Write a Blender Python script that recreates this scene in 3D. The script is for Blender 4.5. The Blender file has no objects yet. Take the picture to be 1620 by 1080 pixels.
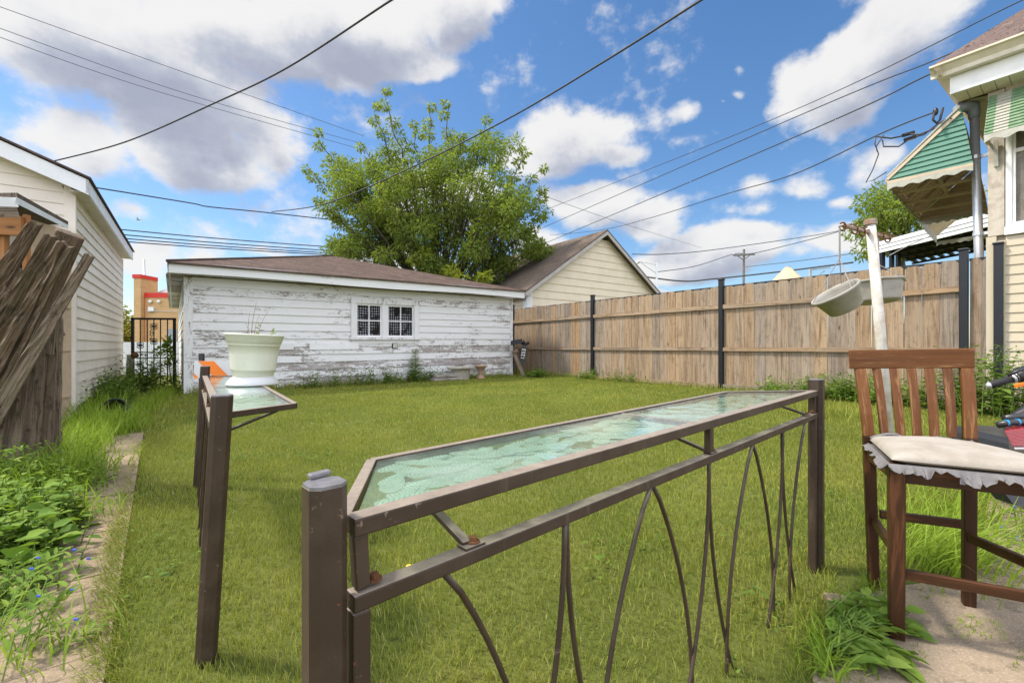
import bpy, math, random
import numpy as np
from mathutils import Vector, Matrix
random.seed(7)
rng = np.random.default_rng(11)
V = Vector
R = math.radians
scene = bpy.context.scene
COL = scene.collection
F, H, CX, HY = 720.0, 1.05, 810.0, 548.0

def at(px, py, Y):
    return V(((px - CX) / F * Y, Y, H - (py - HY) / F * Y))

def gnd(px, py):
    Y = F * H / (py - HY)
    return V(((px - CX) / F * Y, Y, 0))

def lerp(a, b, t):
    return a + (b - a) * t

# ------------------------------------------------------------------ objects
ORG = {}

def tag(o, label=None, cat=None, group=None, kind=None):
    if label: o['label'] = label
    if cat: o['category'] = cat
    if group: o['group'] = group
    if kind: o['kind'] = kind
    return o

def thing(name, label, cat, loc, group=None):
    o = bpy.data.objects.new(name, None)
    o.empty_display_size = 0.1
    COL.objects.link(o)
    o.location = loc
    ORG[o.name] = V(loc)
    return tag(o, label, cat, group)

class MB:
    """collects faces in world coordinates, builds one mesh object"""
    def __init__(s, T=None):
        s.v, s.f, s.uv, s.r = [], [], [], []
        s.T = T

    def face(s, pts, uvs=None, r=None):
        i = len(s.v)
        s.v += [V(p) for p in pts]
        s.f.append(tuple(range(i, i + len(pts))))
        if uvs is None:
            a = V(pts[0]); e1 = (V(pts[1]) - a)
            L = e1.length or 1
            e1 = e1 / L
            n = e1.cross(V(pts[-1]) - a)
            e2 = n.cross(e1)
            e2 = e2.normalized() if e2.length > 1e-9 else V((0, 0, 1))
            uvs = [((V(p) - a).dot(e1), (V(p) - a).dot(e2)) for p in pts]
        s.uv += list(uvs)
        s.r.append(random.random() if r is None else r)

    def faces_ix(s, verts, faces, uvs=None, r=0.5):
        i = len(s.v)
        s.v += [V(p) for p in verts]
        for f in faces:
            s.f.append(tuple(i + k for k in f))
            for k in f:
                s.uv.append(uvs[k] if uvs else (0, 0))
            s.r.append(r)

    def hexa(s, c, r=None):
        c = [V(p) for p in c]
        r = random.random() if r is None else r
        i = len(s.v)
        s.v += c
        L = (c[4] - c[0]).length
        ou, ov = random.random() * 9, random.random() * 9
        per = [0]
        for k in range(4):
            per.append(per[-1] + (c[(k + 1) % 4] - c[k]).length)
        for k in range(4):
            k2 = (k + 1) % 4
            s.f.append((i + k, i + k2, i + 4 + k2, i + 4 + k))
            s.uv += [(ou, ov + per[k]), (ou, ov + per[k + 1]), (ou + L, ov + per[k + 1]), (ou + L, ov + per[k])]
            s.r.append(r)
        for idx in ((3, 2, 1, 0), (4, 5, 6, 7)):
            s.f.append(tuple(i + k for k in idx))
            a = c[idx[0]]
            s.uv += [(ou + (c[k] - a).length * .2, ov + (c[k] - c[idx[1]]).length) for k in idx]
            s.r.append(r)

    def beam(s, p0, p1, w, d, up=(0, 0, 1), r=None, t1=1.0):
        p0, p1 = V(p0), V(p1)
        ax = (p1 - p0).normalized()
        up = V(up)
        sd = ax.cross(up)
        if sd.length < 1e-4:
            sd = ax.cross(V((0, 1, 0)))
        sd.normalize()
        u2 = sd.cross(ax).normalized()
        q = [(-1, -1), (1, -1), (1, 1), (-1, 1)]
        c = [p0 + sd * (a * w / 2) + u2 * (b * d / 2) for a, b in q]
        c += [p1 + sd * (a * w / 2 * t1) + u2 * (b * d / 2 * t1) for a, b in q]
        s.hexa(c, r)

    def box(s, o, X, Y, Z, r=None):
        o, X, Y, Z = V(o), V(X), V(Y), V(Z)
        ax = sorted([X, Y, Z], key=lambda q: q.length)
        A, B, C = ax
        if A.cross(B).dot(C) < 0: A, B = B, A
        s.hexa([o, o + A, o + A + B, o + B, o + C, o + A + C, o + A + B + C, o + B + C], r)

    def strip(s, secs, r=None):
        """one continuous bar through a list of 4-corner sections"""
        r = random.random() if r is None else r
        i = len(s.v); ou, ov = random.random() * 9, random.random() * 9
        u = [0]
        for k in range(1, len(secs)):
            u.append(u[-1] + (V(secs[k][0]) - V(secs[k - 1][0])).length)
        per = [0]
        for k in range(4): per.append(per[-1] + (V(secs[0][(k + 1) % 4]) - V(secs[0][k])).length)
        for c in secs: s.v += [V(p) for p in c]
        for k in range(len(secs) - 1):
            for j in range(4):
                j2 = (j + 1) % 4
                s.f.append((i + 4 * k + j, i + 4 * k + j2, i + 4 * k + 4 + j2, i + 4 * k + 4 + j))
                s.uv += [(ou + u[k], ov + per[j]), (ou + u[k], ov + per[j + 1]), (ou + u[k + 1], ov + per[j + 1]), (ou + u[k + 1], ov + per[j])]
                s.r.append(r)
        e = i + 4 * (len(secs) - 1)
        for idx in ((i + 3, i + 2, i + 1, i), (e, e + 1, e + 2, e + 3)):
            s.f.append(idx); s.uv += [(ou, ov), (ou + .01, ov), (ou + .01, ov + .02), (ou, ov + .02)]; s.r.append(r)

    def tube(s, pts, rad, n=8, caps=True, r=None):
        pts = [V(p) for p in pts]
        m = len(pts)
        rads = rad if isinstance(rad, (list, tuple)) else [rad] * m
        r = random.random() if r is None else r
        i = len(s.v)
        prev = None
        L = 0
        Ls = []
        for k, p in enumerate(pts):
            t = (pts[min(k + 1, m - 1)] - pts[max(k - 1, 0)])
            t = t.normalized() if t.length > 1e-9 else V((0, 0, 1))
            if prev is None:
                a = t.cross(V((0, 0, 1)))
                if a.length < .05: a = t.cross(V((0, 1, 0)))
            else:
                a = prev - t * prev.dot(t)
                if a.length < 1e-6: a = t.cross(V((0, 1, 0)))
            a.normalize(); prev = a
            b = t.cross(a)
            if k: L += (p - pts[k - 1]).length
            Ls.append(L)
            for j in range(n):
                an = 2 * math.pi * j / n
                s.v.append(p + (a * math.cos(an) + b * math.sin(an)) * rads[k])
        for k in range(m - 1):
            for j in range(n):
                j2 = (j + 1) % n
                s.f.append((i + k * n + j, i + k * n + j2, i + (k + 1) * n + j2, i + (k + 1) * n + j))
                w = 2 * math.pi * max(rads) / n
                s.uv += [(Ls[k], j * w), (Ls[k], (j + 1) * w), (Ls[k + 1], (j + 1) * w), (Ls[k + 1], j * w)]
                s.r.append(r)
        if caps:
            for base, rev in ((i, True), (i + (m - 1) * n, False)):
                idx = [base + j for j in range(n)]
                if rev: idx.reverse()
                s.f.append(tuple(idx)); s.uv += [(0, 0)] * n; s.r.append(r)

    def lathe(s, prof, M, n=32, r=None):
        """prof: (radius, z); M: Matrix placing it"""
        r = random.random() if r is None else r
        i = len(s.v)
        for (q, z) in prof:
            for j in range(n):
                an = 2 * math.pi * j / n
                s.v.append(M @ V((q * math.cos(an), q * math.sin(an), z)))
        for k in range(len(prof) - 1):
            for j in range(n):
                j2 = (j + 1) % n
                s.f.append((i + k * n + j, i + k * n + j2, i + (k + 1) * n + j2, i + (k + 1) * n + j))
                s.uv += [(j / n, prof[k][1]), ((j + 1) / n, prof[k][1]), ((j + 1) / n, prof[k + 1][1]), (j / n, prof[k + 1][1])]
                s.r.append(r)

    def ball(s, c, rx, ry, rz, n=12, r=None):
        prof = [(max(1e-4, math.sin(math.pi * k / n)), -math.cos(math.pi * k / n)) for k in range(n + 1)]
        M = Matrix.Translation(V(c)) @ Matrix.Diagonal((rx, ry, rz, 1))
        s.lathe(prof, M, n * 2, r)

    def slab(s, poly, thick, nrm=(0, 0, 1), r=None):
        nrm = V(nrm)
        r = random.random() if r is None else r
        bot = [V(p) for p in poly]
        top = [p + nrm * thick for p in bot]
        s.face(top, None, r)
        s.face(list(reversed(bot)), None, r)
        m = len(bot)
        for k in range(m):
            k2 = (k + 1) % m
            s.face([bot[k], bot[k2], top[k2], top[k]], None, r)

    def build(s, name, mat, parent=None, smooth=False, bevel=0, seg=2, solid=0, subd=0):
        org = V((0, 0, 0))
        p = parent
        if p is not None:
            org = ORG[p.name]
        else:
            vs = s.v
            if vs:
                org = V((sum(q.x for q in vs) / len(vs), sum(q.y for q in vs) / len(vs), min(q.z for q in vs)))
        vv = [(s.T(q) if s.T else q) - org for q in s.v]
        me = bpy.data.meshes.new(name)
        me.from_pydata(vv, [], s.f)
        uvl = me.uv_layers.new(name='UVMap')
        uvl.data.foreach_set('uv', np.array(s.uv, dtype=np.float32).ravel())
        at_ = me.attributes.new('rnd', 'FLOAT', 'FACE')
        at_.data.foreach_set('value', np.array(s.r, dtype=np.float32))
        me.materials.append(mat)
        if smooth:
            me.polygons.foreach_set('use_smooth', [True] * len(me.polygons))
        me.update()
        o = bpy.data.objects.new(name, me)
        COL.objects.link(o)
        if parent is not None:
            o.parent = parent
        else:
            o.location = org
        ORG[o.name] = org
        if solid:
            m = o.modifiers.new('Solidify', 'SOLIDIFY'); m.thickness = solid; m.offset = 0
        if bevel:
            m = o.modifiers.new('Bevel', 'BEVEL'); m.width = bevel; m.segments = seg; m.limit_method = 'ANGLE'; m.angle_limit = R(40)
        if subd:
            m = o.modifiers.new('Subdivision', 'SUBSURF'); m.levels = subd; m.render_levels = subd
        return o

def np_obj(name, verts, quads, rnd, mat, parent=None, smooth=False):
    """big mesh from numpy: verts (n,3), quads (m,k), rnd (m,)"""
    org = ORG[parent.name] if parent is not None else V((float(verts[:, 0].mean()), float(verts[:, 1].mean()), float(max(0, verts[:, 2].min()))))
    verts = verts - np.array(org)
    me = bpy.data.meshes.new(name)
    me.vertices.add(len(verts))
    me.vertices.foreach_set('co', verts.astype(np.float32).ravel())
    m, k = quads.shape
    me.loops.add(m * k)
    me.loops.foreach_set('vertex_index', quads.astype(np.int32).ravel())
    me.polygons.add(m)
    me.polygons.foreach_set('loop_start', np.arange(0, m * k, k, dtype=np.int32))
    me.polygons.foreach_set('loop_total', np.full(m, k, dtype=np.int32))
    a = me.attributes.new('rnd', 'FLOAT', 'FACE')
    a.data.foreach_set('value', rnd.astype(np.float32))
    me.materials.append(mat)
    me.update(calc_edges=True)
    me.validate()
    if smooth:
        me.polygons.foreach_set('use_smooth', np.ones(len(me.polygons), dtype=bool))
    o = bpy.data.objects.new(name, me)
    COL.objects.link(o)
    if parent is not None: o.parent = parent
    else: o.location = org
    ORG[o.name] = org
    return o

class FL:
    """foliage collector: blades and leaves as quads"""
    def __init__(s): s.v, s.q, s.r, s.n = [], [], [], 0
    def add(s, v, q, r):
        s.v.append(v.reshape(-1, 3)); s.q.append(q + s.n); s.r.append(r); s.n += v.reshape(-1, 3).shape[0]
    def blades(s, P, L, W, lean, az, droop=1.0, seg=3, r=None):
        """P (n,3); arching tapering blades"""
        n = len(P)
        if n == 0: return
        d = np.stack([np.cos(az), np.sin(az), np.zeros(n)], 1)
        side = np.stack([-np.sin(az), np.cos(az), np.zeros(n)], 1)
        tw = rng.uniform(-.9, .9, n)
        side = side * np.cos(tw)[:, None] + d * np.sin(tw)[:, None]
        rows = []
        pos = P.copy()
        ang = lean * .35
        for k in range(seg + 1):
            t = k / seg
            w = W * (1 - t ** 1.6) * .5 + W * .03
            rows.append(pos - side * w[:, None]); rows.append(pos + side * w[:, None])
            a = ang + lean * droop * t
            step = L / seg
            pos = pos + (d * np.sin(a)[:, None] + np.array([0, 0, 1.]) * np.cos(a)[:, None]) * step[:, None]
        v = np.stack(rows, 1)
        m = 2 * (seg + 1)
        base = (np.arange(n) * m)[:, None]
        q = np.concatenate([base + np.array([2 * k, 2 * k + 1, 2 * k + 3, 2 * k + 2]) for k in range(seg)], 0)
        if r is None: r = rng.random(n)
        s.add(v, q, np.tile(r, seg))
    def leaves(s, P, D, N, L, W, fold=.25, r=None):
        """two folded quads per leaf: base, mid edges, tip"""
        n = len(P)
        if n == 0: return
        D = D / (np.linalg.norm(D, axis=1, keepdims=True) + 1e-9)
        S = np.cross(D, N); S /= (np.linalg.norm(S, axis=1, keepdims=True) + 1e-9)
        U = np.cross(S, D)
        L = np.broadcast_to(L, (n,))[:, None]; W = np.broadcast_to(W, (n,))[:, None]
        b = P; tip = P + D * L - U * L * .12
        l1 = P + D * L * .3 + S * W * .45 + U * W * fold
        l2 = P + D * L * .65 + S * W * .36 + U * W * fold * .6
        r1 = P + D * L * .3 - S * W * .45 + U * W * fold
        r2 = P + D * L * .65 - S * W * .36 + U * W * fold * .6
        v = np.stack([b, l1, l2, tip, r2, r1], 1)
        base = (np.arange(n) * 6)[:, None]
        q = np.concatenate([base + np.array([0, 3, 2, 1]), base + np.array([0, 5, 4, 3])], 0)
        if r is None: r = rng.random(n)
        s.add(v, q, np.tile(r, 2))
    def build(s, name, mat, parent=None):
        return np_obj(name, np.concatenate(s.v), np.concatenate(s.q), np.concatenate(s.r), mat, parent)

def rdir(n, zlo=-1, zhi=1):
    z = rng.uniform(zlo, zhi, n); a = rng.uniform(0, 2 * np.pi, n)
    q = np.sqrt(np.maximum(0, 1 - z * z))
    return np.stack([q * np.cos(a), q * np.sin(a), z], 1)

# ------------------------------------------------------------------ materials
def mk(name):
    m = bpy.data.materials.new(name); m.use_nodes = True
    nt = m.node_tree
    return m, nt, nt.nodes['Principled BSDF']

def N(nt, typ, **kw):
    n = nt.nodes.new(typ)
    for k, v in kw.items():
        if k in n.inputs.keys() if hasattr(n.inputs, 'keys') else False:
            pass
        setattr(n, k, v)
    return n

def link(nt, a, b): nt.links.new(a, b)

def setin(nt, sock, v):
    if hasattr(v, 'is_linked') or isinstance(v, bpy.types.NodeSocket): nt.links.new(v, sock)
    else:
        if isinstance(v, (tuple, list)) and len(v) == 3 and sock.type == 'RGBA': v = (*v, 1)
        sock.default_value = v

def math_(nt, op, a, b=0.0, c=None, clamp=False):
    n = nt.nodes.new('ShaderNodeMath'); n.operation = op; n.use_clamp = clamp
    setin(nt, n.inputs[0], a); setin(nt, n.inputs[1], b)
    if c is not None: setin(nt, n.inputs[2], c)
    return n.outputs[0]

def vmath(nt, op, a, b=(0, 0, 0), c=None):
    n = nt.nodes.new('ShaderNodeVectorMath'); n.operation = op
    setin(nt, n.inputs[0], a); setin(nt, n.inputs[1], b)
    if c is not None: setin(nt, n.inputs[2], c)
    return n.outputs['Value'] if op in ('LENGTH', 'DOT_PRODUCT') else n.outputs[0]

def mixc(nt, f, a, b, mode='MIX'):
    n = nt.nodes.new('ShaderNodeMix'); n.data_type = 'RGBA'; n.blend_type = mode
    setin(nt, n.inputs[0], f); setin(nt, n.inputs[6], a); setin(nt, n.inputs[7], b)
    return n.outputs[2]

def noise(nt, vec, scale=5., detail=4., rough=.55, dist=0., out='Fac'):
    n = nt.nodes.new('ShaderNodeTexNoise')
    if vec is not None: nt.links.new(vec, n.inputs['Vector'])
    n.inputs['Scale'].default_value = scale; n.inputs['Detail'].default_value = detail
    n.inputs['Roughness'].default_value = rough; n.inputs['Distortion'].default_value = dist
    return n.outputs[out]

def smooth(nt, x, lo, hi):
    n = nt.nodes.new('ShaderNodeMapRange'); n.interpolation_type = 'SMOOTHSTEP'
    setin(nt, n.inputs[0], x); n.inputs[1].default_value = lo; n.inputs[2].default_value = hi
    return n.outputs[0]

def ramp(nt, f, stops):
    n = nt.nodes.new('ShaderNodeValToRGB')
    cr = n.color_ramp
    while len(cr.elements) < len(stops): cr.elements.new(.5)
    for e, (p, c) in zip(cr.elements, stops):
        e.position = p; e.color = (*c, 1)
    setin(nt, n.inputs[0], f)
    return n.outputs[0]

def mapping(nt, vec, sc=(1, 1, 1), loc=(0, 0, 0)):
    n = nt.nodes.new('ShaderNodeMapping')
    nt.links.new(vec, n.inputs[0]); n.inputs['Scale'].default_value = sc; n.inputs['Location'].default_value = loc
    return n.outputs[0]

def tc(nt, which='Object'): return nt.nodes.new('ShaderNodeTexCoord').outputs[which]
def wpos(nt): return nt.nodes.new('ShaderNodeNewGeometry').outputs['Position']
def attr(nt, name='rnd'):
    n = nt.nodes.new('ShaderNodeAttribute'); n.attribute_name = name; return n.outputs['Fac']

def bump(nt, bsdf, h, strength=.3, dist=.01):
    n = nt.nodes.new('ShaderNodeBump'); n.inputs['Strength'].default_value = strength; n.inputs['Distance'].default_value = dist
    nt.links.new(h, n.inputs['Height']); nt.links.new(n.outputs[0], bsdf.inputs['Normal'])

def M_plain(name, c, rough=.6, metal=0., var=.25, scale=6., c2=None, bmp=.15, spec=.4, bscale=None):
    """a coloured surface with uneven dirt and a fine bump"""
    m, nt, b = mk(name)
    p = wpos(nt)
    n1 = noise(nt, p, scale, 6, .65)
    c2 = c2 or tuple(x * (1 - var) for x in c)
    f = smooth(nt, n1, .38, .68)
    c_ = mixc(nt, f, c, c2)
    n2 = noise(nt, p, scale * 9, 3, .6)
    c_ = mixc(nt, math_(nt, 'MULTIPLY', n2, var * .6), c_, tuple(x * .6 for x in c))
    link(nt, c_, b.inputs['Base Color'])
    b.inputs['Metallic'].default_value = metal
    b.inputs['Specular IOR Level'].default_value = spec
    setin(nt, b.inputs['Roughness'], math_(nt, 'MULTIPLY_ADD', n1, .25, rough - .12))
    bump(nt, b, noise(nt, p, bscale or scale * 12, 4, .6), bmp, .004)
    return m

def M_wood(name, cols, grain=(1.5, 38), rough=.75, knots=True, dark=.5, bmp=.5, tint=None, crack=0., tuv=None, wd=1.):
    """grain along U, one tone per board from the rnd attribute"""
    m, nt, b = mk(name)
    uv = tc(nt, 'UV')
    r = attr(nt)
    off = nt.nodes.new('ShaderNodeCombineXYZ'); setin(nt, off.inputs[2], math_(nt, 'MULTIPLY', r, 37.))
    v3 = vmath(nt, 'ADD', uv, off.outputs[0])
    base = ramp(nt, r, [(i / max(1, len(cols) - 1), c) for i, c in enumerate(cols)])
    warp = noise(nt, mapping(nt, v3, (1.2, 5, 1)), 1.6, 2, .5)
    g = noise(nt, mapping(nt, v3, (grain[0], grain[1], 1)), 1., 5, .65, .6 * wd)
    g2 = noise(nt, mapping(nt, v3, (grain[0] * .5, grain[1] * .22, 1)), 1., 3, .5, 1.2 * wd)
    f = math_(nt, 'ADD', math_(nt, 'MULTIPLY', smooth(nt, g, .42, .7), .55), math_(nt, 'MULTIPLY', smooth(nt, g2, .45, .65), .45))
    c = mixc(nt, math_(nt, 'MULTIPLY', f, dark), base, mixc(nt, 1., base, (.45, .38, .32), 'MULTIPLY'))
    c = mixc(nt, math_(nt, 'MULTIPLY', smooth(nt, warp, .45, .7), .35), c, mixc(nt, 1., base, (.9, .92, .95), 'MULTIPLY'))
    if knots:
        vo = nt.nodes.new('ShaderNodeTexVoronoi'); vo.feature = 'F1'
        link(nt, mapping(nt, v3, (1.9, 5.2, 1)), vo.inputs['Vector']); vo.inputs['Scale'].default_value = 1.
        ring = math_(nt, 'SINE', math_(nt, 'MULTIPLY', vo.outputs['Distance'], 42.))
        k = smooth(nt, vo.outputs['Distance'], .30, .08)
        k2 = smooth(nt, vo.outputs['Distance'], .13, .05)
        on = math_(nt, 'GREATER_THAN', nt_sep(nt, vo.outputs['Color']), .62)
        c = mixc(nt, math_(nt, 'MULTIPLY', math_(nt, 'MULTIPLY', k, on), math_(nt, 'MULTIPLY_ADD', ring, .15, .25)), c, (.16, .09, .05))
        c = mixc(nt, math_(nt, 'MULTIPLY', math_(nt, 'MULTIPLY', k2, on), .8), c, (.07, .04, .025))
    if tint:
        c = mixc(nt, math_(nt, 'MULTIPLY', smooth(nt, noise(nt, mapping(nt, v3, (tuv[0], tuv[1], 1)), 1., 6, .7, .5) if tuv else noise(nt, wpos(nt), 3.5, 5, .65), .5, .64), tint[1]), c, tint[0])
    if crack:
        g3 = noise(nt, mapping(nt, v3, (grain[0] * .5, grain[1] * .6, 1)), 1., 4, .6, .8 * wd)
        g4 = noise(nt, mapping(nt, v3, (7, 14, 1)), 1., 6, .75)
        c = mixc(nt, math_(nt, 'MULTIPLY', smooth(nt, g3, .585, .64), crack), c, (.022, .017, .013))
        c = mixc(nt, math_(nt, 'MULTIPLY', smooth(nt, g4, .52, .64), crack * .8), c, (.045, .035, .022))
    link(nt, c, b.inputs['Base Color'])
    b.inputs['Roughness'].default_value = rough
    b.inputs['Specular IOR Level'].default_value = .25
    bump(nt, b, g, bmp, .006 if crack < .5 else .03)
    return m

def nt_sep(nt, colsock, ch=0):
    n = nt.nodes.new('ShaderNodeSeparateColor'); nt.links.new(colsock, n.inputs[0]); return n.outputs[ch]

def M_peel(name, amount=.5, zdep=.25, scale=1., paint=(.70, .70, .685), wood=((.38, .345, .325), (.24, .205, .18))):
    """white paint flaking off grey boards; UV: u along the wall, v height, metres"""
    m, nt, b = mk(name)
    uv = tc(nt, 'UV'); r = attr(nt)
    off = nt.nodes.new('ShaderNodeCombineXYZ'); setin(nt, off.inputs[2], math_(nt, 'MULTIPLY', r, 13.))
    v3 = vmath(nt, 'ADD', uv, off.outputs[0])
    big = noise(nt, mapping(nt, uv, (.45, .9, 1)), 1., 3, .5)
    mid = noise(nt, mapping(nt, v3, (2.2 * scale, 9 * scale, 1)), 1., 8, .72, .4)
    fine = noise(nt, mapping(nt, v3, (14 * scale, 34 * scale, 1)), 1., 6, .7)
    sep = nt.nodes.new('ShaderNodeSeparateXYZ'); link(nt, uv, sep.inputs[0])
    hz = math_(nt, 'MULTIPLY', smooth(nt, sep.outputs[1], 1.35, .05), zdep)
    x = math_(nt, 'ADD', math_(nt, 'MULTIPLY', mid, .58), math_(nt, 'MULTIPLY', fine, .42))
    x = math_(nt, 'ADD', x, math_(nt, 'MULTIPLY_ADD', big, .42, -.21))
    x = math_(nt, 'ADD', x, hz)
    x = math_(nt, 'ADD', x, math_(nt, 'MULTIPLY_ADD', r, .1, -.05))
    mask = smooth(nt, x, 1.045 - amount, 1.07 - amount)
    lip = smooth(nt, x, .99 - amount, 1.05 - amount)
    grain = noise(nt, mapping(nt, v3, (2, 90, 1)), 1., 4, .6)
    wc = mixc(nt, smooth(nt, grain, .35, .65), wood[0], wood[1])
    wc = mixc(nt, smooth(nt, noise(nt, v3, 2.3, 3), .5, .7), wc, (.42, .39, .37))
    dirt = noise(nt, mapping(nt, v3, (1.2, 14, 1)), 1., 5, .65)
    pc = mixc(nt, math_(nt, 'MULTIPLY', smooth(nt, dirt, .45, .8), .5), paint, (.56, .55, .52))
    pc = mixc(nt, math_(nt, 'MULTIPLY', lip, .35), pc, (.55, .53, .5))
    link(nt, mixc(nt, mask, pc, wc), b.inputs['Base Color'])
    setin(nt, b.inputs['Roughness'], math_(nt, 'MULTIPLY_ADD', mask, .3, .5))
    b.inputs['Specular IOR Level'].default_value = .3
    hh = math_(nt, 'ADD', math_(nt, 'MULTIPLY', mask, -1.), math_(nt, 'MULTIPLY', grain, .3))
    bump(nt, b, hh, .6, .006)
    return m

def M_shingle(name, c1, c2, w=.3, h=.14, mortar=(.03, .025, .022)):
    m, nt, b = mk(name)
    uv = tc(nt, 'UV')
    br = nt.nodes.new('ShaderNodeTexBrick')
    link(nt, vmath(nt, 'ADD', uv, vmath(nt, 'SCALE', (noise_col(nt, uv, 3.)), (0, 0, 0))), br.inputs['Vector'])
    br.inputs['Scale'].default_value = 1.
    br.inputs['Color1'].default_value = (*c1, 1); br.inputs['Color2'].default_value = (*c2, 1); br.inputs['Mortar'].default_value = (*mortar, 1)
    br.inputs['Mortar Size'].default_value = .006; br.inputs['Brick Width'].default_value = w; br.inputs['Row Height'].default_value = h
    br.inputs['Mortar Smooth'].default_value = .2
    sp = noise(nt, uv, 90, 3, .7)
    st = noise(nt, mapping(nt, uv, (.8, .5, 1)), 1.3, 5, .6)
    c = mixc(nt, smooth(nt, sp, .4, .7), br.outputs['Color'], mixc(nt, 1., br.outputs['Color'], (.5, .5, .5), 'MULTIPLY'))
    c = mixc(nt, math_(nt, 'MULTIPLY', smooth(nt, st, .45, .7), .45), c, tuple(x * .55 for x in c1))
    link(nt, c, b.inputs['Base Color'])
    b.inputs['Roughness'].default_value = .92; b.inputs['Specular IOR Level'].default_value = .15
    sep = nt.nodes.new('ShaderNodeSeparateXYZ'); link(nt, uv, sep.inputs[0])
    saw = math_(nt, 'FRACT', math_(nt, 'DIVIDE', sep.outputs[1], h))
    bump(nt, b, math_(nt, 'ADD', math_(nt, 'MULTIPLY', saw, -1.), math_(nt, 'MULTIPLY', sp, .5)), .8, .012)
    return m

def noise_col(nt, v, s):
    n = nt.nodes.new('ShaderNodeTexNoise'); nt.links.new(v, n.inputs['Vector']); n.inputs['Scale'].default_value = s
    return n.outputs['Color']

def M_leaf(name, cols, trans=.35, rough=.55, patch=None):
    m, nt, b = mk(name)
    r = attr(nt)
    c = ramp(nt, r, [(i / (len(cols) - 1), k) for i, k in enumerate(cols)])
    if patch:
        p = noise(nt, wpos(nt), patch[0], 4, .6)
        c = mixc(nt, math_(nt, 'MULTIPLY', smooth(nt, p, .4, .66), patch[2]), c, patch[1])
        if len(patch) > 3:
            p2 = noise(nt, wpos(nt), patch[0] * .31, 4, .6)
            c = mixc(nt, math_(nt, 'MULTIPLY', smooth(nt, p2, .42, .66), patch[2]), c, patch[3])
    link(nt, c, b.inputs['Base Color'])
    b.inputs['Roughness'].default_value = rough; b.inputs['Specular IOR Level'].default_value = .15
    tr = nt.nodes.new('ShaderNodeBsdfTranslucent')
    link(nt, mixc(nt, 1., c, (1.25, 1.25, .7), 'MULTIPLY'), tr.inputs[0])
    mx = nt.nodes.new('ShaderNodeMixShader'); mx.inputs[0].default_value = trans
    link(nt, b.outputs[0], mx.inputs[1]); link(nt, tr.outputs[0], mx.inputs[2])
    link(nt, mx.outputs[0], nt.nodes['Material Output'].inputs[0])
    return m

def M_concrete(name, c1, c2, c3):
    m, nt, b = mk(name)
    p = wpos(nt)
    a = noise(nt, p, 1.6, 6, .65); s = noise(nt, p, 120, 3, .7); g = noise(nt, p, 14, 6, .7)
    c = mixc(nt, smooth(nt, a, .38, .65), c1, c2)
    c = mixc(nt, math_(nt, 'MULTIPLY', smooth(nt, g, .5, .66), .6), c, c3)
    vo = nt.nodes.new('ShaderNodeTexVoronoi'); link(nt, p, vo.inputs['Vector']); vo.inputs['Scale'].default_value = 95.
    c = mixc(nt, math_(nt, 'MULTIPLY', smooth(nt, s, .5, .75), .7), c, tuple(min(1, x * 1.75) for x in c1))
    c = mixc(nt, math_(nt, 'MULTIPLY', smooth(nt, vo.outputs['Distance'], .3, .1), .4), c, tuple(x * .35 for x in c1))
    link(nt, c, b.inputs['Base Color']); b.inputs['Roughness'].default_value = .9; b.inputs['Specular IOR Level'].default_value = .2
    bump(nt, b, math_(nt, 'ADD', s, math_(nt, 'MULTIPLY', g, 1.5)), .5, .004)
    return m

MAT = {}
MAT['fence'] = M_wood('weathered_fence_wood', [(.33, .225, .13), (.26, .22, .18), (.39, .275, .165), (.225, .195, .165), (.35, .24, .14), (.31, .265, .215), (.37, .26, .155)], dark=1., crack=.42)
MAT['oldwood'] = M_wood('rotten_grey_wood', [(.30, .23, .165), (.37, .29, .215), (.26, .195, .14)], grain=(1.2, 130), dark=1., bmp=1., knots=False, tint=((.13, .12, .06), .25), crack=.9, wd=.1)
MAT['rotwood'] = M_wood('mossy_rotten_wood', [(.21, .15, .10), (.30, .22, .15), (.16, .11, .075)], grain=(1.8, 110), dark=1., bmp=1., knots=False, tint=((.085, .075, .035), .6), crack=.9, wd=.12)
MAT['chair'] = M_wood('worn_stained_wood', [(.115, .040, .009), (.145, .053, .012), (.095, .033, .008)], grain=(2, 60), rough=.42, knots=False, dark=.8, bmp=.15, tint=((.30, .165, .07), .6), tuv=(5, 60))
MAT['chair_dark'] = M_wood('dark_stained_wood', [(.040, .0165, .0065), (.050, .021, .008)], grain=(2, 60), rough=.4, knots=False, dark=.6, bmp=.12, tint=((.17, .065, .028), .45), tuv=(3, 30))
MAT['lumber'] = M_wood('orange_lumber', [(.42, .2, .075), (.36, .16, .06)], grain=(2, 40), dark=.6)
MAT['ply'] = M_plain('pale_plywood', (.56, .42, .28), .8, var=.2, scale=2.5)
MAT['peel'] = M_peel('peeling_white_siding', .475, .10)
MAT['peel_trim'] = M_peel('peeling_white_trim', .43, .05, 1.6)
MAT['white_trim'] = M_plain('white_painted_trim', (.80, .80, .79), .5, var=.1, scale=3)
MAT['white_metal'] = M_plain('white_aluminium', (.78, .79, .80), .4, var=.08, scale=2)
MAT['vinyl'] = M_plain('cream_vinyl_siding', (.80, .725, .62), .5, var=.09, scale=2.2)
MAT['vinyl2'] = M_plain('beige_vinyl_siding', (.51, .44, .32), .5, var=.08, scale=2.2)
MAT['panel'] = M_plain('cream_board_siding', (.74, .64, .48), .6, var=.08, scale=2.)
MAT['cream_trim'] = M_plain('cream_gutter_paint', (.66, .60, .46), .45, var=.15, scale=4)
MAT['oldcream'] = M_plain('flaking_cream_paint', (.52, .465, .38), .7, var=.3, scale=7, c2=(.34, .28, .22), bmp=.5)
MAT['soffit'] = M_plain('soffit_paint', (.70, .66, .56), .6, var=.15, scale=3)
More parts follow.
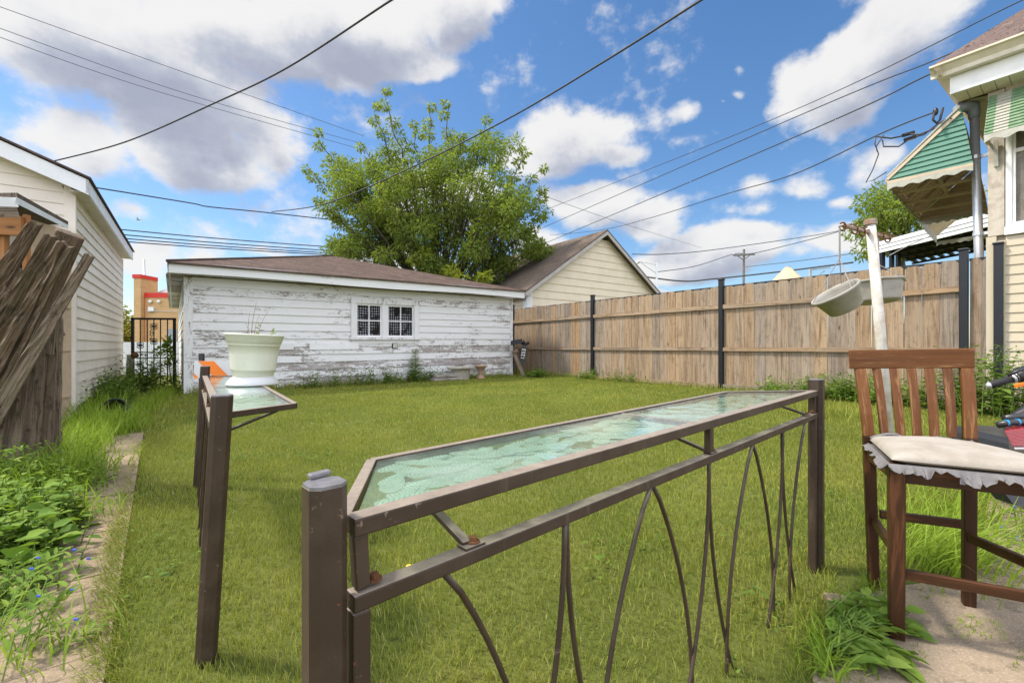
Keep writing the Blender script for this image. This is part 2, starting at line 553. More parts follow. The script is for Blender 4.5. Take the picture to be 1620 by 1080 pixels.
MAT['shingle'] = M_shingle('brown_shingles', (.145, .098, .078), (.080, .056, .047))
MAT['shingle2'] = M_shingle('taupe_shingles', (.20, .155, .12), (.15, .115, .09), .5, .2)
MAT['shingle3'] = M_shingle('reddish_shingles', (.20, .14, .12), (.14, .10, .088))
def M_bronze():
    m, nt, b = mk('bronze_powder_coat')
    p = wpos(nt)
    c = mixc(nt, smooth(nt, noise(nt, p, 9, 5, .6), .4, .65), (.040, .025, .0155), (.056, .037, .024))
    nz = nt.nodes.new('ShaderNodeSeparateXYZ'); link(nt, nt.nodes.new('ShaderNodeNewGeometry').outputs['Normal'], nz.inputs[0])
    dust = math_(nt, 'MULTIPLY', smooth(nt, nz.outputs[2], .35, .9), math_(nt, 'MULTIPLY_ADD', noise(nt, p, 30, 5, .7), .7, .25))
    c = mixc(nt, dust, c, (.36, .30, .24))
    chip = smooth(nt, noise(nt, p, 48, 7, .74), .625, .66)
    c = mixc(nt, math_(nt, 'MULTIPLY', chip, .75), c, mixc(nt, smooth(nt, noise(nt, p, 7, 2, .5), .45, .6), (.20, .15, .11), (.19, .075, .03)))
    drip = smooth(nt, noise(nt, mapping(nt, p, (30, 30, 3)), 1., 4, .6), .58, .75)
    c = mixc(nt, math_(nt, 'MULTIPLY', drip, .3), c, (.15, .115, .085))
    link(nt, c, b.inputs['Base Color'])
    setin(nt, b.inputs['Roughness'], math_(nt, 'MULTIPLY_ADD', noise(nt, p, 22, 4, .6), .3, .33))
    b.inputs['Specular IOR Level'].default_value = .35
    bump(nt, b, math_(nt, 'ADD', noise(nt, p, 260, 3, .6), math_(nt, 'MULTIPLY', chip, -2.)), .12, .003)
    return m
MAT['bronze'] = M_bronze()
MAT['rust'] = M_plain('rusty_iron', (.20, .085, .035), .8, .3, var=.5, scale=30)
MAT['rustpipe'] = M_plain('rust_stained_pipe', (.36, .29, .24), .7, .1, var=.5, scale=18, c2=(.25, .14, .08))
MAT['oldwhite'] = M_plain('chipped_white_pole_paint', (.58, .56, .51), .6, var=.3, scale=9, c2=(.44, .37, .29), bmp=.3)
MAT['black_metal'] = M_plain('black_steel', (.012, .014, .018), .4, .2, var=.2, scale=5, spec=.5)
MAT['iron'] = M_plain('wrought_iron', (.012, .012, .013), .55, .2, var=.3, scale=20)
MAT['galv'] = M_plain('galvanised_conduit', (.62, .63, .64), .35, .6, var=.12, scale=6)
MAT['dark'] = M_plain('dark_interior', (.015, .014, .014), .8)
MAT['rubber'] = M_plain('black_rubber', (.02, .02, .021), .6, var=.2, scale=20)
MAT['bplastic'] = M_plain('black_plastic', (.022, .023, .025), .35, var=.2, scale=14, spec=.5)
MAT['greyfab'] = M_plain('grey_fabric', (.10, .085, .085), .9, var=.2, scale=30, bmp=.4)
MAT['pot'] = M_plain('cream_plastic', (.60, .60, .49), .42, var=.1, scale=5, c2=(.67, .67, .57))
MAT['whiteplastic'] = M_plain('white_plastic', (.60, .60, .585), .4, var=.06, scale=5)
MAT['taupe'] = M_plain('taupe_plastic', (.33, .31, .27), .55, var=.2, scale=8, c2=(.26, .25, .20))
MAT['soil'] = M_plain('dry_soil', (.09, .065, .045), .95, var=.4, scale=40, bmp=.8)
MAT['string'] = M_plain('grey_cord', (.28, .26, .24), .9)
MAT['cable'] = M_plain('weathered_cable', (.05, .05, .055), .7)
MAT['cable2'] = M_plain('grey_cable', (.10, .11, .13), .7)
MAT['cushion'] = M_plain('off_white_vinyl', (.345, .315, .27), .7, var=.1, scale=7, c2=(.27, .235, .19), bmp=.25, bscale=260)
MAT['torn'] = M_plain('torn_grey_backing', (.155, .145, .145), .7, var=.2, scale=14)
MAT['stone'] = M_plain('cast_stone', (.44, .40, .33), .9, var=.3, scale=7, c2=(.30, .29, .22), bmp=.5)
MAT['terra'] = M_plain('weathered_terracotta', (.40, .25, .15), .9, var=.3, scale=9, c2=(.30, .25, .19))
MAT['orange'] = M_plain('orange_sheeting', (.83, .20, .012), .4, var=.06, scale=5)
MAT['redpaint'] = M_plain('red_paint', (.62, .035, .02), .5, var=.08, scale=2)
MAT['greypaint'] = M_plain('grey_paint', (.30, .33, .36), .5, var=.1)
MAT['polewood'] = M_plain('grey_utility_pole', (.20, .18, .165), .9, var=.3, scale=3)
MAT['green_slat'] = M_plain('faded_green_aluminium', (.055, .19, .13), .5, var=.25, scale=5, c2=(.08, .215, .155))
MAT['pale_slat'] = M_plain('faded_white_aluminium', (.42, .41, .345), .55, var=.2, scale=8)
MAT['green_slat2'] = M_plain('pale_green_aluminium', (.13, .235, .125), .6, var=.3, scale=8, c2=(.21, .29, .18))
MAT['awn_under'] = M_plain('tan_awning_underside', (.54, .43, .31), .6, var=.15, scale=3)
MAT['trunk'] = M_plain('tree_bark', (.10, .078, .06), .95, var=.4, scale=8, bmp=.9)
MAT['tan_tent'] = M_plain('tan_canvas', (.62, .45, .27), .8, var=.1)
MAT['concrete'] = M_concrete('rough_concrete', (.275, .215, .15), (.18, .142, .10), (.11, .09, .065))
MAT['pathc'] = M_concrete('tan_path_concrete', (.29, .22, .15), (.22, .168, .115), (.17, .13, .09))
MAT['found'] = M_concrete('foundation_concrete', (.34, .31, .27), (.25, .22, .19), (.2, .18, .15))
MAT['grass'] = M_leaf('lawn_grass', [(.115, .16, .022), (.25, .29, .045), (.14, .20, .030), (.33, .335, .07), (.19, .245, .038), (.29, .32, .058), (.46, .41, .17)], .3, .75, patch=(1.3, (.34, .325, .055), .45, (.135, .19, .028)))
MAT['weedgrass'] = M_leaf('long_weed_grass', [(.14, .23, .022), (.22, .32, .03), (.28, .38, .055), (.18, .27, .028)], .4, .65)
MAT['weedleaf'] = M_leaf('weed_leaves', [(.075, .145, .022), (.125, .215, .034), (.19, .29, .042), (.10, .18, .028), (.24, .32, .06)], .32, .7)
MAT['darkleaf'] = M_leaf('dark_weed_leaves', [(.07, .12, .022), (.11, .175, .03), (.16, .24, .04), (.085, .14, .025)], .35, .65)
MAT['treeleaf'] = M_leaf('tree_leaves', [(.125, .18, .036), (.20, .265, .052), (.16, .22, .044), (.265, .33, .066), (.33, .38, .09)], .5, .6)
MAT['yellowleaf'] = M_leaf('yellow_leaves', [(.25, .32, .04), (.36, .39, .05)], .4, .5)
MAT['autumn'] = M_leaf('yellow_green_leaves', [(.22, .22, .035), (.30, .27, .045), (.16, .19, .03)], .35, .5)
MAT['stem'] = M_plain('plant_stem', (.13, .20, .04), .9, spec=.1)
MAT['drystem'] = M_plain('dry_stem', (.30, .23, .16), .8)
MAT['bluepetal'] = M_plain('blue_petals', (.05, .10, .50), .5, var=.05)
# ------------------------------------------------------------------ camera, sky, sun
cam = bpy.data.cameras.new('camera'); camo = bpy.data.objects.new('camera', cam); COL.objects.link(camo)
camo.location = (0, 0, H); camo.rotation_euler = (R(90), 0, 0)
cam.sensor_width = 36; cam.lens = 36 * F / 1620; cam.shift_y = 8 / 1620
cam.clip_start = .02; cam.clip_end = 3000
scene.camera = camo
scene.render.resolution_x = 1024; scene.render.resolution_y = 682

SUN_AZ, SUN_EL = R(-82), R(56)       # azimuth from +Y towards +X
sd = V((math.sin(SUN_AZ) * math.cos(SUN_EL), math.cos(SUN_AZ) * math.cos(SUN_EL), math.sin(SUN_EL)))
sun = bpy.data.lights.new('sun', 'SUN'); sun.energy = 2.9; sun.angle = R(7); sun.color = (1, .93, .82)
suno = bpy.data.objects.new('sun', sun); COL.objects.link(suno)
suno.rotation_euler = (-sd).to_track_quat('-Z', 'Y').to_euler(); suno.location = sd * 40

w = bpy.data.worlds.new('World'); scene.world = w; w.use_nodes = True
nt = w.node_tree
for n in list(nt.nodes): nt.nodes.remove(n)
out = nt.nodes.new('ShaderNodeOutputWorld')
sky = nt.nodes.new('ShaderNodeTexSky'); sky.sky_type = 'NISHITA'; sky.sun_disc = False
sky.sun_elevation = SUN_EL; sky.sun_rotation = SUN_AZ; sky.air_density = 1.0; sky.dust_density = .6; sky.ozone_density = 2.5
dirv = tc(nt, 'Generated')
sp = nt.nodes.new('ShaderNodeSeparateXYZ'); link(nt, dirv, sp.inputs[0])
az = math_(nt, 'ARCTAN2', sp.outputs[0], sp.outputs[1])
el = math_(nt, 'ARCSINE', sp.outputs[2])
q = nt.nodes.new('ShaderNodeCombineXYZ'); link(nt, az, q.inputs[0]); link(nt, el, q.inputs[1])
qv = q.outputs[0]

def azel(px, py):
    x, y, z = (px - CX) / F, 1., -(py - HY) / F
    return math.atan2(x, y), math.asin(z / math.sqrt(x * x + 1 + z * z))

CLOUDS = [  # seen size in degrees follows from these outlines: centre, half width, half height
    (110, 95, 170, 100), (250, 140, 250, 130), (420, 70, 220, 90), (290, 150, 170, 120), (420, 225, 85, 60), (540, 40, 200, 95), (700, 20, 120, 60), (120, 235, 120, 70),
    (30, 85, 90, 50), (300, 250, 170, 55), (60, 235, 70, 40), (610, 90, 120, 45),
    (900, 222, 95, 80), (1320, 130, 130, 90), (850, 250, 75, 60), (965, 245, 60, 32), (800, 265, 40, 40),
    (945, 335, 95, 45), (1030, 350, 80, 40), (890, 330, 60, 40), (1180, 385, 110, 36), (1310, 378, 110, 30), (1100, 410, 200, 40),
    (1185, 300, 38, 34), (1265, 298, 60, 26), (1325, 316, 45, 16), (1195, 335, 45, 22),
    (1065, 187, 30, 26), (1165, 105, 28, 26), (1158, 150, 28, 18), (1130, 172, 22, 10),
    (1290, 120, 100, 75), (1400, 65, 150, 85), (1240, 165, 50, 35), (1480, 25, 110, 50), (1340, 160, 110, 40),
    (1400, 240, 55, 34), (1370, 265, 45, 30),
    (190, 320, 50, 34), (250, 415, 80, 40), (330, 420, 60, 36), (440, 395, 60, 22), (700, 330, 120, 60), (600, 420, 140, 40), (860, 385, 60, 26),
]

def make_density():
    g = bpy.data.node_groups.new('cloud_density', 'ShaderNodeTree')
    g.interface.new_socket('q', in_out='INPUT', socket_type='NodeSocketVector')
    g.interface.new_socket('d', in_out='OUTPUT', socket_type='NodeSocketFloat')
    gi = g.nodes.new('NodeGroupInput'); go = g.nodes.new('NodeGroupOutput')
    q0 = gi.outputs[0]
    wv = nt_noise3(g, q0)
    qw = vmath(g, 'ADD', q0, wv)
    cur = None
    for (cx, cy, rx, ry) in CLOUDS:
        a0, e0 = azel(cx, cy)
        a1, _ = azel(cx + rx, cy); a2, _ = azel(cx - rx, cy)
        _, e1 = azel(cx, cy - ry); _, e2 = azel(cx, cy + ry)
        ra, re = abs(a1 - a2) / 2, abs(e1 - e2) / 2
        L = vmath(g, 'LENGTH', vmath(g, 'MULTIPLY_ADD', qw, (1 / ra, 1 / re, 0), (-a0 / ra, -e0 / re, 0)))
        kk = max(.34, min(1., ra / .16)); L = math_(g, 'MULTIPLY_ADD', L, kk, 1 - kk); cur = L if cur is None else math_(g, 'SMOOTH_MIN', cur, L, .15)
    # unseen cloud cover added all round outside the view, thickened for fill light
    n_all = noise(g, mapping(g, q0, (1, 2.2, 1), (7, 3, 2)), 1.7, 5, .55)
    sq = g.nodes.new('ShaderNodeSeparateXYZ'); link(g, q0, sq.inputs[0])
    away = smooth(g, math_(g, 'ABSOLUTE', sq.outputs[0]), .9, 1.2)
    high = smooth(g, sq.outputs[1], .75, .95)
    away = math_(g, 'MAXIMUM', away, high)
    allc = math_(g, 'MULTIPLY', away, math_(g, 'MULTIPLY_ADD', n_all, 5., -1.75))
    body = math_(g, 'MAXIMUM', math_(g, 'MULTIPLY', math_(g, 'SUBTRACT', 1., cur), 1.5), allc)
    n1 = noise(g, mapping(g, q0, (1, 1.35, 1)), 5.2, 9, .60)
    n2 = noise(g, mapping(g, q0, (1, 1.3, 1), (3, 1, 5)), 17., 6, .6)
    d = math_(g, 'ADD', body, math_(g, 'MULTIPLY_ADD', n1, 1.7, -.90))
    d = math_(g, 'ADD', d, math_(g, 'MULTIPLY_ADD', n2, .75, -.38))
    link(g, d, go.inputs[0])
    return g

def nt_noise3(g, v):
    c = noise_col(g, v, 3.2)
    s = vmath(g, 'SUBTRACT', c, (.5, .5, .5))
    n = g.nodes.new('ShaderNodeVectorMath'); n.operation = 'SCALE'; link(g, s, n.inputs[0]); n.inputs['Scale'].default_value = .16
    return n.outputs[0]

DG = make_density()
def dens(v):
    n = nt.nodes.new('ShaderNodeGroup'); n.node_tree = DG; link(nt, v, n.inputs[0]); return n.outputs[0]
d0 = dens(qv)
d1n = dens(vmath(nt, 'ADD', qv, (-.035, .055, 0)))
alpha = math_(nt, 'MULTIPLY', smooth(nt, d0, -.03, .42), smooth(nt, el, -.02, .05))
alpha = math_(nt, 'MULTIPLY', alpha, .97)
shade = smooth(nt, math_(nt, 'ADD', math_(nt, 'MULTIPLY', d1n, .72), math_(nt, 'MULTIPLY', d0, .20)), .10, .98)
nbig = noise(nt, mapping(nt, qv, (1, 1.6, 1), (2, 4, 1)), 7., 6, .6)
shade = math_(nt, 'MULTIPLY', shade, math_(nt, 'MULTIPLY_ADD', nbig, .9, .5), clamp=True)
cloudc = ramp(nt, shade, [(0., (1., .99, .98)), (.3, (.86, .865, .89)), (.65, (.60, .63, .725)), (1., (.45, .48, .59))])
hsv = nt.nodes.new('ShaderNodeHueSaturation'); hsv.inputs['Saturation'].default_value = 1.2; hsv.inputs['Value'].default_value = 1.0
link(nt, sky.outputs[0], hsv.inputs['Color'])
bg1 = nt.nodes.new('ShaderNodeBackground'); link(nt, hsv.outputs[0], bg1.inputs[0]); bg1.inputs[1].default_value = .088
bg2 = nt.nodes.new('ShaderNodeBackground'); link(nt, cloudc, bg2.inputs[0]); setin(nt, bg2.inputs[1], math_(nt, 'MULTIPLY_ADD', smooth(nt, math_(nt, 'ABSOLUTE', az), .9, 1.7), 1.3, .46))  # unseen clouds to the sides and behind boosted as added fill light
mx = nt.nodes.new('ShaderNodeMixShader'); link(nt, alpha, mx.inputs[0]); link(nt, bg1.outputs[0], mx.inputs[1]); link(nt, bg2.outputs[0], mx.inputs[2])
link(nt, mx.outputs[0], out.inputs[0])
w.cycles.sampling_method = 'MANUAL'; w.cycles.sample_map_resolution = 512

scene.view_settings.view_transform = 'Standard'; scene.view_settings.look = 'None'
scene.view_settings.exposure = EXPO = 1.0
scene.cycles.max_bounces = 6; scene.cycles.transparent_max_bounces = 12
scene.cycles.use_denoising = True; scene.cycles.denoiser = 'OPENIMAGEDENOISE'; scene.cycles.denoising_prefilter = 'NONE'
scene.cycles.caustics_reflective = False; scene.cycles.caustics_refractive = False

# ------------------------------------------------------------------ ground
D1 = V((-.590, .807, 0)); D2 = V((.807, .590, 0)); UP = V((0, 0, 1))
def sheet(name, mat, poly, z, sub=0):
    mb = MB(); mb.face([V((p[0], p[1], z)) for p in poly]); o = mb.build(name, mat); o['kind'] = 'structure'; return o
m, g_, b_ = mk('turf_soil')
p_ = wpos(g_)
c_ = mixc(g_, smooth(g_, noise(g_, p_, 1.2, 6, .65), .4, .62), (.10, .12, .026), (.15, .16, .04))
c_ = mixc(g_, smooth(g_, noise(g_, p_, 26, 4, .7), .45, .7), c_, (.075, .085, .022))
link(g_, c_, b_.inputs['Base Color']); b_.inputs['Roughness'].default_value = .95; b_.inputs['Specular IOR Level'].default_value = .1
bump(g_, b_, noise(g_, p_, 60, 4, .7), .8, .02)
MAT['turf'] = m
sheet('ground', MAT['turf'], [(-500, -60), (500, -60), (500, 700), (-500, 700)], 0)

pd = (gnd(225, 700) - gnd(165, 1080)).normalized()
pn = V((-pd.y, pd.x, 0))      # to the left
pathR0 = gnd(165, 1080)
mb = MB()
t = -1.2
while t < 5.1:
    ln = random.uniform(.62, .8)
    a = pathR0 + pd * t; b = pathR0 + pd * (t + ln - .012)
    z = random.uniform(.018, .03)
    mb.slab([V((a.x, a.y, -.02)), V((b.x, b.y, -.02)), V((b.x, b.y, -.02)) + pn * .62, V((a.x, a.y, -.02)) + pn * .62], z + .02)
    t += ln
o = mb.build('path', MAT['pathc'], bevel=.008); o['kind'] = 'structure'
PATIO = [gnd(1285, 1080), gnd(1318, 985), gnd(1345, 948), gnd(1400, 936), gnd(1470, 925), gnd(1545, 925), gnd(1552, 860), gnd(1565, 800), gnd(1590, 745), V((5.2, 4.6, 0)), V((9, 3.5, 0)), V((9, -3, 0)), V((.4, -3, 0)), V((.7, .6, 0))]
mb = MB(); mb.slab([V((p.x, p.y, -.02)) for p in PATIO], .035)
o = mb.build('patio', MAT['concrete']); o['kind'] = 'structure'
PATIO2 = np.array([(p.x, p.y) for p in PATIO])

def inpoly(P, poly):
    x, y = P[:, 0], P[:, 1]; ins = np.zeros(len(P), bool); n = len(poly); j = n - 1
    for i in range(n):
        xi, yi = poly[i]; xj, yj = poly[j]
        c = ((yi > y) != (yj > y)) & (x < (xj - xi) * (y - yi) / (yj - yi + 1e-12) + xi)
        ins ^= c; j = i
    return ins

# ------------------------------------------------------------------ siding
def siding(mb, P, U, Nn, zs, xr, lap=.014, holes=(), zf=None, seg=1.2, wav=0.0, r=None, joints=False):
    """lapped boards: courses between successive zs, xr(z) the extent in u"""
    P = V(P)
    zf = zf or (lambda u, z: z)
    for k in range(len(zs) - 1):
        z0, z1 = zs[k], zs[k + 1]
        a0, b0 = xr(z0); a1, b1 = xr(z1)
        spans = [(a0, b0, a1, b1)]
        for (h0, h1, y0, y1) in holes:
            if (z0 + z1) / 2 > y0 and (z0 + z1) / 2 < y1:
                ns = []
                for (s0, s1, s2, s3) in spans:
                    if s0 < h0: ns.append((s0, h0, s2, h0))
                    if s1 > h1: ns.append((h1, s1, h1, s3))
                spans = ns
        for (s0, s1, s2, s3) in spans:
            if s1 - s0 < .01: continue
            nseg = max(1, int((s1 - s0) / seg))
            rr = random.random() if r is None else r
            ws = [random.uniform(-wav, wav) for _ in range(nseg + 1)]
            jn = random.randint(0, nseg) if joints else -1
            for j in range(nseg):
                if j == jn: rr = random.random()
                t0, t1 = j / nseg, (j + 1) / nseg
                ua, ub = lerp(s0, s1, t0), lerp(s0, s1, t1)
                uc, ud = lerp(s2, s3, t1), lerp(s2, s3, t0)
                def pt(u, z, off, dz=0): return P + U * u + Nn * off + UP * (zf(u, z) + dz)
                A = pt(ua, z0, lap, ws[j]); B = pt(ub, z0, lap, ws[j + 1]); C = pt(uc, z1 + .004, .002, 0); Dd = pt(ud, z1 + .004, .002, 0)
                mb.face([A, B, C, Dd], [(ua, z0), (ub, z0), (uc, z1), (ud, z1)], rr)
                A2 = pt(ua, z0, -.004, ws[j]); B2 = pt(ub, z0, -.004, ws[j + 1])
                mb.face([A2, B2, B, A], [(ua, z0), (ub, z0), (ub, z0 + .01), (ua, z0 + .01)], rr)

MAT['peel_bad'] = M_peel('badly_peeled_soffit', .55, .0, 1.3)
# ------------------------------------------------------------------ the old white garage (centre)
SA = V((-7.09, 9.82, 0)); SU = V((.730, .683, 0)); SL = 9.71; SN = V((.683, -.730, 0)); SB = V((-.597, .802, 0)); SD = 10.6
kz = .085 / SL
zf = lambda u, z: z * (1 + kz * u)
def sp_(u, z, off=0, back=0): return SA + SU * u + SN * off + SB * back + UP * zf(u, z)
shed = thing('white_garage', 'old white clapboard garage with badly peeling paint across the back of the lawn', 'garage', SA)
mb = MB()
zs = [.06 + i * .1925 for i in range(14)]
siding(mb, SA, SU, SN, zs, lambda z: (.16, SL - .1), .027, holes=[(3.78, 5.72, 1.25, 2.2)], zf=zf, seg=.9, wav=.006, joints=True)
# side wall (runs back along the lot), right side wall
siding(mb, SA, SB, V((-SB.y, SB.x, 0)), zs, lambda z: (.1, SD), .017, seg=3, r=.6)
SR = SA + SU * SL
siding(mb, SR, SB, V((SB.y, -SB.x, 0)), [z * 1.085 for z in zs], lambda z: (.02, SD), .017, seg=3)
# backing walls
mb.box(SA - SN * .06 + SU * .05, SU * 3.7, SN * .05, UP * 2.5, .5)
mb.box(SA - SN * .06 + SU * 5.75, SU * (SL - 5.8), SN * .05, UP * 2.6, .5)
mb.box(SA - SN * .06 + SU * 3.75, SU * 2.0, SN * .05, UP * 1.2, .5)
mb.build('wall', MAT['peel'], shed)
mb = MB()
def vboard(u0, u1, off=.03, z1=2.56):
    c = []
    for z in (0.03, z1):
        c += [sp_(u0, z, -.01), sp_(u1, z, -.01), sp_(u1, z, off), sp_(u0, z, off)]
    mb2 = MB(); mb2.hexa(c); 
    # UV v must run with height for the flaking paint: simple vertical map
    mb.v += mb2.v and [] or []
    i = len(mb.v); mb.v += mb2.v; mb.f += [tuple(i + k for k in f) for f in mb2.f]; mb.uv += mb2.uv; mb.r += mb2.r
vboard(0, .165, .03); mb.build('corner_board', MAT['peel_trim'], shed)
mb = MB(); vboard(SL - .11, SL + .02, .03); mb.build('corner_board', MAT['peel_trim'], shed)
mb = MB(); mb.box(SA - UP * .02 - SN * .02, SU * SL, SN * .045, UP * .07); mb.build('foundation', MAT['found'], shed)
# eave: soffit + fascia + roof
oh = .42
e0, e1 = -.30, SL + .22
ZE = 2.62
def ep(u, z, off): return SA + SU * u + SN * off + UP * zf(u, z)
mb = MB()
ns = 8
for j in range(ns):
    ua, ub = lerp(e0, e1, j / ns), lerp(e0, e1, (j + 1) / ns)
    s1, s2 = .02 * math.sin(j * 1.3), .02 * math.sin((j + 1) * 1.3)
    if j == 0: s1 = 0
    c = [ep(ua, ZE - .05 + s1, oh), ep(ua, ZE - .05 + s1, oh - .03), ep(ua, ZE + .17 + s1, oh - .03), ep(ua, ZE + .17 + s1, oh),
         ep(ub, ZE - .05 + s2, oh), ep(ub, ZE - .05 + s2, oh - .03), ep(ub, ZE + .17 + s2, oh - .03), ep(ub, ZE + .17 + s2, oh)]
    mb.hexa(c, .4)
mb.build('fascia', MAT['peel_trim'], shed)
cl = ep(e0, ZE, oh) 
mb = MB()
c2 = cl + SB * (SD + .6)
n2 = V((-SB.y, SB.x, 0))
mb.hexa([cl - UP * .05 + n2 * .0, cl - UP * .05 - n2 * .03, cl + UP * .17 - n2 * .03, cl + UP * .17, c2 - UP * .05, c2 - UP * .05 - n2 * .03, c2 + UP * .17 - n2 * .03, c2 + UP * .17])
mb.build('fascia', MAT['peel_trim'], shed)
mb = MB()
mb.slab([ep(e0, ZE - .03, oh - .03), ep(e1, ZE - .03, oh - .03), ep(e1, ZE - .03, -.05), ep(e0, ZE - .03, -.05)], .01)
a = ep(e0, ZE - .03, -.05); mb.slab([a, a + SU * .4, a + SU * .4 + SB * SD, a + SB * SD], .01)
mb.build('soffit', MAT['peel_bad'], shed)
# hip roof
zr = .17
A0 = ep(e0 - .03, ZE + zr, oh + .05); B0 = ep(e1 + .03, ZE + zr, oh + .05)
Cc = B0 + SB * (SD + 1.0); Dc = A0 + SB * (SD + 1.0)
apx = at(528, 405, 17.2); apx2 = apx + SU * .5 + SB * .9
mb = MB()
def roof_tri(pts, eave):
    o_ = V(eave[0]); u_ = (V(eave[1]) - o_).normalized()
    n_ = u_.cross(V(pts[2]) - o_).normalized(); v_ = n_.cross(u_)
    if v_.z < 0: v_ = -v_
    mb.face(pts, [((V(p) - o_).dot(u_), (V(p) - o_).dot(v_)) for p in pts], .5)
# front slope, sagging slightly
nn = 8
for j in range(nn):
    p = lerp(A0, B0, j / nn) + UP * (-.015 * math.sin(math.pi * j / nn)); q_ = lerp(A0, B0, (j + 1) / nn) + UP * (-.015 * math.sin(math.pi * (j + 1) / nn))
    roof_tri([p, q_, apx], (A0, B0))
roof_tri([B0, apx2, apx], (A0, B0)); roof_tri([B0, Cc, apx2], (B0, Cc)); roof_tri([Cc, Dc, apx2], (Cc, Dc)); roof_tri([Dc, apx, apx2], (Cc, Dc)); roof_tri([Dc, A0, apx], (Dc, A0))
# thickness edge along the eaves
for p, q_ in ((A0, B0), (B0, Cc), (Dc, A0)):
    mb.face([p - UP * .035, q_ - UP * .035, q_, p], None, .1)
mb.face([A0 - UP * .034, Dc - UP * .034, Cc - UP * .034, B0 - UP * .034], None, .5)
mb.build('roof', MAT['shingle'], shed)
# hip cap shingles
mb = MB()
for p, q_ in ((A0, apx), (B0, apx2)):
    mb.tube([p + UP * .01, lerp(p, q_, .5) + UP * .012, q_ + UP * .01], .035, 6)
mb.build('ridge_cap', MAT['shingle'], shed)
# window
def wbox(mb, u0, u1, z0, z1, o0, o1):
    c = [sp_(u0, z0, o0), sp_(u1, z0, o0), sp_(u1, z0, o1), sp_(u0, z0, o1), sp_(u0, z1, o0), sp_(u1, z1, o0), sp_(u1, z1, o1), sp_(u0, z1, o1)]
    mb.hexa(c)
mb = MB()
wu0, wu1, wz0, wz1 = 3.86, 5.66, 1.255, 2.165
wbox(mb, wu0 - .15, wu1 + .17, wz1, wz1 + .15, .0, .05)
wbox(mb, wu0 - .15, wu0, wz0, wz1, .0, .048); wbox(mb, wu1, wu1 + .17, wz0, wz1, .0, .048)
um = 4.71
wbox(mb, um - .085, um + .085, wz0, wz1, -.03, .03)
win = mb.build('window', MAT['peel_trim'], shed)
mb = MB(); wbox(mb, wu0 - .2, wu1 + .22, wz0 - .06, wz0 - .002, -.02, .085); wbox(mb, wu0 - .13, wu1 + .13, wz0 - .17, wz0 - .065, .02, .032); mb.build('sill', MAT['peel_trim'], win)
for (a, b) in ((wu0, um - .085), (um + .085, wu1)):
    mb = MB()
    wbox(mb, a + .002, a + .045, wz0 + .002, wz1 - .002, -.028, .0); wbox(mb, b - .045, b - .002, wz0 + .002, wz1 - .002, -.028, 0)
    wbox(mb, a + .045, b - .045, wz1 - .05, wz1 - .002, -.028, 0); wbox(mb, a + .045, b - .045, wz0 + .002, wz0 + .06, -.028, 0)
    wbox(mb, (a + b) / 2 - .014, (a + b) / 2 + .014, wz0 + .06, wz1 - .05, -.024, -.003)
    wbox(mb, a + .045, (a + b) / 2 - .014, (wz0 + wz1) / 2 - .014, (wz0 + wz1) / 2 + .014, -.024, -.003)
    wbox(mb, (a + b) / 2 + .014, b - .045, (wz0 + wz1) / 2 - .014, (wz0 + wz1) / 2 + .014, -.024, -.003)
    mb.build('sash', MAT['white_trim'], win)
m, g_, b_ = mk('old_window_glass')
b_.inputs['Base Color'].default_value = (.015, .017, .018, 1); b_.inputs['Roughness'].default_value = .06
tr_ = g_.nodes.new('ShaderNodeBsdfTransparent'); mxs = g_.nodes.new('ShaderNodeMixShader'); mxs.inputs[0].default_value = .22
link(g_, tr_.outputs[0], mxs.inputs[1]); link(g_, b_.outputs[0], mxs.inputs[2]); link(g_, mxs.outputs[0], g_.nodes['Material Output'].inputs[0])
bump(g_, b_, noise(g_, wpos(g_), 5, 2), .12, .02)
MAT['winglass'] = m
for (a, b) in ((wu0, um - .085), (um + .085, wu1)):
    mb = MB(); wbox(mb, a + .046, b - .046, wz0 + .061, wz1 - .051, -.018, -.014); mb.build('pane', MAT['winglass'], win)
m, g_, b_ = mk('gingham_curtain')
uv_ = tc(g_, 'UV')
s_ = g_.nodes.new('ShaderNodeSeparateXYZ'); link(g_, vmath(g_, 'ADD', uv_, vmath(g_, 'MULTIPLY', noise_col(g_, uv_, 5.), (.03, .05, 0))), s_.inputs[0])
gx = math_(g_, 'GREATER_THAN', math_(g_, 'FRACT', math_(g_, 'MULTIPLY', s_.outputs[0], 15.)), .5)
gy = math_(g_, 'GREATER_THAN', math_(g_, 'FRACT', math_(g_, 'MULTIPLY', s_.outputs[1], 15.)), .5)
gg = math_(g_, 'MULTIPLY', math_(g_, 'ADD', gx, gy), .5)
c_ = ramp(g_, gg, [(0, (.004, .004, .010)), (.5, (.05, .055, .08)), (1, (.85, .88, .92))])
c_ = mixc(g_, smooth(g_, noise(g_, uv_, 3.2, 4, .6), .5, .62), c_, (.02, .016, .012))
link(g_, c_, b_.inputs['Base Color']); b_.inputs['Roughness'].default_value = .9
MAT['gingham'] = m
mb = MB()
for (a, b) in ((wu0, um - .06), (um + .06, wu1)):
    for j in range(10):
        ua, ub = lerp(a, b, j / 10), lerp(a, b, (j + 1) / 10)
        o1_, o2_ = -.075 + .012 * math.sin(j * 2.1), -.075 + .012 * math.sin((j + 1) * 2.1)
        mb.face([sp_(ua, wz0 - .02, o1_), sp_(ub, wz0 - .02, o2_), sp_(ub, wz1 + .02, o2_), sp_(ua, wz1 + .02, o1_)], [(ua, wz0), (ub, wz0), (ub, wz1), (ua, wz1)], .5)
mb.build('curtain', MAT['gingham'], win)
mb = MB(); wbox(mb, wu0 - .1, wu1 + .1, wz0 - .1, wz1 + .1, -.6, -.3); mb.build('dark_room', MAT['dark'], win)
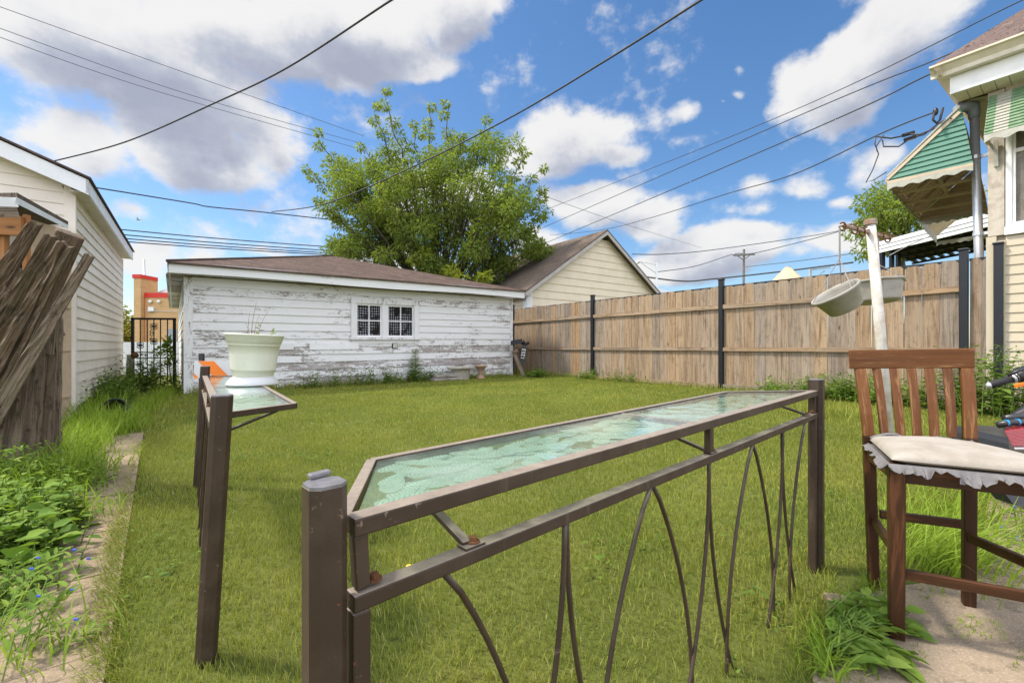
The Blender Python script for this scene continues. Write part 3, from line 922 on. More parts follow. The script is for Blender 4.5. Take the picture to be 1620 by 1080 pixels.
# patch boards under the window
mb = MB(); wbox(mb, 2.62, 3.92, .945, 1.115, .012, .038); mb.build('patch_board', MAT['white_trim'], shed)
mb = MB(); wbox(mb, 1.86, 2.24, .955, 1.11, .012, .034); mb.build('patch_board', MAT['peel_trim'], shed)
# little box light
mb = MB(); wbox(mb, 4.93, 5.10, .955, 1.10, .014, .05); lb = mb.build('outlet_box', MAT['bplastic'], shed, bevel=.01)
mb = MB()
for i in range(2):
    for j in range(2):
        wbox(mb, 4.955 + i * .065, 5.01 + i * .065, .975 + j * .058, 1.025 + j * .058, .051, .062)
mb.build('outlet_cover', MAT['pot'], lb)
mb = MB(); a = at(271, 445, 10.6); mb.tube([a, a + SU * .5], .04, 10); mb.build('vent_pipe', MAT['galv'], shed)
mb = MB(); wbox(mb, .02, .42, .72, .75, .032, .042); wbox(mb, .1, .34, .80, .83, .032, .042); mb.build('hinge', MAT['galv'], shed)

# ------------------------------------------------------------------ cream garage, left
GA = V((-6.68, 6.94, 0)); GU = (gnd(198, 612) - gnd(125, 657)).normalized(); GN = V((GU.y, -GU.x, 0)); GL = 5.95; GF = -GN
gar = thing('vinyl_garage', 'cream vinyl sided garage with white fascia on the left, gable end to the viewer', 'garage', GA)
ZW = 3.38; slope = .40; half = 3.4
mb = MB()
zs = [.14 + i * .17 for i in range(20)]
siding(mb, GA, GU, GN, zs, lambda z: (.07, GL - .05), .024, seg=4, r=.5)
def gx_(z): return (.1, 2 * half - .1) if z < ZW - .15 else (max(.1, (z - ZW - .10) / slope), min(2 * half - .1, 2 * half - (z - ZW - .10) / slope))
zs2 = [.14 + i * .17 for i in range(27)]
zs2 = [z for z in zs2 if z < ZW + slope * half - .12]
siding(mb, GA, GF, -GU, zs2, gx_, .016, seg=9, r=.5)
mb.build('wall', MAT['vinyl'], gar)
mb = MB(); mb.box(GA + GN * .022 - GU * .022, GU * .11, -GN * .012, UP * 3.36); mb.build('corner_trim', MAT['vinyl'], gar); mb = MB(); mb.box(GA + GN * .01 - GU * .022, GF * .12, GU * .012, UP * 3.47); mb.build('corner_trim', MAT['vinyl'], gar); mb = MB()
mb.box(GA + GU * (GL - .06) + GN * .004, GU * .08, GN * .018, UP * 3.3); mb.build('corner_trim', MAT['vinyl'], gar)
mb = MB(); mb.box(GA + GU * .02, GU * GL, GF * .3, UP * .14); mb.box(GA + GU * .02, GU * .2, GF * 2 * half, UP * .14); mb.build('foundation', MAT['found'], gar)
# eaves
def gp(a, s, z): return GA + GU * a + GN * s + UP * z       # along side wall, outwards, height
fo, so = .26, .20
mb = MB()
ztop = ZW + .17
mb.hexa([gp(-fo, so, ztop - .20), gp(-fo, so - .03, ztop - .20), gp(-fo, so - .03, ztop), gp(-fo, so, ztop),
         gp(GL + .25, so, ztop - .20), gp(GL + .25, so - .03, ztop - .20), gp(GL + .25, so - .03, ztop), gp(GL + .25, so, ztop)])
mb.build('fascia', MAT['white_metal'], gar)
mb = MB()
def rk(s, dz): return ztop + dz + (so - s) * slope
for (sa, sb) in ((so, -half), (-half, -2 * half - so)):
    za = rk(sa, 0) if sa >= -half else rk(-half, 0); zb = rk(sb, 0) if sb >= -half else rk(-2 * half - sb, 0)
    mb.hexa([gp(-fo, sa, za - .22), gp(-fo + .03, sa, za - .22), gp(-fo + .03, sa, za), gp(-fo, sa, za),
             gp(-fo, sb, zb - .22), gp(-fo + .03, sb, zb - .22), gp(-fo + .03, sb, zb), gp(-fo, sb, zb)])
mb.build('rake_fascia', MAT['white_metal'], gar)
mb = MB()
mb.slab([gp(-fo + .03, so - .03, ztop - .19), gp(GL + .2, so - .03, ztop - .19), gp(GL + .2, -.01, ztop - .19), gp(-fo + .03, -.01, ztop - .19)], .008)
a1, a2 = gp(-fo + .03, -.02, rk(-.02, -.2)), gp(-fo + .03, -half, rk(-half, -.2))
mb.face([a1, gp(-.0, -.02, rk(-.02, -.2)), gp(0, -half, rk(-half, -.2)), a2])
mb.build('soffit', MAT['soffit'], gar)
mb = MB()
for (sa, sb) in ((so + .03, -half), (-2 * half - so, -half)):
    za = rk(sa, .02) if sa > -half else rk(-2 * half - sa, .02); zb = rk(sb, .02)
    P4 = [gp(-fo - .03, sa, za), gp(GL + .3, sa, za), gp(GL + .3, sb, zb), gp(-fo - .03, sb, zb)]
    mb.slab(P4 if sa > -half else list(reversed(P4)), .03)
mb.build('roof', MAT['shingle'], gar)

# lean-to with open framing, far left
lt = thing('lean_to', 'half demolished lean to with bare orange framing against the cream garage', 'lean-to', V((-6.2, 5.6, 0)))
la, lb_ = at(27, 312, 5.0), at(108, 356, 6.55)
mb = MB()
back = V((-1.6, .5, .15))
mb.hexa([la, la + back, la + back + UP * .05, la + UP * .05, lb_, lb_ + back, lb_ + back + UP * .05, lb_ + UP * .05]); mb.build('roof', MAT['shingle2'], lt)
mb = MB(); dv = V((.02, -.03, 0)); mb.hexa([la - UP * .075 + dv, la - UP * .075, la - UP * .004, la - UP * .004 + dv, lb_ - UP * .06 + dv, lb_ - UP * .06, lb_ - UP * .004, lb_ - UP * .004 + dv]); mb.build('fascia', MAT['white_metal'], lt)
mb = MB(); p0, p1 = at(-60, 312, 4.6), at(26, 316, 5.0); mb.beam(p0 - UP * .03, p1 - UP * .03, .03, .1); mb.build('fascia', MAT['white_metal'], lt)
mb = MB(); mb.beam(p0 - UP * .135 + V((0, .01, 0)), p1 - UP * .135 + V((0, .01, 0)), .03, .11); mb.build('board', MAT['oldwood'], lt)
mb = MB()
mb.beam(at(-60, 354, 5.15), at(36, 358, 5.3), .05, .22)
mb.beam(at(7, 372, 5.3), at(7, 640, 5.3), .06, .06); mb.beam(at(-30, 372, 5.3), at(-30, 640, 5.3), .06, .06); mb.beam(at(42, 340, 5.35), at(42, 640, 5.35), .05, .05)
mb.build('framing', MAT['lumber'], lt)
mb = MB(); mb.box(V((-9.6, 5.75, 0)), V((2.9, .25, 0)), V((-.05, .4, 0)), UP * 2.3); mb.build('dark_interior', MAT['dark'], lt)
mb = MB()
q1, q2 = at(44, 600, 5.6), at(113, 600, 6.55)
q1.z = q2.z = 0
for k in range(3):
    a_, b2 = lerp(q1, q2, k / 3 + .005), lerp(q1, q2, (k + 1) / 3)
    za, zb = lerp(2.62, 2.70, k / 3), lerp(2.62, 2.70, (k + 1) / 3)
    n_ = V((.05, -.07, 0)).normalized() * .018
    mb.hexa([a_, b2, b2 + n_, a_ + n_, a_ + UP * za, b2 + UP * zb, b2 + n_ + UP * zb, a_ + n_ + UP * za])
mb.build('plywood_panel', MAT['ply'], lt)
mb = MB()
for z in (.35, 1.0, 1.6):
    a_ = lerp(q1, q2, .5) + UP * z; mb.beam(a_ + V((.03, -.04, 0)), q2 + UP * z + V((.03, -.04, 0)), .02, .03)
mb.build('batten', MAT['ply'], lt)

# ------------------------------------------------------------------ beige neighbour garage (right of the tree)
NA = V((.62, 19.0, 0)); NU = D2.copy(); NNrm = V((.59, -.807, 0)); NL = 9.1
ng = thing('neighbour_garage', 'cream sided garage with steep gable and taupe shingles beyond the wooden fence', 'garage', NA)
zw, ap = 3.45, 6.45
sl = (ap - zw) / (NL / 2)
mb = MB()
zs = [.1 + .335 * i for i in range(20)]
zs = [z for z in zs if z < ap - .05]
siding(mb, NA, NU, NNrm, zs, lambda z: (.28, NL - .05) if z < zw else ((z - zw) / sl + .02, NL - (z - zw) / sl - .02), .03, seg=20, r=.4)
siding(mb, NA, D1, -D2, [.1 + .335 * i for i in range(11)], lambda z: (.02, 8), .03, seg=20, r=.4)
mb.build('wall', MAT['panel'], ng)
mb = MB(); mb.box(NA - NNrm * .01, NU * .28, NNrm * .035, UP * zw); mb.box(NA - D2 * .02, D1 * .2, -D2 * .02, UP * zw); mb.build('corner_board', MAT['white_trim'], ng)
mb = MB(); mb2 = MB()
oh2 = .35
for sgn in (0, 1):
    u_e = -.35 if sgn == 0 else NL + .35
    z_e = zw - .35 * sl
    def npnt(u, z, f): return NA + NU * u + NNrm * f + UP * z
    a_, b2 = npnt(u_e, z_e + .1, oh2), npnt(NL / 2, ap + .1, oh2)
    a3, b3 = a_ + D1 * 8.6, b2 + D1 * 8.6
    sq = [a_, b2, b3, a3] if sgn else [a3, b3, b2, a_]
    for p in (1,):
        nrm = (b2 - a_).cross(a3 - a_)
        if nrm.z < 0: nrm = -nrm
        nrm.normalize()
        Lr = (b2 - a_).length
        mb.face([a_, a3, b3, b2], [(0, 0), (8.6, 0), (8.6, Lr), (0, Lr)], .5)
        mb.face([p_ - nrm * .07 for p_ in (a_, b2, b3, a3)], None, .5)
        mb.face([a_, b2, b2 - nrm * .07, a_ - nrm * .07], None, .5)
    dn = UP * -.075
    mb2.hexa([a_ + dn - UP * .17, a_ + dn - UP * .17 - NNrm * .04, a_ + dn - NNrm * .04, a_ + dn, b2 + dn - UP * .17, b2 + dn - UP * .17 - NNrm * .04, b2 + dn - NNrm * .04, b2 + dn])
    if sgn == 0:
        mb2.hexa([a_ - UP * .25, a_ - UP * .25 + NU * .04, a_ - UP * .075 + NU * .04, a_ - UP * .075, a3 - UP * .25, a3 - UP * .25 + NU * .04, a3 - UP * .075 + NU * .04, a3 - UP * .075])
        mb2.face([a_ - UP * .2, a_ - UP * .2 + NU * .36, a3 - UP * .2 + NU * .36, a3 - UP * .2])
mb.build('roof', MAT['shingle2'], ng)
mb2.build('fascia', M_plain('grey_trim_paint', (.42, .39, .36), .6, var=.2, scale=4), ng)
nb = thing('distant_roof', 'low grey shingled roof just showing over the fence right of the cream gable', 'roof', at(1050, 470, 42))
mb = MB(); p = at(1043, 456, 42); mb.face([p, p + V((5, 0, -1.2)), p + V((5, -2, -2.4)), p + V((-4, -2, -2.4))]); mb.slab([p + V((-4, -2, -2.5)), p + V((5, -2, -2.5)), p + V((5, 4, -2.5)), p + V((-4, 4, -2.5))], .1); mb.build('slope', MAT['greypaint'], nb)
# ------------------------------------------------------------------ board fence on the right
F0 = V((5.19, 11.28, 0)); FD = D1.copy(); FN = V((-.807, -.590, 0)); FH = 2.535
def fp(t, z=0, off=0): return F0 + FD * t + FN * off + UP * z
fen = thing('board_fence', 'tall weathered board fence with black steel posts along the right side of the lawn', 'fence', fp(0))
posts = [-4.73, -4.32, 0, 4.35, 8.75]
for k, t in enumerate(posts):
    mb = MB(); hgt = 2.69 if k > 0 else 2.72
    mb.box(fp(t - .055, 0, -.055), FD * .11, FN * .11, UP * hgt); p = mb.build('post', MAT['black_metal'], fen, bevel=.008)
    mb = MB(); mb.box(fp(t - .068, hgt, -.068), FD * .136, FN * .136, UP * .035); mb.build('post_cap', MAT['black_metal'], p, bevel=.01)
for k in range(4):
    a, b = posts[k] + .06, posts[k + 1] - .06
    n = max(2, round((b - a) / .252)) if k else 2
    mb = MB()
    wd = (b - a) / n
    tilt = random.uniform(-.004, .004)
    for j in range(n):
        t0 = a + j * wd + random.uniform(.002, .006); t1 = a + (j + 1) * wd - random.uniform(.001, .006)
        h = FH + random.uniform(-.022, .014); z0 = .05 + random.uniform(-.015, .015) if k != 3 else .12 + random.uniform(-.02, .02)
        o0 = -.012 + random.uniform(-.004, .004)
        dog = .045
        th = .02
        r = random.random()
        lean = random.uniform(-.010, .010)
        prof = [(t0, z0), (t1, z0), (t1 + lean, h - dog), (t1 - dog + lean, h), (t0 + dog + lean, h), (t0 + lean, h - dog)]
        front = [fp(t, z, o0) for t, z in prof]; back = [fp(t, z, o0 - th) for t, z in prof]
        ov = random.random() * 20
        mb.face(list(reversed(front)), [(z + ov, t) for t, z in reversed(prof)], r)
        mb.face(back, [(z + ov, t) for t, z in prof], r)
        for i in range(6):
            i2 = (i + 1) % 6
            mb.face([front[i], front[i2], back[i2], back[i]], [(prof[i][1] + ov, 0), (prof[i2][1] + ov, 0), (prof[i2][1] + ov, .02), (prof[i][1] + ov, .02)], r)
    mb.build('board_panel', MAT['fence'], fen)
    for (z, hh) in (() if k == 0 else ((2.03, .10), (.985, .09), (.07, .11))):
        mb = MB()
        mid = lerp(a, b, random.uniform(.35, .6)) if z > .5 else (a + b) / 2
        for (s, e) in ((a - .01, mid - .002), (mid, b + .01)):
            dz = random.uniform(-.012, .012)
            c = [fp(s, z - hh / 2 + dz, .0), fp(s, z - hh / 2 + dz, .04), fp(s, z + hh / 2 + dz, .04), fp(s, z + hh / 2 + dz, 0)]
            c += [fp(e, z - hh / 2, .0), fp(e, z - hh / 2, .04), fp(e, z + hh / 2, .04), fp(e, z + hh / 2, 0)]
            mb.hexa(c)
        mb.build('rail', MAT['fence'], fen)
    mb = MB(); mb.box(fp(a, FH - .03, -.085), FD * (b - a), FN * .045, UP * .045); mb.build('steel_channel', MAT['black_metal'], fen)

# ------------------------------------------------------------------ glass topped railings
m, g_, b_ = mk('table_glass')
b_.inputs['Base Color'].default_value = (.58, .68, .61, 1); b_.inputs['Roughness'].default_value = .045
p_ = wpos(g_)
setin(g_, b_.inputs['Roughness'], math_(g_, 'MULTIPLY_ADD', smooth(g_, noise(g_, p_, 9, 5, .65), .45, .75), .22, .03))
b_.inputs['IOR'].default_value = 1.52; b_.inputs['Specular IOR Level'].default_value = .75
tr_ = g_.nodes.new('ShaderNodeBsdfTransparent'); tr_.inputs[0].default_value = (.84, .92, .87, 1)
mxs = g_.nodes.new('ShaderNodeMixShader')
fr = g_.nodes.new('ShaderNodeFresnel'); fr.inputs[0].default_value = 1.5
gl_ = g_.nodes.new('ShaderNodeBsdfGlossy'); gl_.inputs['Color'].default_value = (.95, .97, .96, 1)
setin(g_, gl_.inputs['Roughness'], math_(g_, 'MULTIPLY_ADD', smooth(g_, noise(g_, p_, 9, 5, .65), .45, .75), .14, .02))
bn2 = g_.nodes.new('ShaderNodeBump'); bn2.inputs['Strength'].default_value = .12; bn2.inputs['Distance'].default_value = .02; link(g_, noise(g_, p_, 9, 3, .6), bn2.inputs['Height']); link(g_, bn2.outputs[0], gl_.inputs['Normal'])
geo_ = g_.nodes.new('ShaderNodeNewGeometry')
fac = math_(g_, 'MULTIPLY', math_(g_, 'MULTIPLY_ADD', fr.outputs[0], .95, .02, clamp=True), math_(g_, 'SUBTRACT', 1., geo_.outputs['Backfacing']))
dust = math_(g_, 'MULTIPLY_ADD', smooth(g_, noise(g_, p_, 5, 6, .65), .45, .75), .22, .12)
mx0 = g_.nodes.new('ShaderNodeMixShader'); link(g_, dust, mx0.inputs[0]); link(g_, tr_.outputs[0], mx0.inputs[1]); link(g_, b_.outputs[0], mx0.inputs[2])
link(g_, fac, mxs.inputs[0]); link(g_, mx0.outputs[0], mxs.inputs[1]); link(g_, gl_.outputs[0], mxs.inputs[2]); link(g_, mxs.outputs[0], g_.nodes['Material Output'].inputs[0])
bump(g_, b_, noise(g_, p_, 11, 3, .6), .10, .02)
MAT['glass'] = m
m, g_, b_ = mk('frosted_leaf_print')
uv_ = tc(g_, 'UV'); r_ = attr(g_)
s_ = g_.nodes.new('ShaderNodeSeparateXYZ'); link(g_, uv_, s_.inputs[0])
arc = math_(g_, 'ADD', s_.outputs[0], math_(g_, 'MULTIPLY', math_(g_, 'ABSOLUTE', s_.outputs[1]), -.8))
rib = math_(g_, 'FRACT', math_(g_, 'MULTIPLY', arc, 100.))
rib = math_(g_, 'GREATER_THAN', rib, .45)
c_ = mixc(g_, r_, (.47, .51, .465), (.59, .625, .58))
c_ = mixc(g_, math_(g_, 'MULTIPLY', rib, .4), c_, (.80, .84, .81))
link(g_, c_, b_.inputs['Base Color']); b_.inputs['Roughness'].default_value = .6
tr_ = g_.nodes.new('ShaderNodeBsdfTransparent'); tr_.inputs[0].default_value = (.80, .90, .84, 1)
mxs = g_.nodes.new('ShaderNodeMixShader'); setin(g_, mxs.inputs[0], math_(g_, 'MULTIPLY_ADD', rib, .15, .55))
link(g_, tr_.outputs[0], mxs.inputs[1]); link(g_, b_.outputs[0], mxs.inputs[2]); link(g_, mxs.outputs[0], g_.nodes['Material Output'].inputs[0])
MAT['leafprint'] = m

def railing(P0, P1, h0, h1, zr0, zr1, label, T=None, first_plate=False, group=None, width=.28, m0=.165, m1=.3, seed=1, pw=(.0245, .030)):
    random.seed(seed)
    P0, P1 = V((*P0, 0)), V((*P1, 0))
    e = (P1 - P0); Lp = e.length; e.normalize(); n = V((-e.y, e.x, 0))
    root = thing('glass_topped_railing', label, 'railing', P0, group)
    if T: root.location = T(P0); ORG[root.name] = T(P0)
    mat = MAT['bronze']
    L = Lp - .068
    def q(s, d, z): return P0 + e * (s + .034) + n * d + UP * z
    def zr(s): return lerp(zr0, zr1, s / L)
    for (P, hh, i) in ((P0, h0, 0), (P1, h1, 1)):
        w = pw[i]; ch = w * .45
        mb = MB(T)
        oct_ = [(-w, -w + ch), (-w + ch, -w), (w - ch, -w), (w, -w + ch), (w, w - ch), (w - ch, w), (-w + ch, w), (-w, w - ch)]
        mb.slab([P + e * a + n * b + UP * -.05 for a, b in oct_], hh + .05)
        po = mb.build('post', mat, root, bevel=.003)
        mb = MB(T)
        mb.slab([P + e * a * .97 + n * b * .97 + UP * hh for a, b in oct_], .004); mb.build('post_cap', MAT['capmetal'], po, bevel=.002)
        if i == 0 and first_plate:
            mb = MB(T); c0 = P + n * .018 + e * .002 + UP * (hh + .004)
            mb.box(c0 - e * .014, e * .03 + n * .006, n * .014, UP * .007); mb.build('welded_tab', MAT['capmetal'], po, bevel=.002)
    # top and lower rails, stiles
    mb = MB(T); mb.hexa([q(0, -.016, zr(0) - .026), q(0, .016, zr(0) - .026), q(0, .016, zr(0)), q(0, -.016, zr(0)), q(L, -.016, zr(L) - .026), q(L, .016, zr(L) - .026), q(L, .016, zr(L)), q(L, -.016, zr(L))])
    mb.build('top_rail', mat, root, bevel=.003)
    lz = .105
    mb = MB(T); mb.hexa([q(0, -.015, zr(0) - lz - .024), q(0, .015, zr(0) - lz - .024), q(0, .015, zr(0) - lz), q(0, -.015, zr(0) - lz), q(L, -.015, zr(L) - lz - .024), q(L, .015, zr(L) - lz - .024), q(L, .015, zr(L) - lz), q(L, -.015, zr(L) - lz)])
    mb.build('lower_rail', mat, root, bevel=.003)
    for s in (.012, L - .012):
        mb = MB(T); mb.beam(q(s, 0, -.04), q(s, 0, zr(s) - lz - .025), .026, .026, up=n); mb.build('stile', mat, root, bevel=.003)
        mb = MB(T); mb.beam(q(s + (.004 if s < 1 else -.004), 0, zr(s) - lz + .004), q(s, 0, zr(s) - .027), .02, .02, up=n); mb.build('bracket', mat, root, bevel=.002)
    mb = MB(T); mb.beam(q(L / 2, 0, zr(L / 2) - lz), q(L / 2, 0, zr(L / 2) - .027), .024, .02, up=n); mb.build('bracket', mat, root, bevel=.002)
    # glass frame (mitred at both ends) with divider
    fr_ = [(0, .02), (m0, width), (L - m1, width), (L, .02)]
    mb = MB(T)
    for i in range(3):
        (s0, d0), (s1, d1) = fr_[i], fr_[i + 1]
        za, zb = zr(s0) - .004, zr(s1) - .004
        a, b = q(s0, d0, za - .009), q(s1, d1, zb - .009)
        dirn = (b - a).normalized(); sd_ = dirn.cross(UP).normalized()
        mb.hexa([a - sd_ * .01 - UP * .011, a + sd_ * .01 - UP * .011, a + sd_ * .01 + UP * .011, a - sd_ * .01 + UP * .011,
                 b - sd_ * .01 - UP * .011, b + sd_ * .01 - UP * .011, b + sd_ * .01 + UP * .011, b - sd_ * .01 + UP * .011])
    sm = L * .475
    mb.beam(q(sm, .016, zr(sm) - .0135), q(sm, width, zr(sm) - .0135), .014, .016)
    mb.build('glass_frame', mat, root, bevel=.002)
    for i, (c) in enumerate(([(0.02, .018), (m0 + .008, width - .01), (sm - .008, width - .01), (sm - .008, .018)], [(sm + .008, .018), (sm + .008, width - .01), (L - m1 - .006, width - .01), (L - .025, .018)])):
        mb = MB(T); mb.slab([q(s, d, zr(s) - .011) for s, d in reversed(c)], .005)
        pane = mb.build('glass_pane', MAT['glass'], root)
        mb = MB(T)
        s_lo, s_hi = c[0][0], c[3][0]
        cnt = 0; tries = 0
        while cnt < 120 and tries < 9000:
            tries += 1
            s = random.uniform(s_lo, s_hi); d = random.uniform(.02, width - .015)
            ln = random.uniform(.08, .125); wd_ = ln * random.uniform(.34, .46); an = random.uniform(0, math.pi)
            an = random.choice([an, random.gauss(.1, .35)])
            pts = []
            for k in range(20):
                tt = 2 * math.pi * k / 20
                x = ln / 2 * math.cos(tt); y = wd_ / 2 * math.sin(tt) * (1 - .25 * math.cos(tt))
                pts.append((x, y))
            wp = [(s + x * math.cos(an) - y * math.sin(an), d + x * math.sin(an) + y * math.cos(an)) for x, y in pts]
            def okp(ss, dd):
                if dd < .018 or dd > width - .012: return False
                left = c[0][0] + (c[1][0] - c[0][0]) * (dd - .018) / (width - .028); right = c[3][0] + (c[2][0] - c[3][0]) * (dd - .018) / (width - .028)
                return left + .003 < ss < right - .003
            if not all(okp(*z) for z in wp): continue
            zz = -.013 - cnt * .00006
            mb.face([q(a, b, zr(a) + zz) for a, b in wp], pts, random.random()); cnt += 1
        mb.build('leaf_print', MAT['leafprint'], pane)
    # braces from the lower rail up to the outer edge of the frame
    for s in (.2, L * .5, L - .13):
        dd_ = .02 if s != L * .5 else -.02
        top = q(s - .03 if s > .5 else s + .0, width * .78, zr(s) - .03)
        base = q(s, .0, zr(s) - lz + .006)
        mb = MB(T); mb.beam(base, top, .018, .01); mb.beam(q(s - .012, 0, zr(s) - lz + .003), q(s + .03, 0, zr(s) - lz + .003), .026, .005); br = mb.build('brace', mat, root, bevel=.002)
    for s in (.2 + .012, .035, L * .5 + .02, L - .12, L - .03):
        mb = MB(T); cc = q(s, 0, zr(s) - lz + .006)
        mb.lathe([(.0001, .0), (.012, 0), (.012, .0025), (.007, .003), (.007, .009), (.0001, .010)], Matrix.Translation(cc), 10)
        mb.build('bolt', MAT['rust'], root)
    # curved rods: pairs springing from points along the lower rail
    ap_ = [.14, .44, .764, 1.085, 1.425, 1.735, 2.03]
    wide = [1, 0, 1, 0, 1, 0, 1]
    for s0, wd_ in zip(ap_, wide):
        s0 = s0 * L / 2.17
        for sg in (-1, 1):
            if s0 < .2 and sg < 0: continue
            if s0 > 1.95 * L / 2.17 and sg > 0: continue
            pts = []
            zt = zr(s0) - lz - .02
            for k in range(15):
                t = k / 14
                z = lerp(zt, -.03, t)
                if wd_: off = .245 * math.sin(t * math.pi / 2) ** .82 * (1 - .1 * t * t)
                else: off = .007 + .185 * t ** 2
                pts.append(q(s0 + sg * (off + (.006 if wd_ else 0)), .004 * sg, z))
            mb = MB(T); mb.tube(pts, .0058, 8); mb.build('rod', mat, root, smooth=True)
    return root, q, zr, L

MAT['capmetal'] = M_plain('scuffed_grey_metal', (.24, .23, .24), .42, .4, var=.3, scale=60, bmp=.2)
railing((-.247, .600), (1.437, 2.150), .868, .893, .818, .846, 'bronze metal railing topped with leaf patterned glass in the foreground beside the chair', None, True, 'glass topped metal railings', seed=3)
PB0, PB1 = (-2.36, 3.42), (-1.02, 1.515)
def Tlean(p): return V((p.x + .075 * p.z, p.y - .02 * p.z, p.z))
r2, q2f, zr2, L2 = railing(PB0, PB1, .90, .888, .835, .832, 'leaning bronze railing with glass top carrying the flower pot, left of the lawn', Tlean, False, 'glass topped metal railings', width=.25, m0=.13, m1=.13, seed=5, pw=(.031, .031))

# pot on the second railing
def onrail(s, d, dz=0): return Tlean(q2f(s, d, zr2(s) - .004 + dz))
pc = onrail(L2 * .44, .14, 0)
base = at(400, 606, pc.y); pc = V((base.x, pc.y, pc.z))
pot = thing('flower_pot', 'cream plastic flower pot on white saucer standing on the leaning glass railing', 'pot', pc)
mb = MB()
Mx = Matrix.Translation(pc)
sq_ = []
def sq(rr, z, flat=.0): return (rr, z)
mb.lathe([(.0001, .0), (.135, .0), (.138, .008), (.122, .03), (.108, .045), (.098, .048), (.0001, .048)], Mx, 40)
mb.build('saucer', MAT['whiteplastic'], pot, smooth=True)
mb = MB()
mb.lathe([(.0001, .048), (.100, .048), (.104, .055), (.112, .09), (.1145, .091), (.1155, .1), (.124, .19), (.132, .245), (.1345, .246), (.136, .252), (.1365, .262), (.140, .263), (.1415, .272), (.143, .273), (.148, .305), (.153, .308), (.155, .314), (.152, .318), (.143, .316), (.139, .30), (.13, .275), (.0001, .27)], Matrix.Translation(pc) @ Matrix.Rotation(R(2.5), 4, 'Y') @ Matrix.Diagonal((1, 1, .92, 1)), 48)
mb.build('pot_body', MAT['pot'], pot, smooth=True)
mb = MB(); mb.lathe([(.0001, .266), (.06, .268), (.125, .262), (.130, .256)], Matrix.Translation(pc), 24); mb.build('soil', MAT['soil'], pot, smooth=True)
mb = MB()
for (dx, dy, lean, az_, hh) in ((-.02, .02, .12, .3, .22), (-.03, 0, .08, 1.2, .16), (-.01, .03, .2, .1, .15), (.03, .0, .35, .05, .17), (-.04, .04, .3, 2.9, .1)):
    p = pc + V((dx, dy, .26)); pts = [p + V((math.cos(az_) * lean * hh * t * t, math.sin(az_) * lean * hh * t * t, hh * t)) for t in (0, .3, .6, 1)]
    mb.tube(pts, [.0026, .002, .0015, .0007], 5)
mb.build('dry_twigs', MAT['drystem'], pot)
fl = FL()
P, D_ = [], []
for (dx, hh, k) in ((.04, .10, 7), (.115, .06, 7), (.02, .03, 4)):
    for j in range(k):
        P.append((pc.x + dx + random.uniform(-.008, .008), pc.y + random.uniform(-.01, .01), pc.z + .265 + hh * j / k)); a = j * 2.4; D_.append((math.cos(a), math.sin(a), .5))
P, D_ = np.array(P), np.array(D_); fl.leaves(P, D_, np.tile([0, 0, 1.], (len(P), 1)), .028, .016)
fl.build('sprout', MAT['weedleaf'], pot)

# striped barricade board standing behind the pot
b0, b1 = onrail(.10, .30, .02), onrail(.62, .30, .02)
bb = at(309, 606, 3.62)
bar = thing('barricade_board', 'orange and white striped barricade board behind the leaning railing', 'barricade', V((bb.x, bb.y, 0)))
e_ = V((1, .06, 0)).normalized(); bn = V((.06, -1, 0)).normalized()
Wb, Hb = .55, .135
zb = .80
def bpt(u, v, o): return V((bb.x, bb.y, 0)) + e_ * u + bn * o + V((0, .05, 1)).normalized() * v + UP * zb
mb = MB(); mb.box(bpt(0, 0, 0), e_ * Wb, bn * .02, bpt(0, Hb, 0) - bpt(0, 0, 0)); mb.build('panel', MAT['whiteplastic'], bar)
mb = MB()
for s in (-.21, .03, .27, .51):
    pl = [(s + .0, Hb - .0), (s + .12, Hb), (s + .12 + .13, 0), (s + .13, 0)]
    pl2 = []
    # clip to the board
    def clipx(poly, x, keep_gt):
        o_ = []
        for i in range(len(poly)):
            a, b = poly[i], poly[(i + 1) % len(poly)]
            ia, ib = (a[0] >= x) == keep_gt or a[0] == x, (b[0] >= x) == keep_gt or b[0] == x
            if ia: o_.append(a)
            if ia != ib:
                t = (x - a[0]) / (b[0] - a[0]); o_.append((x, a[1] + (b[1] - a[1]) * t))
        return o_
    pl = clipx(pl, .002, True); pl = clipx(pl, Wb - .002, False) if pl else pl
    if len(pl) >= 3: mb.face([bpt(u, v, .0235) for u, v in pl])
mb.build('stripe', MAT['orange'], bar)
for u in (.03, .20):
    mb = MB(); a = bpt(u, -.0, -.02); mb.beam(V((a.x, a.y + .02, 0)), bpt(u, Hb + (.06 if u < .1 else 0), -.02), .03, .03, up=e_); mb.build('leg', MAT['bplastic'], bar)

# ------------------------------------------------------------------ wooden bar chair
FLp, BLp, BRp = V((1.372, 1.625, 0)), V((1.555, 1.955, 0)), V((1.832, 1.826, 0)); FRp = V((1.735, 1.425, 0))
ca, cb = V((.871, -.49, 0)), V((.49, .871, 0))
SZ = .625
ch = thing('bar_chair', 'tall worn brown wooden bar chair with ripped off white seat cushion on the patio', 'chair', (FLp + BRp) / 2)
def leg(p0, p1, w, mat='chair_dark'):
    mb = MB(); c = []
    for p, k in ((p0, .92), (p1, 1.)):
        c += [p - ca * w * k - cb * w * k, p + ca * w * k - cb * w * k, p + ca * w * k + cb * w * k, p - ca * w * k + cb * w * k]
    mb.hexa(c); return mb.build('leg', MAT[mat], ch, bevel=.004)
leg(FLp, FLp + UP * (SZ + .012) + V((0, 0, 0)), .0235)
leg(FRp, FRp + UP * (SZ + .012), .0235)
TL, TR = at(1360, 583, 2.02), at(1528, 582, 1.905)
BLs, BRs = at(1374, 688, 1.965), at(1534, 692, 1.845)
leg(BLp, BLs, .021); leg(BRp, BRs, .021)
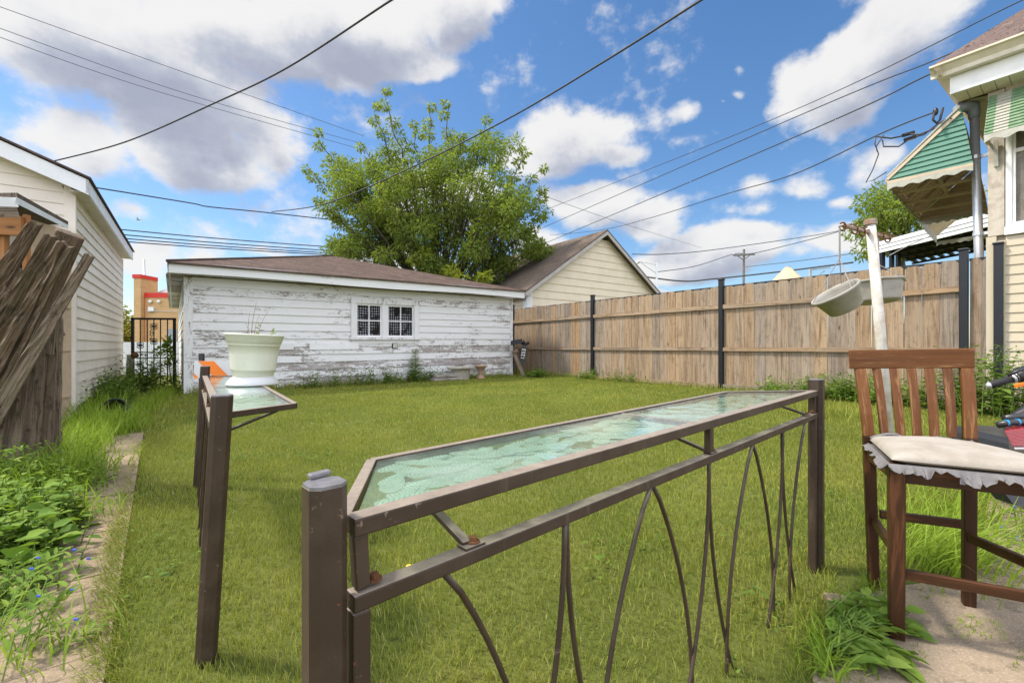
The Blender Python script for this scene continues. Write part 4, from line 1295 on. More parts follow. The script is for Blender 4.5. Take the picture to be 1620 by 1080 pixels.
def post(p0, p1, w):
    mb = MB()
    mid = [lerp(p0, p1, t) + cb * (-.012 * math.sin(math.pi * t)) for t in (0, .33, .66, 1)]
    mb.strip([[p - ca * w - cb * w, p + ca * w - cb * w, p + ca * w + cb * w, p - ca * w + cb * w] for p in mid], .5)
    return mb
post(BLs - UP * .002, TL + UP * .0, .0195).build('back_post', MAT['chair'], ch, bevel=.003)
post(BRs - UP * .002, TR + UP * .0, .0195).build('back_post', MAT['chair'], ch, bevel=.003)
for i in range(5):
    t = (i + 1) / 6
    p0, p1 = lerp(BLs, BRs, t) + UP * .0, lerp(TL, TR, t)
    mb = MB()
    pr = [lerp(p0, p1, k / 4) + cb * (-.010 * math.sin(math.pi * k / 4)) for k in range(5)]
    mb.strip([[p - ca * .0155 - cb * .007, p + ca * .0155 - cb * .007, p + ca * .0155 + cb * .007, p - ca * .0155 + cb * .007] for p in pr], .1 + i * .2)
    mb.build('slat', MAT['chair'], ch, bevel=.002)
mb = MB()
ra, rb = at(1343, 568, 2.025), at(1541, 566, 1.895)
secs = []
for k in range(9):
    p_ = lerp(ra, rb, k / 8) + cb * .018 * math.sin(math.pi * k / 8)
    secs.append([p_ - cb * .013 - UP * .0425, p_ + cb * .013 - UP * .0425, p_ + cb * .017 + UP * .04, p_ - cb * .009 + UP * .04])
mb.strip(secs, .45)
top_o = mb.build('top_rail', MAT['chair'], ch, bevel=.004)
# aprons
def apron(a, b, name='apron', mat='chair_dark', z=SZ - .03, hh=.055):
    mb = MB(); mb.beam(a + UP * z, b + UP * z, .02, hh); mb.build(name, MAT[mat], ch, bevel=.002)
apron(FLp + cb * .024, V((BLs.x, BLs.y, 0)) - cb * .02); apron(FRp + cb * .024, V((BRs.x, BRs.y, 0)) - cb * .02)
apron(FLp + ca * .024, FRp - ca * .024); apron(V((BLs.x, BLs.y, 0)) + ca * .02, V((BRs.x, BRs.y, 0)) - ca * .02)
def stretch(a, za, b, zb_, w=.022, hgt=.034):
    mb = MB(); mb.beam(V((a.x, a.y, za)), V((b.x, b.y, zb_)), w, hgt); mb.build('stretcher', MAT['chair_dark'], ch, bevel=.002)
stretch(BLp + ca * .02, .335, BRp - ca * .02, .335); stretch(FLp + ca * .024, .245, FRp - ca * .024, .245)
stretch(FLp + cb * .024, .315, BLp - cb * .02, .305); stretch(FRp + cb * .024, .315, BRp - cb * .02, .29)
# cushion
c00, c10, c11, c01 = FLp - ca * .02 - cb * .04, FRp + ca * .035 - cb * .045, V((BRs.x, BRs.y, 0)) + ca * .0 - cb * .03, V((BLs.x, BLs.y, 0)) - ca * .0 - cb * .03
nG = 22
def cush(u, v, s):
    u, v = .5 - .5 * math.cos(math.pi * u), .5 - .5 * math.cos(math.pi * v)
    p = lerp(lerp(c00, c10, u), lerp(c01, c11, u), v)
    uu, vv = 2 * u - 1, 2 * v - 1
    e_ = (max(0, 1 - abs(uu) ** 9) ** .5) * (max(0, 1 - abs(vv) ** 9) ** .5); dm_ = (1 - uu * uu) * (1 - vv * vv)
    z = SZ + .028 + (.028 * e_ + .016 * dm_ + .007 * dm_ * math.sin(u * 7 + 1) * math.sin(v * 5) if s else -.013 * e_)
    return V((p.x, p.y, z))
mb = MB()
for s in (0, 1):
    vs = [cush(j / nG, i / nG, s) for i in range(nG + 1) for j in range(nG + 1)]
    fs = []
    for i in range(nG):
        for j in range(nG):
            a = i * (nG + 1) + j
            f_ = (a, a + 1, a + nG + 2, a + nG + 1)
            fs.append(f_ if s else tuple(reversed(f_)))
    mb.faces_ix(vs, fs)
cu = mb.build('seat_cushion', MAT['cushion'], ch, smooth=True)
mb = MB(); mb.slab([V((p.x, p.y, SZ - .001)) for p in (c00 + ca * .02 + cb * .03, c10 - ca * .02 + cb * .03, c11, c01)], .012); mb.build('seat_board', MAT['torn'], ch)
# torn cover hanging below the seat
def torn(a, b, drop, n, outw, z0=SZ + .014, seed=2):
    rr = random.Random(seed); vs, fs = [], []; walk = .6
    cols_ = []
    for i in range(n + 1):
        t = i / n; p = lerp(a, b, t)
        walk = max(.12, min(1., walk + rr.uniform(-.26, .26))) if rr.random() > .12 else rr.uniform(.1, .9)
        dd = drop * (.4 + .6 * t) * walk
        wv = rr.uniform(-.006, .008)
        col = []
        for k in range(4):
            s = k / 3
            col.append(V((p.x, p.y, z0)) + outw * (.004 + (.022 * s + wv * s)) + UP * (-dd * s) + (b - a).normalized() * rr.uniform(-.006, .006) * s)
        cols_.append(col)
    for c in cols_: vs += c
    for i in range(n):
        for k in range(3):
            fs.append((i * 4 + k, i * 4 + k + 1, (i + 1) * 4 + k + 1, (i + 1) * 4 + k))
    mb = MB(); mb.faces_ix(vs, fs); return mb.build('torn_cover', MAT['torn'], ch, solid=.0018)
torn(c00 - ca * .01, c10, .070, 60, -cb, seed=4)
torn(c01, c00 + cb * .01, .034, 30, -ca, seed=8)
mb = MB()
rr = random.Random(5)
vs, fs = [], []
for i in range(19):
    t = i / 18; p = lerp(c01, c11, t) + cb * .012
    h_ = .028 + .02 * abs(math.sin(t * 7.)) + rr.uniform(-.004, .004)
    vs += [V((p.x, p.y, SZ + .005)), V((p.x, p.y, SZ + .01 + h_ * .7)) + cb * .006, V((p.x, p.y, SZ + .012 + h_)) - cb * .014, V((p.x, p.y, SZ + .006 + h_)) - cb * .03]
for i in range(18):
    for k in range(3): fs.append((i * 4 + k, i * 4 + k + 1, (i + 1) * 4 + k + 1, (i + 1) * 4 + k))
mb.faces_ix(vs, fs); mb.build('torn_cover', MAT['torn'], ch, solid=.0018, smooth=True)

# ------------------------------------------------------------------ clothesline pole and hanging baskets
pb = gnd(1407, 703); pt = at(1377, 350, 5.05)
pole = thing('clothesline_pole', 'leaning white clothesline pole with rusty crossarm in front of the board fence', 'pole', pb)
mb = MB(); mb.tube([pb - UP * .05, lerp(pb, pt, .5) + V((.004, 0, 0)), pt], [.053, .050, .047], 20); mb.build('post', MAT['oldwhite'], pole, smooth=True)
mb = MB(); mb.lathe([(.0001, .02), (.05, .02), (.062, .012), (.062, -.04), (.056, -.045)], Matrix.Translation(pt), 20); mb.build('post_cap', MAT['rustpipe'], pole)
aa, ab = at(1335, 357, 4.62), at(1408, 377, 5.45)
mb = MB(); mb.tube([aa, lerp(aa, ab, .5), ab], .021, 12); arm = mb.build('crossarm', MAT['rustpipe'], pole, smooth=True)
hooks = []
for t in (.02, .25, .40, .66, .82, .98):
    p = lerp(aa, ab, t); hd = V((-.75, -.66, 0)) if t < .5 else V((-.6, -.75, 0))
    pts = [p + V((.20, .12, .05)), p + V((.04, .03, .02)), p + V((-.05, -.04, -.01))]
    o_ = p + V((-.09, -.05, -.02)); hp = []
    for k in range(11):
        an = k / 10 * 1.75 * math.pi
        hp.append(o_ + V((-.038 * math.cos(an) * .9, .0, -.042 * math.sin(an))) - V((-.03, 0, 0)))
    mb = MB(); mb.tube(pts + hp, .0085, 6); mb.build('eye_hook', MAT['rust'], pole, smooth=True)
    hooks.append(o_ + V((.0, 0, -.04)))

def basket(c, rad, dep, tiltm, hook, label, octo=False, low=.6):
    b = thing('hanging_basket', label, 'plant basket', c, 'taupe hanging baskets on the clothesline pole')
    Mx = Matrix.Translation(c) @ tiltm
    mb = MB(); n = 8 if octo else 40
    t = .008
    mb.lathe([(.0001, -dep), (rad * low, -dep), (rad * (low + .1), -dep * .94), (rad * .96, -.02), (rad * 1.04, -.018), (rad * 1.06, 0), (rad * 1.03, .01), (rad * .95, .004), (rad * .93, -.03), (rad * .72, -dep * .55)], Mx, n)
    mb.build('bowl', MAT['taupe'], b, smooth=not octo, bevel=.008 if octo else 0)
    mb = MB(); mb.lathe([(.0001, -dep * .55), (rad * .4, -dep * .5), (rad * .73, -dep * .56)], Mx, 24); mb.build('soil', MAT['soil'], b, smooth=True)
    kn = hook + V((.0, 0, -.28))
    mb = MB(); mb.tube([hook + UP * .03, hook - UP * .1, kn], [.009, .008, .009], 8)
    for k in range(3):
        an = 2 * math.pi * k / 3 + .5
        p = Mx @ V((rad * 1.0 * math.cos(an), rad * 1.0 * math.sin(an), .005)); mb.tube([kn, p], .0045, 5)
    mb.build('hanger', MAT['string'], b)
    return b
c1 = at(1321, 462, 4.55)
vw = V((c1.x, c1.y, 0)).normalized(); rw = V((vw.y, -vw.x, 0))
basket(c1, .215, .21, Matrix.Rotation(R(-29), 4, vw) @ Matrix.Rotation(R(17), 4, rw), hooks[0], 'grey plastic hanging basket tilted on its strings left of the white pole')
c2 = at(1384, 447, 5.35)
basket(c2, .285, .235, Matrix.Rotation(R(-2), 4, 'Y') @ Matrix.Rotation(R(-6), 4, 'X') @ Matrix.Rotation(R(22), 4, 'Z'), hooks[4], 'taupe eight sided hanging basket hanging level behind the white pole', True, .72)
# ------------------------------------------------------------------ house on the right
HC = V((7.93, 7.58, 0)); HW = -D1; HNm = V((-.807, -.590, 0)); HR = D2     # wall runs along HW toward the viewer; far wall runs along HR
hs = thing('beige_house', 'beige sided house corner with gutters and flaking trim at the right edge', 'house', HC)
def hp_(s, z, o=0, b=0): return HC + HW * s + HNm * o + HR * 0 + D1 * b + UP * z
def hbox(mb, s0, s1, z0, z1, o0, o1):
    mb.hexa([hp_(s0, z0, o0), hp_(s1, z0, o0), hp_(s1, z0, o1), hp_(s0, z0, o1), hp_(s0, z1, o0), hp_(s1, z1, o0), hp_(s1, z1, o1), hp_(s0, z1, o1)])
mb = MB()
siding(mb, HC, HW, HNm, [.05 + .155 * i for i in range(19)], lambda z: (.2, 4), .018, seg=9, r=.5)
mb.build('wall', MAT['vinyl2'], hs)
mb = MB(); mb.box(hp_(.03, 0, -.05), HW * 4, -HNm * .2, UP * 5.6); mb.box(hp_(.03, 0, -.06), HR * 5, HW * .2, UP * 5.6); mb.build('inner_wall', MAT['oldcream'], hs)
mb = MB(); hbox(mb, -.02, .10, 0, 2.86, -.04, .035); hbox(mb, .105, .2, 0, 2.78, -.04, .028); mb.build('corner_trim', MAT['vinyl2'], hs, bevel=.004)
mb = MB(); hbox(mb, 0, .19, 2.87, 5.25, -.04, .03); mb.build('pilaster', MAT['oldcream'], hs, bevel=.004)
mb = MB(); hbox(mb, .2, 4, 4.9, 5.3, -.04, .0); mb.build('frieze', MAT['oldcream'], hs)
mb = MB(); hbox(mb, .19, 4, 2.86, 2.99, -.04, .05); mb.build('sill_board', MAT['white_trim'], hs, bevel=.003)
mb = MB(); hbox(mb, .2, .27, 2.99, 4.9, -.04, .02); hbox(mb, 1.2, 1.3, 2.99, 4.9, -.04, .02); hbox(mb, .27, 1.2, 4.18, 4.24, -.05, -.005); hbox(mb, .27, .31, 2.99, 4.9, -.05, 0); hbox(mb, .31, 1.2, 2.99, 3.06, -.05, 0)
hw = mb.build('window', MAT['white_trim'], hs, bevel=.003)
mb = MB(); hbox(mb, .31, 1.2, 3.06, 4.9, -.045, -.04); mb.build('pane', MAT['winglass'], hw)
mb = MB(); hbox(mb, .21, 1.25, 2.98, 4.95, -.30, -.25); mb.build('dark_room', MAT['dark'], hw)
# eaves: gutter, fascia board, soffit boards, both sides
def hq(s, b, z): return HC + HNm * s + D1 * b + UP * z     # s outwards, b beyond the corner
mb = MB(); prof = [(.50, 5.60), (.50, 5.66), (.56, 5.74), (.60, 5.76), (.60, 5.79), (.47, 5.79), (.47, 5.60)]
a = [hq(s, .62, z) for s, z in prof]; b = [hq(s, -6, z) for s, z in prof]
for i in range(len(prof)):
    j = (i + 1) % len(prof); mb.face([a[i], a[j], b[j], b[i]])
mb.face(a)
pr2 = [(.52, 5.60), (.52, 5.66), (.58, 5.74), (.62, 5.76), (.62, 5.79), (.47, 5.79), (.47, 5.60)]
a = [HC + HNm * .6 + D1 * s + UP * z for s, z in pr2]; b = [p + HR * 6 for p in a]
for i in range(len(pr2)):
    j = (i + 1) % len(pr2); mb.face([a[i], b[i], b[j], a[j]])
mb.build('gutter', MAT['cream_trim'], hs)
mb = MB(); mb.hexa([hq(.38, .40, 5.30), hq(.35, .40, 5.30), hq(.35, .40, 5.585), hq(.38, .40, 5.585), hq(.38, -6, 5.30), hq(.35, -6, 5.30), hq(.35, -6, 5.585), hq(.38, -6, 5.585)])
c0 = HC + HNm * .349 + D1 * .40
mb.hexa([c0 + UP * 5.30, c0 - D1 * .03 + UP * 5.30, c0 - D1 * .03 + UP * 5.585, c0 + UP * 5.585] + [p + HR * 6 for p in (c0 + UP * 5.30, c0 - D1 * .03 + UP * 5.30, c0 - D1 * .03 + UP * 5.585, c0 + UP * 5.585)])
mb.build('fascia', MAT['white_trim'], hs)
mb = MB()
mb.slab([hq(.5, .52, 5.59), hq(.5, -6, 5.59), hq(-.1, -6, 5.59), hq(-.1, .52, 5.59)], .008)
mb.slab([HC + HNm * -.1 + D1 * .52 + UP * 5.59, HC + HNm * -.1 + D1 * 0 + UP * 5.59, HC + HR * 6 + UP * 5.59, HC + HR * 6 + D1 * .52 + UP * 5.59], .008)
for k in range(40):
    y0 = .365 - k * .16
    mb.slab([hq(.345, y0, 5.31), hq(.345, y0 - .152, 5.31), hq(.0, y0 - .152, 5.27), hq(.0, y0, 5.27)], .012)
    x0 = .345 - k * .16
    if k > 2: mb.slab([HC + HNm * x0 + D1 * .365 + UP * 5.31, HC + HNm * x0 + D1 * .0 + UP * 5.27, HC + HNm * (x0 - .152) + UP * 5.27, HC + HNm * (x0 - .152) + D1 * .365 + UP * 5.31], .012)
mb.build('soffit', MAT['soffit'], hs)
mb = MB()
r0 = hq(.58, .60, 5.80); dz = 5.0
def rt(pts, o, u, vv):
    n_ = u.cross(vv); mb.face(pts, [((p - o).dot(u), (p - o).dot(vv)) for p in pts], .5)
hip = r0 + (-HNm - D1) * 5 + UP * 4.3
v_ = (-HNm * 5 + UP * 4.3).normalized()
rt([r0, r0 + HW * 9, r0 + HW * 9 - HNm * 5 + UP * 4.3, hip], r0, HW, v_)
v2 = (-D1 * 5 + UP * 4.3).normalized()
rt([r0, hip, hip + HR * 4, r0 + HR * 9], r0, HR, v2)
mb.build('roof', MAT['shingle3'], hs)
# conduit and weatherhead
mb = MB(); c1_, c2_ = at(1549, 410, 7.95), at(1541, 178, 7.95); mb.tube([c1_ - UP * .6, c1_, c2_], .062, 14); cd = mb.build('conduit', MAT['galv'], hs, smooth=True)
mb = MB()
for y_ in (248, 370):
    mb = MB(); p = lerp(c2_, c1_, (y_ - 176) / 234); mb.tube([p - UP * .03, p + UP * .03], .075, 12); mb.beam(p, p + V((.12, -.2, 0)), .03, .05); mb.build('strap', MAT['galv'], cd)
mb = MB(); mb.tube([c2_ - UP * .10, c2_ + UP * .0, c2_ + V((-.03, 0, .09)), c2_ + V((-.16, .0, .12)), c2_ + V((-.30, .0, .04)), c2_ + V((-.33, 0, .0))], [.075, .085, .11, .10, .075, .04], 12); mb.build('weatherhead', MAT['greypaint'], cd, smooth=True)

# striped window awning
aw = thing('window_awning', 'faded green and white striped aluminium awning over the house window', 'awning', hp_(.6, 4.5, .1))
nS = 13
def awp(s, t): # t 0 top..1 bottom
    return hp_(s, lerp(5.18, 4.42, t), .06 + .42 * t)
strip = [(.02, .12, 'green_slat2'), (.12, .28, 'pale_slat'), (.28, .62, 'green_slat2'), (.62, .78, 'pale_slat'), (.78, 1.4, 'green_slat2')]
for (s0, s1, kk) in strip:
    mb = MB()
    for k in range(nS):
        t0, t1 = k / nS, (k + 1) / nS
        A, B, C, D_ = awp(s0, t1), awp(s1, t1), awp(s1, t0), awp(s0, t0)
        o_ = HNm * .018 + UP * .012
        mb.face([A + o_, B + o_, C, D_]); mb.face([A - UP * .012, B - UP * .012, B + o_, A + o_])
    mb.build('slats', MAT[kk], aw)
mb = MB()
n_ = 60
for k in range(n_):
    s0, s1 = .02 + 1.38 * k / n_, .02 + 1.38 * (k + 1) / n_
    d0_, d1_ = .10 + .025 * math.cos(s0 * 24), .10 + .025 * math.cos(s1 * 24)
    mb.face([hp_(s0, 4.42 - d0_, .50), hp_(s1, 4.42 - d1_, .50), hp_(s1, 4.42, .495), hp_(s0, 4.42, .495)])
mb.build('valance', MAT['pale_slat'], aw, solid=.006)
mb = MB()
for (a, b) in ((awp(.03, 0), awp(.03, 1)), (hp_(.03, 4.42, .02), hp_(.03, 4.42, .48)), (awp(1.38, 0), awp(1.38, 1))): mb.beam(a - UP * .03, b - UP * .03, .03, .03)
mb.beam(hp_(.10, 4.0, .04), hp_(.10, 4.42, .10), .05, .05)
mb.build('frame', MAT['pale_slat'], aw)

# porch awning beyond the corner, green side panel
pa = thing('porch_awning', 'green aluminium porch awning with scalloped edge jutting from the house over the fence', 'awning', V((7.5, 8.1, 4.1)))
WT, WBt, OB = at(1519, 172, 7.82), at(1540, 262, 7.70), at(1404, 291, 8.68)
OB.z = WBt.z = (OB.z + WBt.z) / 2
OT = OB + UP * .14
AD = V((.753, .658, 0))
def side_panel(off, mat, parent, under):
    mb = MB()
    nS = 11
    for k in range(nS):
        t0, t1 = k / nS, (k + 1) / nS
        zl = lambda t: lerp(WBt.z, WT.z, t)
        def xe(t):   # outer edge as the panel narrows upwards
            zz = zl(t); f = max(0, (zz - OT.z) / (WT.z - OT.z)); 
            return lerp(OT, WT, f)
        A = V((WBt.x, WBt.y, zl(t0))); Dp = lerp(V((WBt.x, WBt.y, WBt.z)), V((WT.x + .03, WT.y, WT.z)), t1)
        A = lerp(V((WBt.x, WBt.y, WBt.z)), V((WT.x + .03, WT.y, WT.z)), t0)
        B = V((xe(t0).x, xe(t0).y, zl(t0))); C = V((xe(t1).x, xe(t1).y, zl(t1)))
        nn_ = HNm * .02
        o = AD * off
        mb.face([A + nn_ + o, B + nn_ + o, C + o, Dp + o]); mb.face([A + o - UP * .002, B + o - UP * .002, B + nn_ + o, A + nn_ + o])
        mb.face([A + o + AD * .02, Dp + o + AD * .02, C + o + AD * .02, B + o + AD * .02])
    return mb.build('side_panel', MAT[mat], parent)
side_panel(0, 'green_slat', pa, False)
LW = 3.8
side_panel(LW, 'awn_under', pa, True)
mb = MB()   # sloping deck: ribbed pans, seen from below
nR = 18
for k in range(nR):
    a, b = AD * (LW * k / nR), AD * (LW * (k + 1) / nR - .05)
    mb.hexa([OT + a, OT + b, OT + b + UP * .035, OT + a + UP * .035, WT + a, WT + b, WT + b + UP * .035, WT + a + UP * .035])
    mb.hexa([OT + b + UP * .03, OT + b + AD * .05 + UP * .03, OT + b + AD * .05 + UP * .05, OT + b + UP * .05, WT + b + UP * .03, WT + b + AD * .05 + UP * .03, WT + b + AD * .05 + UP * .05, WT + b + UP * .05])
mb.build('roof_pans', MAT['awn_under'], pa)
mb = MB()
for f in (.0, .5, .985):
    p = lerp(OT, WT, f) - UP * .05; mb.beam(p, p + AD * LW, .06, .06)
for k in range(5):
    a = AD * (LW * k / 4); mb.beam(OT + a - UP * .1, V((WBt.x, WBt.y, WBt.z)) + a, .05, .05)
    mb.beam(OT + a - UP * .04, WT + a - UP * .06, .05, .05)
mb.build('frame', MAT['awn_under'], pa)
def scallop(p, q, drop, n, par, mat='pale_slat'):
    mb = MB(); L_ = (q - p).length; m_ = max(8, int(L_ * 22))
    for k in range(m_):
        t0, t1 = k / m_, (k + 1) / m_
        d0_ = drop * (.84 + .16 * math.cos(t0 * n * 2 * math.pi)); d1_ = drop * (.84 + .16 * math.cos(t1 * n * 2 * math.pi))
        A, B = lerp(p, q, t0), lerp(p, q, t1); mb.face([A - UP * d0_, B - UP * d1_, B, A])
    return mb.build('valance', MAT[mat], par, solid=.008)
scallop(OB + HNm * .02 + UP * .02, WBt + HNm * .02 + UP * .02, .13, 5, pa)
scallop(OT + D1 * .02, OT + AD * LW + D1 * .02, .17, 11, pa)
scallop(OB + AD * LW, WBt + AD * LW, .13, 7, pa)
mb = MB(); mb.beam(OT + UP * .02, WT + UP * .04, .05, .03); mb.build('edge_trim', MAT['pale_slat'], pa)
# second awning further along
pa2 = thing('porch_awning', 'second tan porch awning further along behind the green one', 'awning', OB + AD * 5)
o2 = AD * (LW + .35) - UP * .05
mb = MB()
for k in range(12):
    a, b = AD * (2.6 * k / 12), AD * (2.6 * (k + 1) / 12 - .05)
    mb.hexa([OT + o2 + a, OT + o2 + b, OT + o2 + b + UP * .03, OT + o2 + a + UP * .03, WT + o2 + a, WT + o2 + b, WT + o2 + b + UP * .03, WT + o2 + a + UP * .03])
mb.build('roof_pans', MAT['awn_under'], pa2)
scallop(OT + o2, OT + o2 + AD * 2.6, .22, 9, pa2); scallop(OB + o2 + AD * 2.6, WBt + o2 + AD * 2.6, .13, 7, pa2)

# service cable tangle by the awning
tg = thing('cable_tangle', 'tangle of black service cables drooping from the weatherhead to the overhead line', 'cable', at(1480, 190, 8.0))
j0 = at(1386, 216, 8.9)
wh = c2_ + V((-.28, 0, .02))
mb = MB()
for (pts, r_) in (
    ([wh, at(1505, 188, 7.9), at(1480, 203, 8.2), at(1455, 213, 8.5), at(1438, 213, 8.7), at(1410, 219, 8.8), j0], .016),
    ([wh + UP * .03, at(1512, 180, 7.9), at(1484, 196, 8.2), at(1462, 213, 8.5), at(1440, 219, 8.7), at(1422, 232, 8.8), at(1398, 232, 8.8), at(1396, 222, 8.9)], .014),
    ([wh - UP * .03, at(1508, 190, 7.9), at(1486, 207, 8.2), at(1470, 222, 8.4)], .014),
    ([j0, at(1384, 228, 8.9), at(1390, 244, 8.9), at(1381, 268, 8.9), at(1370, 289, 8.9), at(1382, 285, 8.9), at(1403, 272, 8.8)], .01),
    ([at(1398, 214, 8.8), at(1386, 232, 8.9), at(1388, 240, 8.9)], .01),
    ([at(1478, 178, 8.0), at(1476, 190, 8.0), at(1482, 195, 8.0), at(1487, 190, 8.0), at(1492, 170, 7.9)], .018)):
    mb.tube(pts, r_, 6)
mb.build('strands', MAT['cable'], tg, smooth=True)
mb = MB()
for (x, y, Y) in ((1437, 212, 8.7), (1440, 219, 8.7)):
    p = at(x, y, Y); mb = MB(); mb.tube([p - V((.1, 0, .03)), p + V((.1, 0, .03))], .035, 8); mb.build('connector', MAT['bplastic'], tg)
mb = MB(); p = at(1480, 177, 8.0); mb.ball(p, .04, .04, .07, 8); mb.build('insulator', MAT['bplastic'], tg)

# flat carport roof beyond the fence
cp = thing('carport', 'flat dark carport roof with white edge standing beyond the board fence', 'carport', at(1450, 410, 15))
ca0, ca1 = at(1386, 385, 17.0), at(1490, 357, 14.4)
ca1 = ca0 + (ca1 - ca0) * 2.2
dR = D2 * 5
mb = MB(); mb.hexa([ca0, ca0 + dR, ca0 + dR + UP * .03, ca0 + UP * .03, ca1, ca1 + dR, ca1 + dR + UP * .03, ca1 + UP * .03]); mb.build('roof', MAT['white_metal'], cp)
mb = MB()
for k in range(3):
    o_ = HNm * (.06 - .025 * k) - UP * (.005 + .13 * k)
    mb.hexa([ca0 + o_ - UP * .12, ca0 + o_ - UP * .12 + D2 * .05, ca0 + o_ + D2 * .05, ca0 + o_, ca1 + o_ - UP * .12, ca1 + o_ - UP * .12 + D2 * .05, ca1 + o_ + D2 * .05, ca1 + o_])
mb.build('edge_trim', MAT['white_metal'], cp)
mb = MB()
for k in range(14):
    p = lerp(ca0, ca1, (k + .3) / 14) - UP * .16; mb.beam(p + D2 * .1, p + dR, .09, .10)
for k in range(5):
    o_ = D2 * (.3 + k * 1.1) - UP * .25; mb.beam(ca0 + o_, ca1 + o_, .06, .08)
mb.slab([ca0 - UP * .04 + D2 * .06, ca0 - UP * .04 + dR, ca1 - UP * .04 + dR, ca1 - UP * .04 + D2 * .06], .01)
mb.build('underside', MAT['dark'], cp)
for (x, yb, dd) in ((1393, 388, .1), (1412, 385, 1.2), (1418, 385, 2.0)):
    p = ca0 + D2 * dd + (ca1 - ca0).normalized() * (.25); mb = MB(); mb.beam(V((p.x, p.y, 0)), p - UP * .1, .12, .12); mb.build('post', MAT['black_metal'], cp)

# ------------------------------------------------------------------ moped at the right edge
mo = thing('moped', 'moped with grey bag and red tail light parked at the right edge behind the chair', 'moped', V((3.25, 2.9, 0)))
def mp(x, y, z): return V((x, y, z))
# handlebar with grip
g0, g1, g2 = at(1566, 609, 3.0), at(1600, 599, 2.98), at(1650, 584, 2.95)
mb = MB(); mb.tube([g0, lerp(g0, g1, .1), lerp(g0, g1, .5), g1], [.02, .024, .022, .024], 14); gp_ = mb.build('grip', MAT['rubber'], mo, smooth=True)
mb = MB(); mb.ball(g0 - (g1 - g0).normalized() * .004, .018, .018, .021, 8); mb.build('grip_end', MAT['galv'], gp_, smooth=True)
mb = MB(); dg = (g2 - g1).normalized(); mb.tube([g1 + dg * .0, g1 + dg * .012], .032, 14); mb.tube([g1 + dg * .02, g1 + dg * .028], .034, 14); mb.build('collar', MAT['galv'], mo, smooth=True)
mb = MB(); mb.tube([g1 + dg * .01, g1 + dg * .05, g2, g2 + V((.4, -.02, -.02)), g2 + V((.5, .1, -.05))], [.026, .055, .06, .05, .02], 12); mb.build('switch_housing', MAT['bplastic'], mo, smooth=True)
mb = MB(); mb.tube([at(1594, 594, 2.93), at(1612, 586, 2.9), at(1650, 575, 2.88)], .010, 8); mb.build('brake_lever', MAT['bplastic'], mo, smooth=True)
mb = MB(); p = at(1617, 610, 2.88); mb.box(p - V((.03, 0, .012)), V((.07, 0, .012)), V((0, .02, 0)), UP * .024); mb.build('reflector', MAT['orange'], mo, bevel=.004)
mb = MB(); mb.tube([g2 + V((.3, 0, 0)), mp(3.42, 3.1, .55), mp(3.42, 3.25, .2)], [.03, .04, .04], 10); mb.build('steering_stem', MAT['bplastic'], mo, smooth=True)
# open bag
def bagring(px0, py, Y0, w, d, z): pass
mb = MB()
bl = at(1560, 672, 2.55); zb_ = .42
rim = [(-.30, .0, .60), (-.285, .0, .655), (-.22, .02, .705), (-.1, .04, .735), (.1, .04, .74), (.25, .02, .70)]
vs, fs = [], []
cxb = 3.19
ring = []
for k in range(28):
    an = 2 * math.pi * k / 28
    x, y = math.cos(an), math.sin(an)
    sx = abs(x) ** .55 * (1 if x > 0 else -1); sy = abs(y) ** .55 * (1 if y > 0 else -1)
    ring.append((sx, sy))
lv = [(.36, .0, .85), (.40, .02, .98), (.5, .04, 1.0), (.60, .05, .98), (.66, .05, .95), (.655, .045, .9), (.5, .04, .92), (.44, .04, .9)]
for (z, o_, sc_) in lv:
    for (sx, sy) in ring:
        zz = z + (.07 * max(0, sy) ** 1.0 * (1 if z > .55 else 0)) + (.07 * sx if z > .5 else 0) - .03
        vs.append(V((cxb + .235 * sc_ * sx, 2.62 + .15 * sc_ * sy, zz)))
m_ = len(ring)
for a in range(len(lv) - 1):
    for k in range(m_): fs.append((a * m_ + k, a * m_ + (k + 1) % m_, (a + 1) * m_ + (k + 1) % m_, (a + 1) * m_ + k))
mb.faces_ix(vs, fs); mb.build('bag', MAT['greyfab'], mo, smooth=True)
mb = MB(); mb.tube([at(1578, 672, 2.52), at(1600, 668, 2.5), at(1640, 666, 2.5)], .018, 10); mb.tube([at(1590, 662, 2.6), at(1640, 655, 2.6)], .02, 10); mb.build('rack', MAT['bplastic'], mo, smooth=True)
MAT['bluetie'] = M_plain('blue_tie_plastic', (.02, .32, .62), .4)
for (x, y, Y) in ((1592, 669, 2.507), (1609, 667.4, 2.5)):
    mb = MB(); p = at(x, y, Y); mb.tube([p - V((.005, 0, 0)), p + V((.004, 0, 0))], .0195, 10); mb.build('blue_tie', MAT['bluetie'], mo)
# tail light
mb = MB(); a, b, c, d = at(1588, 681, 2.40), at(1660, 672, 2.40), at(1660, 707, 2.38), at(1602, 707, 2.38)
bk = V((.14, .12, 0)); mb.hexa([d, c, c + bk, d + bk, a, b, b + bk, a + bk])
m, g_, b_ = mk('red_lens'); b_.inputs['Base Color'].default_value = (.27, .007, .010, 1); b_.inputs['Roughness'].default_value = .12; b_.inputs['Coat Weight'].default_value = .6
uv_ = tc(g_, 'UV'); wv_ = g_.nodes.new('ShaderNodeTexWave'); wv_.inputs['Scale'].default_value = 45.; link(g_, uv_, wv_.inputs['Vector']); bump(g_, b_, wv_.outputs['Fac'], .5, .004)
mb.build('tail_light', m, mo, bevel=.008)
mb = MB(); mb.hexa([d - UP * .012 - V((0, .01, 0)), c - UP * .012 - V((0, .01, 0)), c + bk - UP * .012, d + bk - UP * .012, d - V((.004, .01, .001)), c - V((0, .01, .001)), c + bk, d + bk]); mb.build('light_trim', MAT['galv'], mo, bevel=.003)
